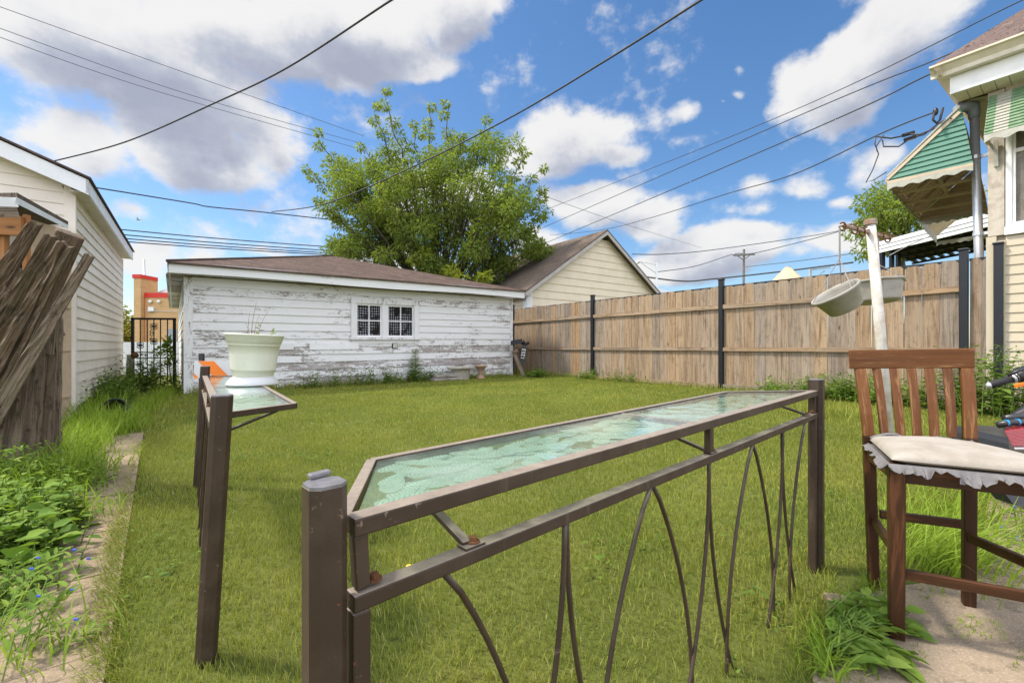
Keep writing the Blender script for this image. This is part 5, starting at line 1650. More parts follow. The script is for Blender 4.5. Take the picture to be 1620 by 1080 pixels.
mb = MB(); mb.hexa([mp(3.0, 2.5, .36), mp(3.6, 2.5, .36), mp(3.6, 3.1, .36), mp(3.0, 3.1, .36), mp(3.04, 2.46, .47), mp(3.6, 2.46, .47), mp(3.6, 3.2, .5), mp(3.04, 3.2, .5)]); mb.build('seat_base', MAT['bplastic'], mo, bevel=.03)
# lower black part and wheel
mb = MB(); p = at(1591, 782, 2.35); mb.slab([p + V((0, 0, .0)), p + V((.02, -.02, -.045)), p + V((.22, -.05, -.085)), p + V((.34, -.05, -.03)), p + V((.34, 0, .10)), p + V((.10, .0, .075)), p + V((.03, 0, .055))], .09, (0, 1, 0)); mb.build('side_case', MAT['bplastic'], mo, bevel=.012)
wc_ = V((3.42, 2.72, .23)); axw = V((1, .06, 0)).normalized()
Mw = Matrix.Translation(wc_) @ axw.to_track_quat('Z', 'Y').to_matrix().to_4x4()
mb = MB(); mb.lathe([(.16, -.045), (.20, -.05), (.225, -.03), (.23, 0), (.225, .03), (.20, .05), (.16, .045)], Mw, 40); wh_ = mb.build('wheel', MAT['rubber'], mo, smooth=True)
mb = MB(); mb.lathe([(.0001, -.03), (.04, -.035), (.05, -.02), (.155, -.025), (.165, -.045), (.165, .045), (.155, .025), (.05, .02), (.04, .035), (.0001, .03)], Mw, 32); mb.build('rim', MAT['galv'], wh_, smooth=True)

# wire rack leaning on the fence
t_r = .0
k_ = (1512 - CX) / F
# point on the fence line seen behind the chair
den = (FD.x - k_ * FD.y); t_r = (k_ * F0.y - F0.x) / den
rk_ = thing('wire_rack', 'small black wire rack leaning against the shrubs behind the chair back', 'rack', fp(t_r, 0, .8))
mb = MB()
r0_, r1_ = fp(t_r + .22, .02, .85), fp(t_r - .12, .02, .85)
tz = V((.08, .06, 0)) * 1.2 + UP * .46
A, B, C, D_ = r0_, r1_, r1_ + tz, r0_ + tz
mb.tube([A, B, C, D_, A], .009, 6)
for k in range(1, 8): mb.tube([lerp(A, D_, k / 8), lerp(B, C, k / 8)], .006, 5)
mb.build('wires', MAT['black_metal'], rk_)

# ------------------------------------------------------------------ things at the foot of the garage
def on_shed(px, off): # ground point in front of the garage wall at that pixel column
    k = (px - CX) / F; u = (k * SA.y - SA.x) / (SU.x - k * SU.y)
    return SA + SU * u + SN * off
p = on_shed(716, .45)
pl = thing('planter', 'wide cast stone planter with rolled rim against the garage wall', 'planter', p)
mb = MB(); Mx = Matrix.Translation(p) @ SU.to_track_quat('X', 'Z').to_matrix().to_4x4() @ Matrix.Diagonal((1, .55, 1, 1))
mb.lathe([(.0001, 0), (.30, 0), (.31, .03), (.33, .30), (.36, .33), (.46, .34), (.50, .38), (.49, .42), (.44, .42), (.38, .36), (.0001, .33)], Mx, 40); mb.build('bowl', MAT['stone'], pl, smooth=True)
p = on_shed(744, .55)
ur = thing('garden_urn', 'small terracotta pedestal urn beside the stone planter at the garage wall', 'urn', p)
mb = MB(); mb.lathe([(.0001, 0), (.14, 0), (.145, .05), (.09, .09), (.06, .13), (.055, .17), (.08, .19), (.065, .21), (.10, .28), (.17, .38), (.215, .41), (.215, .44), (.19, .445), (.16, .40), (.0001, .36)], Matrix.Translation(p), 32); mb.build('bowl', MAT['terra'], ur, smooth=True)
mb = MB(); mb.lathe([(.0001, .415), (.1, .42), (.17, .405)], Matrix.Translation(p), 20); mb.build('soil', MAT['soil'], ur)
p = on_shed(693, .6)
bn_ = thing('stone_slabs', 'low stack of weathered grey slabs lying in the grass left of the stone planter', 'slabs', p)
for k in range(2):
    mb = MB(); o_ = p + UP * (.02 + k * .105) + SU * (-.52 + .06 * k)
    mb.box(o_, SU * (.98 - .04 * k), SN * -.3, UP * .085); mb.build('slab', MAT['found'], bn_, bevel=.012)

# house number plaque on a wooden mailbox post
p = V((.42, 16.0, 0)); p = at(826, 598, 16.2); p.z = 0
sg = thing('address_post', 'tilted black plaque reading 1253 on a wooden post with dark mailbox by the garage', 'sign', p)
a0, a1 = at(829, 596, 16.2), at(812, 555, 16.2)
mb = MB(); mb.beam(V((a0.x, a0.y, -.02)), a1, .13, .10, up=(0, 1, 0)); mb.build('post', MAT['oldwood'], sg)
mb = MB(); mb.beam(at(811, 557, 16.15), at(819, 554, 16.1), .12, .09, up=(0, 1, 0)); mb.build('post_top', MAT['oldwood'], sg)
mb = MB(); q0, q1 = at(808, 546, 16.1), at(826, 543, 16.1)
prof = []
for k in range(12):
    an = math.pi * k / 11; prof.append((math.cos(an) * .22, math.sin(an) * .16))
pts0 = [q0 + V((0, x * .6, z)) for x, z in prof]; pts1 = [q1 + V((0, x * .6, z)) for x, z in prof]
for k in range(11): mb.face([pts0[k], pts0[k + 1], pts1[k + 1], pts1[k]])
mb.face(pts0); mb.face(list(reversed(pts1))); mb.face([pts0[0], pts1[0], pts1[-1], pts0[-1]])
mb.tube([q1 + UP * .05, q1 + V((.12, 0, -.04)), q1 + V((.24, 0, .03))], [.09, .05, .05], 8)
mb.build('mailbox', MAT['iron'], sg)
u0, u1 = at(826, 573, 16.0), at(830, 546.5, 16.0)
ex = (u1 - u0); Lp_ = ex.length; ex.normalize(); ey = V((-ex.z, 0, ex.x)); nz = V((0, -1, 0))
mb = MB(); rad = .082; oc = []
for k in range(16):
    an = math.pi * k / 15 + math.pi / 2; oc.append(u0 + ex * (math.cos(an) * rad + .05) + ey * (math.sin(an) * rad))
for k in range(16):
    an = math.pi * k / 15 - math.pi / 2; oc.append(u1 + ex * (math.cos(an) * rad - .05) + ey * (math.sin(an) * rad))
mb.slab(oc, .03, (0, 1, 0)); plq = mb.build('plaque', MAT['bplastic'], sg)
cu_ = bpy.data.curves.new('numerals', 'FONT'); cu_.body = '1253'; cu_.size = .19; cu_.extrude = .004; cu_.align_x = 'CENTER'; cu_.align_y = 'CENTER'; cu_.space_character = 1.0
to = bpy.data.objects.new('numerals_text', cu_); COL.objects.link(to)
bpy.context.view_layer.update()
me = bpy.data.meshes.new_from_object(to.evaluated_get(bpy.context.evaluated_depsgraph_get())); bpy.data.objects.remove(to)
Mt = Matrix((( ex.x, ey.x, 0, 0), (ex.y, ey.y, -1, 0), (ex.z, ey.z, 0, 0), (0, 0, 0, 1)))
ctr = (u0 + u1) / 2 + nz * .006
Mt = Matrix.Translation(ctr - ORG[sg.name]) @ Mt
me.transform(Mt); me.materials.clear(); me.materials.append(MAT['white_trim'])
no = bpy.data.objects.new('house_number', me); COL.objects.link(no); no.parent = plq

# ------------------------------------------------------------------ rotten fence, left foreground
rf = thing('broken_fence', 'rotten collapsed picket fence with leaning mossy boards at the left edge', 'fence', V((-3.9, 3.6, 0)))
def ragged(p0, p1, w0, w1, th, mat, name='picket', seed=0, rag=.05, nn=7, ups=None):
    """a board with an eaten-away top"""
    rr = random.Random(seed); p0, p1 = V(p0), V(p1); ax = (p1 - p0); L_ = ax.length; ax.normalize()
    view = V((-.55, .83, 0)) if ups is None else V(ups)
    sd_ = ax.cross(view).normalized(); nb_ = sd_.cross(ax).normalized()
    mb = MB(); K = 18
    prev = None; rnd = rr.random(); ou = rr.random() * 20
    tops = [rr.uniform(-rag, rag * .2) for _ in range(nn + 1)]
    grid = []
    for k in range(K + 1):
        t = k / K; row = []
        w = lerp(w0, w1, t) * (1 + .04 * math.sin(t * 17 + seed) * t + rr.uniform(-.03, .03) * t)
        for j in range(nn + 1):
            s = j / nn - .5
            e_ = tops[j] * max(0, (t - .8) / .2)
            dpt = rr.uniform(-.006, .006) * (1 + t)
            row.append((p0 + ax * (L_ * t + e_) + sd_ * (s * w) + nb_ * (-th / 2 + dpt), p0 + ax * (L_ * t + e_) + sd_ * (s * w) + nb_ * (th / 2 + dpt * .6), (ou + L_ * t, s * w)))
        grid.append(row)
    for k in range(K):
        for j in range(nn):
            a, b, c, d = grid[k][j], grid[k][j + 1], grid[k + 1][j + 1], grid[k + 1][j]
            mb.face([d[0], c[0], b[0], a[0]], [d[2], c[2], b[2], a[2]], rnd)
            mb.face([a[1], b[1], c[1], d[1]], [a[2], b[2], c[2], d[2]], rnd)
        for j, rev in ((0, 0), (nn, 1)):
            a, d = grid[k][j], grid[k + 1][j]
            f_ = [a[0], d[0], d[1], a[1]]; uvs = [(a[2][0], 0), (d[2][0], 0), (d[2][0], .03), (a[2][0], .03)]
            mb.face(list(reversed(f_)) if not rev else f_, uvs, rnd)
    for j in range(nn):
        a, b = grid[K][j], grid[K][j + 1]; mb.face([a[0], b[0], b[1], a[1]], None, rnd)
    return mb.build(name, MAT[mat], rf)
ragged(at(-118, 640, 3.62), at(57, 350, 3.50), .14, .080, .045, 'rotwood', seed=1, rag=.05)
ragged(at(-88, 690, 3.50), at(84, 372, 3.34), .14, .078, .045, 'rotwood', seed=2, rag=.035)
ragged(at(-66, 690, 3.36), at(99, 380, 3.22), .075, .045, .04, 'rotwood', seed=3, rag=.02, nn=4)
ragged(at(-42, 690, 3.28), at(109, 386, 3.16), .085, .05, .04, 'rotwood', seed=4, rag=.02, nn=4)
# square post with a weathered end
pA, pB = at(-46, 720, 3.55), at(112, 369, 3.52)
mb = MB(); mb.beam(pA, pB, .165, .15, up=(-.75, .65, 0)); mb.build('post', MAT['rotwood'], rf, bevel=.01)
ragged(at(-80, 780, 3.06), at(143, 402, 3.12), .115, .05, .03, 'oldwood', seed=6, rag=.015, nn=4)
ragged(at(-120, 660, 3.70), at(46, 430, 3.72), .16, .12, .03, 'rotwood', seed=11, rag=.06)
ragged(at(-130, 720, 3.52), at(20, 450, 3.56), .13, .11, .035, 'rotwood', seed=13, rag=.05)
mb = MB(); mb.beam(at(30, 500, 3.72), at(98, 468, 3.74), .05, .11); mb.build('rotten_rail', MAT['rotwood'], rf, bevel=.008)
mb = MB(); mb.beam(at(86, 452, 3.76), at(74, 560, 3.76), .09, .03, up=(0, 1, 0)); mb.build('upright_board', MAT['oldwood'], rf)
# upright boards
for i, (xb, yb, xt, yt, Y, w_) in enumerate(((10, 758, 40, 500, 3.62, .145), (40, 752, 63, 490, 3.70, .135), (66, 748, 82, 470, 3.78, .12), (-26, 765, 10, 500, 3.55, .17), (85, 742, 92, 500, 3.86, .07))):
    a, b = at(xb, yb, Y), at(xt, yt, Y + .05); a.z = -.02
    ragged(a, b, w_ * 1.05, w_ * .9, .025, 'oldwood', name='upright_board', seed=20 + i, rag=.05, nn=5, ups=(-.3, .95, 0))
mb = MB(); mb.beam(at(-30, 560, 3.85), at(96, 520, 4.0), .05, .12); mb.beam(at(-30, 700, 3.85), at(96, 690, 4.0), .05, .1); mb.build('backing_rail', MAT['rotwood'], rf)

# ------------------------------------------------------------------ iron gate between the garages and what stands behind
ga = thing('iron_gate', 'black wrought iron gate with scrolls between the two garages', 'gate', at(242, 612, 11.6))
YG = 11.6
def gt(px, py, dy=0): return at(px, py, YG + dy)
zb = gt(240, 612).z
mb = MB()
for x in (210, 276): mb.beam(V((gt(x, 600).x, YG, -.02)), gt(x, 503), .05, .05, up=(0, 1, 0))
mb.beam(gt(208, 504), gt(278, 504.5), .05, .05); mb.build('frame', MAT['iron'], ga)
mb = MB()
for x in (222, 233, 243.5, 254, 265): mb.beam(V((gt(x, 600).x, YG, .1)), gt(x, 505), .018, .018, up=(0, 1, 0))
for y in (557, 566): mb.beam(gt(211, y), gt(275, y), .02, .025)
mb.build('bars', MAT['iron'], ga)
def scroll(c, s, flip=1, up=1):
    pts = []
    for k in range(15):
        t = k / 14; an = t * 2.2 * math.pi; r_ = s * (1 - .8 * t)
        pts.append(c + V((flip * (s - r_ * math.cos(an)) * 1., 0, up * r_ * math.sin(an))))
    return pts
mb = MB()
zz = F / YG
for (x, y) in ((222, 546), (243.5, 516), (243.5, 540), (265, 546), (222, 576), (243.5, 586), (265, 576)):
    c = gt(x, y, -.01)
    for fl_ in (-1, 1):
        for up_ in (-1, 1): mb.tube(scroll(c + UP * (up_ * .03), .05, fl_, up_), .009, 5)
    mb.ball(c, .028, .02, .04, 6)
for k in range(3):
    mb.tube(scroll(gt(243.5, 524 + k * 6, -.01), .06, -1, 1 if k % 2 else -1), .009, 5)
for x in (226, 234, 243, 252, 260): mb.tube(scroll(gt(x, 561.5, -.01), .045, 1 if x % 2 else -1, 1), .008, 5)
mb.build('scrolls', MAT['iron'], ga)
mb = MB(); c = gt(213, 562, -.06); mb.ball(c, .10, .06, .08, 8); mb.build('lock', MAT['rust'], ga, smooth=True)
gp1 = thing('gate_post', 'short weathered grey post on the left of the iron gate', 'post', V((gt(206, 600).x, YG, 0)))
mb = MB(); mb.tube([V((gt(206, 600).x, YG - .05, 0)), gt(206, 561, -.05)], .07, 10); mb.build('shaft', MAT['found'], gp1, smooth=True)
wf = thing('white_fence', 'white picket style fence seen through the iron gate', 'fence', at(242, 590, 16.5))
mb = MB(); x0, x1 = at(150, 541, 16.5), at(330, 541, 16.5)
n_ = 60
for k in range(n_):
    a = lerp(x0, x1, k / n_); b = lerp(x0, x1, (k + .86) / n_); mb.hexa([V((a.x, 16.5, .02)), V((b.x, 16.5, .02)), V((b.x, 16.53, .02)), V((a.x, 16.53, .02)), V((a.x, 16.5, a.z)), V((b.x, 16.5, b.z)), V((b.x, 16.53, b.z)), V((a.x, 16.53, a.z))])
mb.box(V((x0.x, 16.54, .2)), V((x1.x - x0.x, 0, 0)), V((0, .04, 0)), UP * .1); mb.box(V((x0.x, 16.54, .9)), V((x1.x - x0.x, 0, 0)), V((0, .04, 0)), UP * .1)
mb.build('pickets', MAT['white_metal'], wf)
# tan shop
YS = 27.0
def sh(px, py, dy=0): return at(px, py, YS + dy)
m, g_, b_ = mk('tan_brick')
br = g_.nodes.new('ShaderNodeTexBrick'); link(g_, tc(g_, 'UV'), br.inputs['Vector']); br.inputs['Scale'].default_value = 1.; br.inputs['Brick Width'].default_value = .42; br.inputs['Row Height'].default_value = .14; br.inputs['Mortar Size'].default_value = .012
br.inputs['Color1'].default_value = (.60, .37, .17, 1); br.inputs['Color2'].default_value = (.52, .31, .135, 1); br.inputs['Mortar'].default_value = (.50, .36, .20, 1)
link(g_, br.outputs[0], b_.inputs['Base Color']); b_.inputs['Roughness'].default_value = .85
MAT['tanbrick'] = m
shp = thing('tan_shop', 'tan brick shop building with red painted trim behind the iron gate', 'building', sh(240, 600))
mb = MB(); a, b = sh(222, 468), sh(420, 468)
mb.hexa([V((a.x, YS, 0)), V((b.x, YS, 0)), V((b.x, YS + 9, 0)), V((a.x, YS + 9, 0)), V((a.x, YS, a.z)), V((b.x, YS, a.z)), V((b.x, YS + 9, a.z)), V((a.x, YS + 9, a.z))])
for f_i in range(len(mb.f)): pass
me_uv = []
for f_ in mb.f:
    for k in f_: me_uv.append((mb.v[k].x + mb.v[k].y, mb.v[k].z))
mb.uv = me_uv; mb.build('wall', MAT['tanbrick'], shp)
mb = MB(); c0, c1_ = sh(211.5, 440, -.3), sh(222.5, 440, -.3)
mb.hexa([V((c0.x, YS - .3, 0)), V((c1_.x, YS - .3, 0)), V((c1_.x, YS + 1, 0)), V((c0.x, YS + 1, 0)), V((c0.x, YS - .3, c0.z)), V((c1_.x, YS - .3, c0.z)), V((c1_.x, YS + 1, c0.z)), V((c0.x, YS + 1, c0.z))])
mb.uv = [(mb.v[k].x + mb.v[k].y, mb.v[k].z) for f_ in mb.f for k in f_]
mb.build('pier', MAT['tanbrick'], shp)
mb = MB(); mb.box(c0 - V((.05, .05, 0)), V((c1_.x - c0.x + .1, 0, 0)), V((0, 1.3, 0)), UP * .22)
a, b = sh(221, 470.5, -.04), sh(420, 470.5, -.04); mb.box(a, V((b.x - a.x, 0, 0)), V((0, .3, 0)), UP * .28)
a, b = sh(222.5, 600, -.03), sh(228.5, 600, -.03); mb.box(V((a.x, a.y, 0)), V((b.x - a.x, 0, 0)), V((0, .05, 0)), UP * (sh(0, 471).z)); mb.build('red_trim', MAT['redpaint'], shp)
mb = MB(); a = sh(234, 492, -.1); mb.box(a, V((.32, 0, 0)), V((0, .09, 0)), UP * .25); mb.build('meter_box', MAT['white_metal'], shp)
for x in (237.5, 251):
    mb = MB(); mb.ball(sh(x, 477, -.1), .1, .1, .1, 8); mb.build('lamp', MAT['white_metal'], shp, smooth=True)
mb = MB(); a = sh(264, 546, -.02); mb.box(a, V((.6, 0, 0)), V((0, .01, 0)), UP * .95); mb.build('door', MAT['greypaint'], shp)
mb = MB(); mb.tube([sh(228, 492, -.05), sh(236, 494, -.05), sh(252, 492, -.05), sh(280, 493, -.05)], .015, 5); mb.tube([sh(219, 440, .2), sh(219.5, 462, .2), sh(222, 468, .2)], .12, 8); mb.build('pipe', MAT['galv'], shp)
mb = MB(); mb.box(sh(231.5, 463, 1.5), V((.28, 0, 0)), V((0, .3, 0)), UP * .38); mb.box(sh(232, 470, 1.5), V((.24, 0, 0)), V((0, .3, 0)), UP * .26); mb.build('chimney', MAT['redpaint'], shp)
mb = MB(); mb.slab([sh(234, 466, 2), sh(250, 462, 2), sh(262, 456, 2), sh(290, 456, 2), sh(290, 470, 2), sh(234, 470, 2)], 1.5, (0, 1, 0)); mb.build('roof_unit', MAT['galv'], shp)
ms = thing('roof_mast', 'thin grey mast rising above the tan shop roof', 'mast', sh(228, 470, .5))
mb = MB(); mb.tube([V((sh(228, 470).x * 1.01, YS + .5, 0)), sh(227.5, 410, .5)], [.075, .055], 8); mb.build('shaft', MAT['galv'], ms, smooth=True)

# ------------------------------------------------------------------ far poles and tower
up_ = thing('utility_pole', 'distant wooden utility pole with crossarm above the board fence', 'pole', V((at(1176, 500, 70).x, 70, 0)))
mb = MB(); p = at(1177, 394, 70); mb.tube([V((at(1175, 500, 70).x, 70, 0)), p], [.22, .17], 8); mb.build('shaft', MAT['polewood'], up_)
mb = MB(); mb.beam(at(1160.5, 404, 69.8), at(1194, 402.5, 69.8), .2, .22); mb.beam(at(1167, 405, 69.9), at(1176, 411, 69.9), .1, .1); mb.beam(at(1186, 404, 69.9), at(1177, 411, 69.9), .1, .1); mb.build('crossarm', MAT['polewood'], up_)
mb = MB()
for (x, y) in ((1161, 402), (1193, 400), (1178, 394)): mb.tube([at(x, y, 69.8), at(x, y - 2.5, 69.8)], .12, 6)
mb.build('insulator', MAT['galv'], up_)
sl_ = thing('street_light', 'distant grey street light pole right of the cream gable', 'street light', V((at(1039, 500, 60).x, 60, 0)))
mb = MB(); mb.tube([V((at(1039, 500, 60).x, 60, 0)), at(1039, 415, 60)], [.16, .14], 8); mb.build('shaft', MAT['galv'], sl_)
mb = MB(); mb.tube([at(1038, 419, 60), at(1025, 416, 60), at(1012, 414, 60)], .05, 6); mb.tube([at(1038, 432, 60), at(1022, 421, 60), at(1013, 414, 60)], .05, 6); mb.build('arm', MAT['galv'], sl_)
mb = MB(); mb.tube([at(1013, 414, 60), at(1010, 414, 60), at(1006, 417, 60)], [.1, .22, .1], 8); mb.build('lamp_head', MAT['galv'], sl_)
tt = thing('play_tower', 'tan canvas peak of a play tower showing over the board fence', 'play tower', V((at(1245, 500, 24).x, 24, 0)))
p = at(1246, 423, 24); mb = MB(); n_ = 8
ringb = [p + V((math.cos(2 * math.pi * k / n_ + .3) * .82, math.sin(2 * math.pi * k / n_ + .3) * .82, -.78)) for k in range(n_)]
ringt = [p + V((math.cos(2 * math.pi * k / n_ + .3) * .13, math.sin(2 * math.pi * k / n_ + .3) * .13, 0)) for k in range(n_)]
for k in range(n_): mb.face([ringb[k], ringb[(k + 1) % n_], ringt[(k + 1) % n_], ringt[k]])
mb.build('canopy', MAT['tan_tent'], tt)
mb = MB(); mb.lathe([(.0001, .08), (.12, .06), (.14, 0), (.14, -.02)], Matrix.Translation(p), 12); mb.build('cap', MAT['greypaint'], tt)
mb = MB()
for k in range(n_):
    a = lerp(ringb[k], ringb[(k + 1) % n_], .5); r_ = (a - V((p.x, p.y, a.z))).normalized()
    q_ = [a + r_ * .012 + (ringb[(k + 1) % n_] - ringb[k]) * (x) + (p - a) * y for x, y in ((-.2, .02), (-.12, .17), (0, .25), (.12, .17), (.2, .02), (.1, .02), (.05, .12), (0, .14), (-.05, .12), (-.1, .02))]
    mb.face(q_)
mb.build('emblem', M_plain('red_orange_print', (.55, .10, .03), .7), tt)
mb = MB()
for k in range(4): a = ringb[k * 2]; mb.beam(V((a.x, a.y, 0)), a, .1, .1)
mb.build('legs', MAT['polewood'], tt)
sb_ = thing('steel_bracket', 'thin grey angled bracket showing over the fence right of the play tower', 'bracket', V((at(1282, 500, 30).x, 30, 0)))
mb = MB(); mb.beam(V((at(1282, 500, 30).x, 30, 0)), at(1282, 426, 30), .12, .12, up=(0, 1, 0)); mb.beam(at(1281, 427, 30), at(1313, 423, 30), .08, .08); mb.beam(at(1290, 440, 30), at(1305, 428, 30), .06, .06); mb.build('arm', MAT['galv'], sb_)

# ------------------------------------------------------------------ overhead cables
def cable(pts, r_, label, mat='cable', group=None, n=14):
    P = [at(*p) for p in pts]
    # smooth curve through the points
    Q = []
    for i in range(len(P) - 1):
        p0 = P[max(0, i - 1)]; p1 = P[i]; p2 = P[i + 1]; p3 = P[min(len(P) - 1, i + 2)]
        for k in range(n):
            t = k / n
            Q.append(.5 * ((2 * p1) + (p2 - p0) * t + (2 * p0 - 5 * p1 + 4 * p2 - p3) * t * t + (3 * p1 - p0 - 3 * p2 + p3) * t ** 3))
    Q.append(P[-1])
    mb = MB(); mb.tube(Q, r_, 6); o = mb.build('overhead_cable', MAT[mat], smooth=True)
    tag(o, label, 'cable', group)
cable([(660, -22, 5.0), (620, 0, 5.3), (455, 107, 6.4), (340, 163, 7.4), (200, 224, 8.4), (85, 255, 9.0)], .0125, 'thick cable running from top centre down to the cream garage roof')
cable([(1160, -30, 7.), (1110, 0, 7.4), (960, 95, 9), (800, 190, 11.5), (640, 270, 14.5), (515, 322, 17), (430, 335, 20)], .02, 'thick cable slanting across the sky in front of the tree')
cable([(140, 295, 14), (300, 321, 17), (330, 327, 17.5), (410, 335, 19), (510, 346, 21), (570, 352, 23)], .022, 'dark twisted cable from the cream garage roof toward the tree')
for k, (ya, yb) in enumerate(((361, 389), (369, 395), (375, 399), (380, 402))):
    cable([(170, ya, 24), (330, (ya + yb) / 2 + 1, 27), (500, yb, 30), (640, yb + 8, 33)], .035 if k else .028,
          'one of the %s dark lines just above the white garage roof' % ('upper' if k == 0 else 'lower'), group='bundle of lines above the white garage', ) if False else \
    cable([(170, ya, 24), (330, (ya + yb) / 2 + 1, 27), (500, yb, 30), (640, yb + 8, 33)], .032,
          ['topmost dark line of the bundle just above the white garage roof', 'second line down of the bundle just above the white garage roof', 'third line down of the bundle just above the white garage roof', 'lowest line of the bundle just above the white garage roof'][k], group='bundle of lines above the white garage')
for k, (p0, p1, p2) in enumerate((((-20, 4), (300, 118), (575, 215)), ((-20, 38), (300, 150), (575, 228)), ((-20, 52), (240, 142), (570, 236)))):
    cable([(p0[0], p0[1], 16), (p1[0], p1[1], 20), (p2[0], p2[1], 26)], .012, ['topmost of three thin lines crossing the clouds at upper left', 'middle of three thin lines crossing the clouds at upper left', 'lowest of three thin lines crossing the clouds at upper left'][k], 'cable2', 'thin lines at upper left')
cable([(1660, -20, 7.2), (1612, 3, 7.6), (1220, 190, 13), (866, 331, 24), (820, 350, 27)], .011, 'topmost of the long cables rising to the right above the house roof', group='cables rising over the house')
cable([(1660, 5, 7.0), (1620, 33, 7.3), (1480, 95, 8.5), (1255, 187, 12), (866, 357, 24), (820, 376, 27)], .012, 'second of the long cables rising to the right past the house gutter', group='cables rising over the house')
cable([(1660, 20, 6.6), (1620, 48, 6.9), (1468, 119, 8.0), (1255, 218, 11), (881, 377, 24), (840, 394, 27)], .013, 'third of the long cables, crossing right in front of the house gutter', group='cables rising over the house')
cable([(1480, 177, 8.0), (1397, 210, 8.9), (1255, 276, 11.5), (1149, 307, 14.5), (1028, 345, 20), (950, 364, 25), (870, 372, 30)], .013, 'service cable from the house eave sagging toward the cream gable')
cable([(1000, 402, 55), (1050, 402, 58), (1130, 395, 62), (1290, 372, 66), (1340, 362, 68)], .06, 'far line sagging above the distant utility pole', 'cable2')
cable([(1040, 430, 60), (1100, 421, 64), (1161, 402, 69.8), (1195, 400, 69.8), (1300, 374, 66), (1345, 360, 64)], .06, 'far line running through the distant pole crossarm', 'cable2')
cable([(960, 428, 62), (1070, 444, 60), (1130, 441, 60), (1240, 429, 56), (1350, 415, 50)], .10, 'heavy dark line sagging low over the board fence', 'cable')
cable([(1180, 422, 69), (1260, 413, 60), (1370, 398, 50)], .05, 'thin far line between the distant pole and the white clothesline pole', 'cable2')
cable([(866, 312, 24), (990, 355, 34), (1110, 392, 48)], .012, 'faint line descending right from the tree over the cream gable', 'cable2')
cable([(1407, 404, 5.3), (1440, 387, 6.4), (1475, 372, 7.5)], .006, 'thin white clothesline stretching from the pole crossarm toward the house', 'string')
bd = thing('bird', 'tiny dark bird flying between the cream garage and the wires', 'bird', at(219, 348, 30))
mb = MB(); p = at(219, 348, 30); mb.ball(p, .12, .05, .045, 8); mb.ball(p + V((-.12, 0, .02)), .04, .035, .035, 6)
mb.slab([p + V((-.04, -.02, .02)), p + V((.05, -.02, .02)), p + V((.09, -.2, .10)), p + V((.03, -.2, .10))], .01); mb.slab([p + V((-.04, .02, .02)), p + V((.05, .02, .02)), p + V((.09, .2, .10)), p + V((.03, .2, .10))], .01)
mb.slab([p + V((.1, -.03, 0)), p + V((.2, -.04, 0)), p + V((.2, .04, 0)), p + V((.1, .03, 0))], .01); mb.build('body', MAT['greypaint'], bd)
# ------------------------------------------------------------------ trees
def branch(mb, p0, p1, r0, r1, n=7, wob=.15, rr=random):
    pts = []; L_ = (p1 - p0).length
    for k in range(n + 1):
        t = k / n; q_ = lerp(p0, p1, t)
        if 0 < k < n: q_ = q_ + V((rr.uniform(-1, 1), rr.uniform(-1, 1), rr.uniform(-.5, .5))) * wob * L_ * .12
        pts.append(q_)
    mb.tube(pts, [lerp(r0, r1, (k / n) ** .8) for k in range(n + 1)], 7)
    return pts

def clump_leaves(fl, c, rad, n, Lr, Wr, droop=.5, rlo=0., rhi=.75):
    d = rdir(n); q_ = rng.random(n) ** .45
    P = np.array(c) + d * (q_[:, None] * np.array(rad))
    D_ = d + rdir(n) * .8 + np.array([0, 0, -droop]); Nn_ = rdir(n, .1, 1)
    L_ = rng.uniform(*Lr, n); W_ = L_ * rng.uniform(*Wr, n)
    fl.leaves(P, D_, Nn_, L_, W_, r=rng.uniform(rlo, rhi, n))

TY = 22.0
tb = V((at(695, 500, TY).x, TY, 0))
tr = thing('leafy_tree', 'big bushy green tree with upright shoots rising behind the white garage', 'tree', tb)
rr = random.Random(4)
mb = MB()
fork = tb + UP * 2.6
branch(mb, tb - UP * .1, fork, .36, .27, wob=.1, rr=rr)
fl = FL()
tips = [(606, 142, .3), (590, 165, -.5), (500, 212, 0), (545, 255, 1.0), (575, 232, -1), (652, 195, .8), (678, 172, -.4), (710, 165, .4), (730, 215, -1.2), (770, 190, 0), (795, 240, .9), (832, 240, -.6), (855, 268, .3), (862, 300, .2),
        (855, 345, 1.0), (490, 268, .6), (505, 318, -.6), (525, 340, .8), (860, 385, -.4), (640, 250, -2), (740, 260, 2), (690, 240, 2.6), (600, 300, -2.4), (560, 300, 2.2), (800, 300, -2.2)]
for (x, y, dy) in tips:
    tip = at(x, y, TY + dy * 1.2)
    f2 = fork + (tip - fork) * .3 + V((rr.uniform(-.3, .3), rr.uniform(-.3, .3), .2))
    branch(mb, fork - UP * rr.uniform(0, .4), f2, .15, .085, rr=rr)
    pts = branch(mb, f2, tip, .085, .012, n=10, rr=rr)
    for i in range(2, 11):
        t = i / 10
        rad = lerp(.80, .20, t ** 1.1)
        clump_leaves(fl, pts[i] + V((rr.uniform(-.2, .2), rr.uniform(-.2, .2), 0)), (rad, rad, rad * .75), int(lerp(225, 75, t)), (.12, .235), (.26, .40), .35, 0 + .25 * t, .65 + .35 * t)
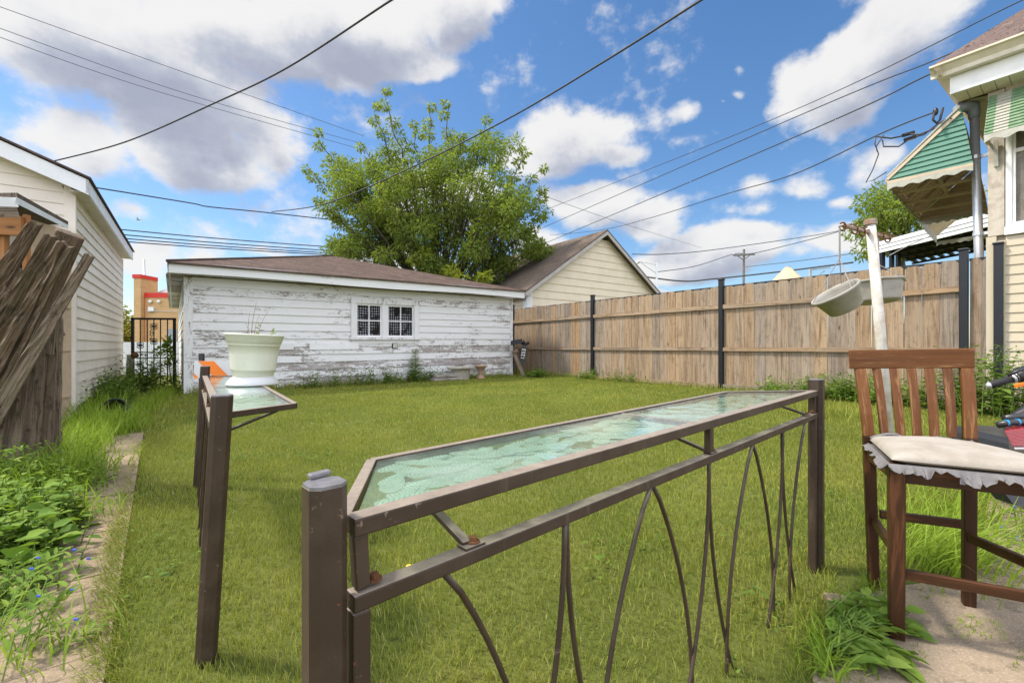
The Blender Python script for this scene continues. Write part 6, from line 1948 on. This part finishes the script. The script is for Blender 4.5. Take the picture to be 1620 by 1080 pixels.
# inner mass
regs = [((690, 330), (128, 80), 40), ((570, 300), (62, 62), 22), ((815, 335), (42, 70), 15), ((690, 408), (135, 28), 20), ((640, 260), (90, 55), 12), ((770, 255), (60, 50), 11), ((545, 392), (50, 12), 10), ((845, 395), (25, 22), 8)]
for ((cx, cy), (rx, ry), n_) in regs:
    for _ in range(n_):
        while True:
            a, b, c_ = rr.uniform(-1, 1), rr.uniform(-1, 1), rr.uniform(-1, 1)
            if a * a + b * b + c_ * c_ < 1: break
        x, y = cx + a * rx, cy + b * ry
        if abs(x - 690) < 22 and abs(y - 325) < 26 and rr.random() < .85: continue
        c = at(x, y, TY + c_ * 3.2)
        rd = rr.uniform(.45, .85)
        if rr.random() < .7: branch(mb, lerp(fork, c, .45), c, .035, .01, n=4, rr=rr)
        clump_leaves(fl, c, (rd, rd, rd * .7), int(235 * rd / .65), (.12, .235), (.26, .40), .5, rr.uniform(0, .2), rr.uniform(.5, .95))
mb.build('trunk', MAT['trunk'], tr, smooth=True)
fl.build('crown', MAT['treeleaf'], tr)
fl = FL()
for (x, y) in ((705, 430), (715, 428), (730, 436), (762, 440), (770, 436), (655, 412), (672, 400)):
    clump_leaves(fl, at(x, y, 19.4 + rr.random()), (.3, .3, .2), 80, (.14, .26), (.28, .42), .4, 0, 1)
fl.build('yellow_shoots', MAT['yellowleaf'], tr)

def small_tree(name, label, x, yb, Y, rx, rz, cy, mat, n, leaf, seed, grp=None):
    rr = random.Random(seed); b = V((at(x, 500, Y).x, Y, 0)); t = thing(name, label, 'tree', b, grp)
    c = at(x, cy, Y); mb = MB(); branch(mb, b, c, rx * .09, rx * .04, rr=rr); fl = FL()
    for k in range(n):
        d = V((rr.gauss(0, 1), rr.gauss(0, 1), rr.gauss(0, 1))).normalized() * rr.random() ** .4
        p = c + V((d.x * rx, d.y * rx, d.z * rz)); branch(mb, lerp(b, c, .8), p, rx * .025, rx * .006, n=4, rr=rr)
        clump_leaves(fl, p, (rx * .3, rx * .3, rx * .24), 130, leaf, (.35, .5), .4, rr.uniform(0, .3), rr.uniform(.6, 1))
    mb.build('trunk', MAT['trunk'], t, smooth=True); fl.build('crown', MAT[mat], t)
small_tree('shade_tree', 'green tree showing beyond the carport under the green awning', 1432, 400, 26, 2.6, 2.4, 345, 'treeleaf', 46, (.18, .32), 8)
small_tree('yellowing_tree', 'yellow green tree between the cream garage and the tan shop', 196, 560, 32, 1.6, 2.1, 528, 'autumn', 44, (.16, .30), 9)

# ------------------------------------------------------------------ lawn
LAWN = np.array([(p.x, p.y) for p in [V((pathR0.x, pathR0.y, 0)) + pd * -1.4, gnd(160, 1080), gnd(175, 960), gnd(190, 880), gnd(196, 830), gnd(212, 760), gnd(232, 700), gnd(205, 655), V((-9.6, 12.2, 0)), V((-8.6, 12.0, 0)), V((-7.1, 9.9, 0)), SA + SU * SL, V((.4, 17.6, 0)), fp(4.35), fp(0), fp(-4.4), V((8.2, 6.6, 0)), V((5.5, 4.8, 0)), V((2.6, 2.6, 0)), V((2.2, 2.2, 0)), V((1.5, 2.1, 0)), V((1.2, 1.7, 0)), V((.9, 1.35, 0)), V((.7, .3, 0)), V((-.5, .1, 0))]])
def scatter(poly, dens_fn, y0, y1, dmax):
    lo, hi = poly.min(0), poly.max(0); lo = np.array([lo[0], max(lo[1], y0)]); hi = np.array([hi[0], min(hi[1], y1)])
    n = int((hi[0] - lo[0]) * (hi[1] - lo[1]) * dmax)
    P = rng.random((n, 2)) * (hi - lo) + lo
    k = inpoly(P, poly); P = P[k]
    fov = np.abs(P[:, 0]) < P[:, 1] * 1.2 + .5
    return P[fov]
def vnoise(P, s, seed=0):
    r_ = np.random.default_rng(seed); out_ = np.zeros(len(P))
    for k in range(6):
        a = r_.uniform(0, 2 * np.pi); f = s * r_.uniform(.5, 1.6); ph = r_.uniform(0, 6)
        out_ += np.sin((P[:, 0] * np.cos(a) + P[:, 1] * np.sin(a)) * f + ph)
    return out_ / 6
fl = FL()
for (y0, y1, dn, W_, L0, L1) in ((.2, 1.6, 11000, .0025, .022, .050), (1.6, 3.0, 7500, .0032, .022, .050), (3.0, 5.5, 3600, .0048, .024, .050), (5.5, 9, 1600, .0072, .028, .052), (9, 18, 720, .0115, .03, .055)):
    P = scatter(LAWN, None, y0, y1, dn)
    on = ~inpoly(P, PATIO2) | (rng.random(len(P)) < .012)
    P = P[on]
    n = len(P); nv = vnoise(P, 6, 3); nv2 = vnoise(P, 1.6, 5)
    L_ = rng.uniform(L0, L1, n) * (1 + .35 * nv)
    P3 = np.concatenate([P, np.zeros((n, 1))], 1)
    rn = np.clip(rng.beta(1.6, 1.6, n) + .25 * nv2 - .0, 0, 1)
    az_ = rng.uniform(0, 2 * np.pi, n) * .55 + 2.5 * nv2 + rng.uniform(0, 2 * np.pi, n) * .45
    fl.blades(P3, L_, np.full(n, W_) * rng.uniform(.7, 1.3, n), rng.uniform(.2, 1.15, n), az_, 1.0, 2 if y0 > 2.9 else 3, r=rn)
o = fl.build('lawn_grass', MAT['grass']); o['kind'] = 'stuff'; o['label'] = 'short olive green lawn grass across the yard'; o['category'] = 'grass'

# clover and other small broad leaves in the turf
fl = FL()
cl_ = scatter(LAWN, None, .8, 6.5, 26)
cl_ = cl_[(vnoise(cl_, 2.3, 14) > .18) & ~inpoly(cl_, PATIO2)]
for c_ in cl_:
    k = int(rng.integers(4, 16)); P = np.concatenate([c_ + rng.normal(0, .045, (k, 2)), rng.uniform(.02, .055, (k, 1))], 1)
    D_ = rdir(k, -.1, .5); L_ = rng.uniform(.010, .024, k) * (1 if rng.random() < .8 else 1.7); fl.leaves(P, D_, np.tile([0, 0, 1.], (k, 1)) + rng.normal(0, .3, (k, 3)), L_, L_ * .6, .12)
o = fl.build('clover', MAT['darkleaf']); o['kind'] = 'stuff'; o['label'] = 'small clover leaves scattered through the lawn'; o['category'] = 'clover'
dn = thing('dandelion', 'single yellow dandelion in the lawn just below the lower rail of the near railing', 'flower', gnd(647, 920))
mb = MB(); p = gnd(647, 912); mb.tube([p, p + UP * .045], .0015, 5); mb.build('stem', MAT['stem'], dn)
mb = MB(); mb.ball(p + UP * .05, .014, .014, .006, 6); mb.build('flower_head', M_plain('dandelion_yellow', (.75, .50, .02), .7), dn)
# longer tufts along edges
def tuft_area(fl, pts, n, spread, L0, L1, W_, lean0, lean1, az0=None):
    pts = np.array([(p[0], p[1]) for p in pts])
    seg = rng.integers(0, len(pts) - 1, n); t = rng.random(n)[:, None]
    P = pts[seg] * (1 - t) + pts[seg + 1] * t + rng.normal(0, spread, (n, 2))
    P3 = np.concatenate([P, np.zeros((n, 1))], 1)
    az_ = rng.uniform(0, 2 * np.pi, n) if az0 is None else az0 + rng.normal(0, .7, n)
    fl.blades(P3, rng.uniform(L0, L1, n), W_ * rng.uniform(.6, 1.4, n), rng.uniform(lean0, lean1, n), az_, 1.5, 5)
def stems(fl, mbs, pts, n, spread, h0, h1, leafL, leafW, k, rlo=0, rhi=1, up=.35):
    """leafy upright stems, thin stem tubes in mbs"""
    pts = np.array([(p[0], p[1]) for p in pts])
    for _ in range(n):
        i = rng.integers(0, len(pts) - 1) if len(pts) > 1 else 0; t = rng.random()
        b = (pts[i] * (1 - t) + pts[i + 1] * t if len(pts) > 1 else pts[0]) + rng.normal(0, spread, 2)
        h = rng.uniform(h0, h1); a = rng.uniform(0, 2 * np.pi); ln = rng.uniform(0, .45)
        p0 = V((b[0], b[1], 0)); p1 = p0 + V((math.cos(a) * ln * h, math.sin(a) * ln * h, h))
        md = lerp(p0, p1, .5) - V((math.cos(a), math.sin(a), 0)) * ln * h * .15
        if mbs is not None: mbs.tube([p0, md, p1], [.0045 * (h / .4) ** .5, .003, .0015], 4, caps=False)
        kk = int(k * rng.uniform(.7, 1.3)); ts = np.linspace(.15, 1, kk)
        P = np.array([tuple(lerp(lerp(p0, md, q_), lerp(md, p1, q_), q_)) for q_ in ts])
        an = np.arange(kk) * 2.4 + rng.uniform(0, 6)
        D_ = np.stack([np.cos(an), np.sin(an), np.full(kk, up) + rng.normal(0, .25, kk)], 1)
        L_ = leafL * rng.uniform(.6, 1.2, kk) * (1.05 - .5 * ts)
        fl.leaves(P, D_, np.tile([0, 0, 1.], (kk, 1)) + rng.normal(0, .2, (kk, 3)), L_, L_ * leafW, .12, r=rng.uniform(rlo, rhi, kk))

# weeds beside the path on the left
def wpatch(name, label): pass
fl = FL()
e = lambda x, y: gnd(x, y)
tuft_area(fl, [e(85, 750), e(110, 722), e(138, 702), e(168, 686), e(195, 674)], 1500, .13, .16, .42, .010, .3, 1.1)
tuft_area(fl, [e(30, 800), e(70, 785), e(105, 768), e(128, 748)], 1300, .13, .14, .40, .009, .4, 1.2)
tuft_area(fl, [e(50, 850), e(90, 830), e(120, 815)], 380, .12, .1, .3, .006, .5, 1.3)
tuft_area(fl, [e(0, 1050), e(60, 1060), e(40, 990)], 90, .10, .15, .4, .005, .8, 1.4)
tuft_area(fl, [e(190, 684), e(215, 655), e(245, 633), e(268, 624)], 700, .16, .12, .36, .010, .3, 1.1)
tuft_area(fl, [V((-5.2, 5.6, 0)), V((-6.3, 6.8, 0)), V((-7.6, 8.6, 0))], 500, .16, .15, .45, .012, .2, .9)
o = fl.build('long_grass', MAT['weedgrass']); o['kind'] = 'stuff'; o['label'] = 'long bright green weedy grass arching over the edge of the path'; o['category'] = 'grass'
fl = FL(); mbs = MB()
stems(fl, mbs, [e(-30, 830), e(20, 845), e(60, 850), e(95, 842)], 120, .09, .10, .32, .095, .52, 9, .2, 1, .15)
stems(fl, mbs, [e(-90, 860), e(-35, 900), e(15, 895), e(60, 885)], 130, .075, .08, .26, .085, .55, 9, .1, 1, .1)
stems(fl, mbs, [e(-80, 960), e(-30, 1000), e(10, 960), e(60, 930)], 60, .06, .06, .2, .055, .45, 9, 0, .8, .2)
stems(fl, mbs, [e(-60, 800), e(20, 785), e(80, 790)], 110, .16, .15, .4, .095, .42, 9, .3, 1, .2)
for _ in range(46):
    b_ = e(rng.uniform(-50, 85), rng.uniform(800, 930)); kk = 5
    P = np.array([(b_.x, b_.y, .06 + rng.uniform(0, .14))] * kk) + rng.normal(0, .035, (kk, 3)); L_ = rng.uniform(.06, .11, kk)
    fl.leaves(P, rdir(kk, -.1, .5), np.tile([0, 0, 1.], (kk, 1)) + rng.normal(0, .35, (kk, 3)), L_, L_ * .75, .1, r=rng.uniform(0, .5, kk))
wd = fl.build('weed_leaves', MAT['weedleaf']); wd['kind'] = 'stuff'; wd['label'] = 'broadleaf weeds spreading over the left edge of the path'; wd['category'] = 'weeds'
mbs.build('stems', MAT['stem'], wd)
# dayflower: long lax stems with small leaves and blue flowers
df = thing('dayflower', 'sprawling blue flowered weed with lax stems at the bottom left over the path', 'plant', e(60, 1010))
fl = FL(); mbs = MB(); mf = MB(); rr = random.Random(21)
for (x0, y0, x1, y1, h) in ((20, 1060, 118, 925, .2), (40, 1050, 140, 915, .14), (0, 1000, 95, 925, .2), (30, 1080, 85, 950, .2), (-20, 1060, 50, 960, .2), (60, 1060, 150, 985, .05), (0, 1090, 60, 1000, .18), (-30, 1020, 50, 1000, .14), (70, 1000, 115, 960, .12), (20, 1010, 75, 930, .18), (10, 1040, 120, 1000, .1), (-10, 960, 60, 940, .2)):
    a, b = e(x0, y0), e(x1, y1) ; b = b * .94 + UP * h
    pts = [a, lerp(a, b, .35) + UP * h * .35, lerp(a, b, .7) + UP * h * .2, b]
    mbs.tube(pts, [.0022, .002, .0016, .001], 5)
    P, D_ = [], []
    for k in range(11):
        t = .15 + .85 * k / 10; i = min(2, int(t * 3)); p = lerp(pts[i], pts[i + 1], t * 3 - i); P.append(tuple(p)); an = k * math.pi + rr.uniform(-.6, .6); d = (b - a).normalized(); s_ = V((-d.y, d.x, .2)); D_.append(tuple(d * .8 + s_ * (1 if k % 2 else -1) * .9))
    P, D_ = np.array(P), np.array(D_); L_ = rng.uniform(.035, .06, len(P)); fl.leaves(P, D_, np.tile([0, 0, 1.], (len(P), 1)) + rng.normal(0, .2, (len(P), 3)), L_, L_ * .38, .12)
    if rr.random() < .42:
        c = b + UP * .006
        for s_ in (-1, 1):
            mf.ball(c + V((.004 * s_, 0, .003)), .0055, .003, .005, 6)
fl.build('leaves', MAT['weedleaf'], df); mbs.build('stems', MAT['stem'], df); mf.build('flowers', MAT['bluepetal'], df)

# bushes at the gate and along the cream garage
gb = thing('gate_bush', 'dense dark weeds and saplings heaped in front of the iron gate', 'bush', V((-8.9, 10.8, 0)))
fl = FL(); mbs = MB()
stems(fl, mbs, [V((-9.4, 11.0, 0)), V((-8.7, 10.8, 0)), V((-8.0, 10.5, 0))], 75, .25, .35, .95, .16, .45, 12)
stems(fl, mbs, [V((-8.8, 9.8, 0)), V((-7.9, 8.7, 0)), V((-7.2, 7.9, 0))], 130, .3, .25, .65, .15, .45, 11)
stems(fl, mbs, [V((-7.4, 8.4, 0)), V((-8.4, 9.6, 0))], 45, .18, .2, .55, .13, .45, 10)
fl.build('leaves', MAT['darkleaf'], gb); mbs.build('stems', MAT['stem'], gb)
vn = thing('gate_vine', 'bright green vine twining on the right of the iron gate', 'vine', gt(268, 600, -.1))
fl = FL(); mbs = MB(); pts = [gt(272, 610, -.1), gt(268, 580, -.1), gt(271, 556, -.1), gt(262, 546, -.1), gt(268, 534, -.1)]
mbs.tube(pts, .012, 5); mbs.tube([pts[2], gt(256, 553, -.1), gt(250, 549, -.1)], .008, 5)
P = np.array([tuple(lerp(pts[i], pts[i + 1], t)) for i in range(1, 4) for t in np.linspace(0, 1, 16)] + [tuple(lerp(pts[2], gt(248, 549, -.1), t)) for t in np.linspace(0, 1, 14)]) + rng.normal(0, .05, (62, 3)); fl.leaves(P, rdir(62), rdir(62, .2, 1), .13, .09, .1, r=rng.uniform(.4, 1, 62))
fl.build('leaves', MAT['weedleaf'], vn); mbs.build('stem', MAT['stem'], vn)
hose = thing('black_bucket', 'black plastic bucket lying in the weeds at the foot of the cream garage', 'bucket', gnd(190, 664))
mb = MB(); p = gnd(187, 664) + UP * .13; Mx = Matrix.Translation(p) @ Matrix.Rotation(R(75), 4, 'X') @ Matrix.Rotation(R(25), 4, 'Y'); mb.lathe([(.12, -.15), (.15, .15), (.16, .15), (.16, .17), (.145, .16), (.115, -.14)], Mx, 24); mb.lathe([(.0001, -.148), (.12, -.148)], Mx, 24); mb.build('shell', MAT['bplastic'], hose, smooth=True)

# weeds at the garage wall
def weed_at(name, label, pts, n, spread, h0, h1, lL, lW, k, mat='darkleaf', cat='weed', grp=None, extra=None):
    t = thing(name, label, cat, pts[0], grp); fl = FL(); mbs = MB(); stems(fl, mbs, pts, n, spread, h0, h1, lL, lW, k)
    if extra: extra(fl, mbs)
    fl.build('leaves', MAT[mat], t); mbs.build('stems', MAT['stem'], t)
a = on_shed(647, .35)
def spire(fl, mbs):
    mbs.tube([a, a + UP * .95], [.018, .006], 5)
    k = 90; ts = np.linspace(.1, 1, k); an = np.arange(k) * 2.4
    P = np.stack([np.full(k, a.x), np.full(k, a.y), ts * .98], 1); D_ = np.stack([np.cos(an), np.sin(an), np.full(k, .3)], 1); L_ = .30 * (1.1 - ts * .75)
    fl.leaves(P, D_, np.tile([0, 0, 1.], (k, 1)), L_, L_ * .3, .1, r=rng.uniform(.3, 1, k))
weed_at('tall_weed', 'tall spiky green weed growing at the garage wall below the window', [a, a + SU * .1], 16, .16, .2, .4, .16, .35, 10, 'weedleaf', extra=spire)
weed_at('wall_weeds', 'dark bushy weeds along the garage wall left of the tall weed', [on_shed(560, .3), on_shed(625, .3)], 46, .2, .2, .55, .15, .4, 9)
weed_at('yellow_weeds', 'sparse yellowish weeds at the garage wall beyond the glass table', [on_shed(515, .35), on_shed(545, .35)], 14, .12, .25, .6, .12, .45, 9, 'weedleaf')
weed_at('leafy_weed', 'leafy weed at the garage wall right behind the glass table edge', [on_shed(478, .3), on_shed(492, .3)], 10, .08, .25, .5, .14, .5, 9, 'weedleaf')
weed_at('planter_weeds', 'dark weeds between the tall weed and the stone slabs', [on_shed(665, .3), on_shed(690, .35)], 26, .14, .2, .5, .15, .35, 9)
weed_at('corner_weeds', 'green weeds at the foot of the address post by the fence', [V((.55, 15.4, 0)), V((1.0, 15.3, 0)), fp(6.6, 0, .3)], 34, .16, .1, .35, .16, .6, 8, 'weedleaf')
weed_at('fence_weeds', 'clump of weeds at the base of the first black fence post', [fp(4.6, 0, .25), fp(4.1, 0, .25)], 26, .14, .15, .45, .14, .4, 9, 'weedleaf')
weed_at('fence_weeds', 'grey green weeds along the board fence between the black posts', [fp(3.6, 0, .3), fp(2.2, 0, .3)], 30, .2, .15, .5, .13, .35, 9, 'darkleaf')
weed_at('fence_shrubs', 'low green shrubs along the fence behind the chair back', [fp(-1.9, 0, .45), fp(-2.9, 0, .5), fp(-4.1, 0, .55)], 210, .22, .2, .55, .14, .45, 10, 'weedleaf')
weed_at('fence_shrubs', 'taller leafy shrub between the chair back and the moped at the fence', [fp(-4.3, 0, .7), fp(-4.9, 0, .9), V((7.6, 6.2, 0))], 120, .22, .4, 1.05, .17, .45, 12, 'darkleaf')
weed_at('low_weeds', 'low spreading weeds by the far railing post at the lawn edge', [fp(-1.2, 0, .5), fp(-1.9, 0, .6)], 40, .2, .15, .4, .14, .5, 9, 'weedleaf')

# edge tufts
fl = FL()
tuft_area(fl, [e(163, 1090), e(176, 960), e(186, 880), e(195, 830), e(208, 760), e(226, 700)], 5600, .03, .03, .085, .0032, .4, 1.3, math.atan2(pn.y, pn.x))
tuft_area(fl, [on_shed(300, .12), on_shed(420, .12), on_shed(560, .12), on_shed(700, .12), on_shed(800, .12)], 2600, .10, .1, .30, .011, .1, .9)
tuft_area(fl, [fp(8.5, 0, .2), fp(5, 0, .15)], 700, .12, .1, .28, .012, .1, .9)
tuft_area(fl, [fp(4.8, 0, .15), fp(0, 0, .12), fp(-4, 0, .15)], 1700, .10, .06, .22, .009, .1, .9)
tuft_area(fl, [e(1290, 640), e(1330, 655), e(1360, 665)], 700, .35, .1, .25, .008, .2, 1.0)
o = fl.build('edge_grass', MAT['grass']); o['kind'] = 'stuff'; o['label'] = 'unmown grass fringe along the garage wall and fence'; o['category'] = 'grass'
fl = FL()
tuft_area(fl, [e(1450, 905), e(1490, 890), e(1520, 880)], 420, .10, .2, .45, .0055, .6, 1.4, -.6)
tuft_area(fl, [e(1440, 850), e(1500, 830), e(1545, 820)], 420, .12, .12, .36, .005, .4, 1.2)
tuft_area(fl, [e(1560, 800), e(1590, 770), e(1570, 740)], 260, .12, .12, .34, .006, .5, 1.3)
tuft_area(fl, [e(1375, 945), e(1400, 935)], 110, .04, .05, .14, .004, .4, 1.2)
o = fl.build('chair_grass', MAT['weedgrass']); o['kind'] = 'stuff'; o['label'] = 'long arching grass between the chair legs at the patio edge'; o['category'] = 'grass'
fl = FL()
tuft_area(fl, [e(1300, 1075), e(1320, 1000), e(1345, 955)], 420, .05, .04, .11, .004, .3, 1.2)
P = rng.random((900, 2)) * np.array([.5, .6]) + np.array([1.35, 1.45]); P = P[vnoise(P, 22, 8) > .12]; P3 = np.concatenate([P, np.full((len(P), 1), .014)], 1)
fl.blades(P3, rng.uniform(.012, .03, len(P)), np.full(len(P), .003), rng.uniform(.4, 1.3, len(P)), rng.uniform(0, 6.3, len(P)), 1., 2)
P = rng.random((1500, 2)) * np.array([1.2, .8]) + np.array([1.8, 1.75]); P = P[(vnoise(P, 14, 9) > .1) & inpoly(P, PATIO2)]; P3 = np.concatenate([P, np.full((len(P), 1), .014)], 1)
fl.blades(P3, rng.uniform(.02, .06, len(P)), np.full(len(P), .004), rng.uniform(.4, 1.3, len(P)), rng.uniform(0, 6.3, len(P)), 1., 2)
o = fl.build('patio_sprouts', MAT['weedgrass']); o['kind'] = 'stuff'; o['label'] = 'tiny green sprouts and grass creeping over the concrete patio'; o['category'] = 'grass'
# scattered weeds by the moped with blue flowers
pw = thing('blue_flower_weed', 'small blue flowered weed on the concrete by the right edge', 'plant', e(1600, 850))
fl = FL(); mbs = MB(); mf = MB()
for (x0, y0, x1, y1, h) in ((1625, 870, 1595, 812, .16), (1640, 880, 1605, 835, .14), (1600, 870, 1585, 845, .06), (1640, 900, 1610, 860, .05), (1615, 850, 1628, 805, .1)):
    a_, b_2 = e(x0, y0), e(x1, y1) * .97 + UP * h; mbs.tube([a_, lerp(a_, b_2, .5) + UP * h * .3, b_2], [.003, .002, .0012], 5); P = np.array([tuple(lerp(a_, b_2, t) + UP * (h * .6 * math.sin(math.pi * t) * .5)) for t in np.linspace(.2, 1, 9)]); D_ = rdir(9, -.1, .6); fl.leaves(P, D_, np.tile([0, 0, 1.], (9, 1)), .06, .022, .1)
    mf.ball(b_2 + UP * .01, .009, .006, .008, 6)
fl.build('leaves', MAT['weedleaf'], pw); mbs.build('stems', MAT['stem'], pw); mf.build('flowers', MAT['bluepetal'], pw)

# heap of pulled weeds on the patio
hp2 = thing('pulled_weeds', 'wilting heap of pulled leafy weeds lying at the patio edge near the chair leg', 'plant pile', e(1350, 1010))
fl = FL(); mbs = MB(); rr = random.Random(31)
for k in range(46):
    a_ = e(1318 + rr.uniform(-16, 16), 1035 + rr.uniform(-45, 30)); a_ = V((a_.x, a_.y, .02 + rr.uniform(0, .05)))
    b_2 = e(1375 + rr.uniform(-40, 62), 1030 + rr.uniform(-75, 40)); b_2.z = .022 + rr.uniform(0, .035)
    md = lerp(a_, b_2, .5) + UP * rr.uniform(.01, .06)
    mbs.tube([a_, md, b_2], [.003, .0025, .0015], 5)
    kk = 9; ts = np.linspace(.15, 1, kk); P = np.array([tuple(lerp(lerp(a_, md, t), lerp(md, b_2, t), t)) for t in ts]); d = (b_2 - a_).normalized(); s_ = V((-d.y, d.x, 0))
    D_ = np.array([tuple(d * 1.1 + s_ * (.75 if i % 2 else -.75) * rr.uniform(.3, 1.3) + UP * rr.uniform(-.25, .25)) for i in range(kk)]); L_ = rng.uniform(.045, .09, kk)
    fl.leaves(P, D_, np.tile([0, 0, 1.], (kk, 1)) + rng.normal(0, .45, (kk, 3)), L_, L_ * .5, .14, r=rng.uniform(.3, 1, kk))
fl.build('leaves', MAT['weedleaf'], hp2); mbs.build('stems', MAT['stem'], hp2)
fl = FL(); tuft_area(fl, [e(1300, 1078), e(1312, 1050), e(1305, 1020)], 90, .02, .06, .16, .009, .5, 1.3)
o = fl.build('coarse_grass', MAT['weedgrass']); o['kind'] = 'stuff'; o['label'] = 'coarse grass blades at the bottom right beside the pulled weeds'; o['category'] = 'grass'
wc = thing('wood_chunk', 'pale broken wood chunk at the patio corner beside the pulled weeds', 'wood chunk', e(1345, 960))
mb = MB(); a_ = e(1342, 968); mb.hexa([a_ + UP * .01, a_ + V((.055, .02, .01)), a_ + V((.05, .09, .01)), a_ + V((.0, .06, .01)), a_ + V((.005, .01, .035)), a_ + V((.05, .03, .028)), a_ + V((.05, .085, .03)), a_ + V((.01, .055, .04))]); mb.build('chunk', MAT['ply'], wc, bevel=.004)
wc2 = thing('wood_chunk', 'flat weathered wood offcut half sunk in grass left of the chair leg', 'wood chunk', e(1318, 955))
mb = MB(); a_ = e(1310, 962); mb.hexa([a_ + UP * .0, a_ + V((.06, -.03, .0)), a_ + V((.08, .05, .0)), a_ + V((.03, .07, .0)), a_ + V((.0, .0, .035)), a_ + V((.06, -.03, .03)), a_ + V((.08, .05, .035)), a_ + V((.03, .07, .03))]); mb.build('chunk', MAT['pathc'], wc2, bevel=.004)
dl = thing('dry_leaf', 'crumpled brown dry leaf on the patio beside the wood chunk', 'leaf', e(1354, 976))
fl = FL(); P = np.tile(np.array([[*e(1354, 977)]]), (6, 1)) + rng.normal(0, .006, (6, 3)) + np.array([0, 0, .025]); fl.leaves(P, rdir(6, -.2, .7), rdir(6), .03, .02, .3)
fl.build('blade', MAT['rust'], dl)
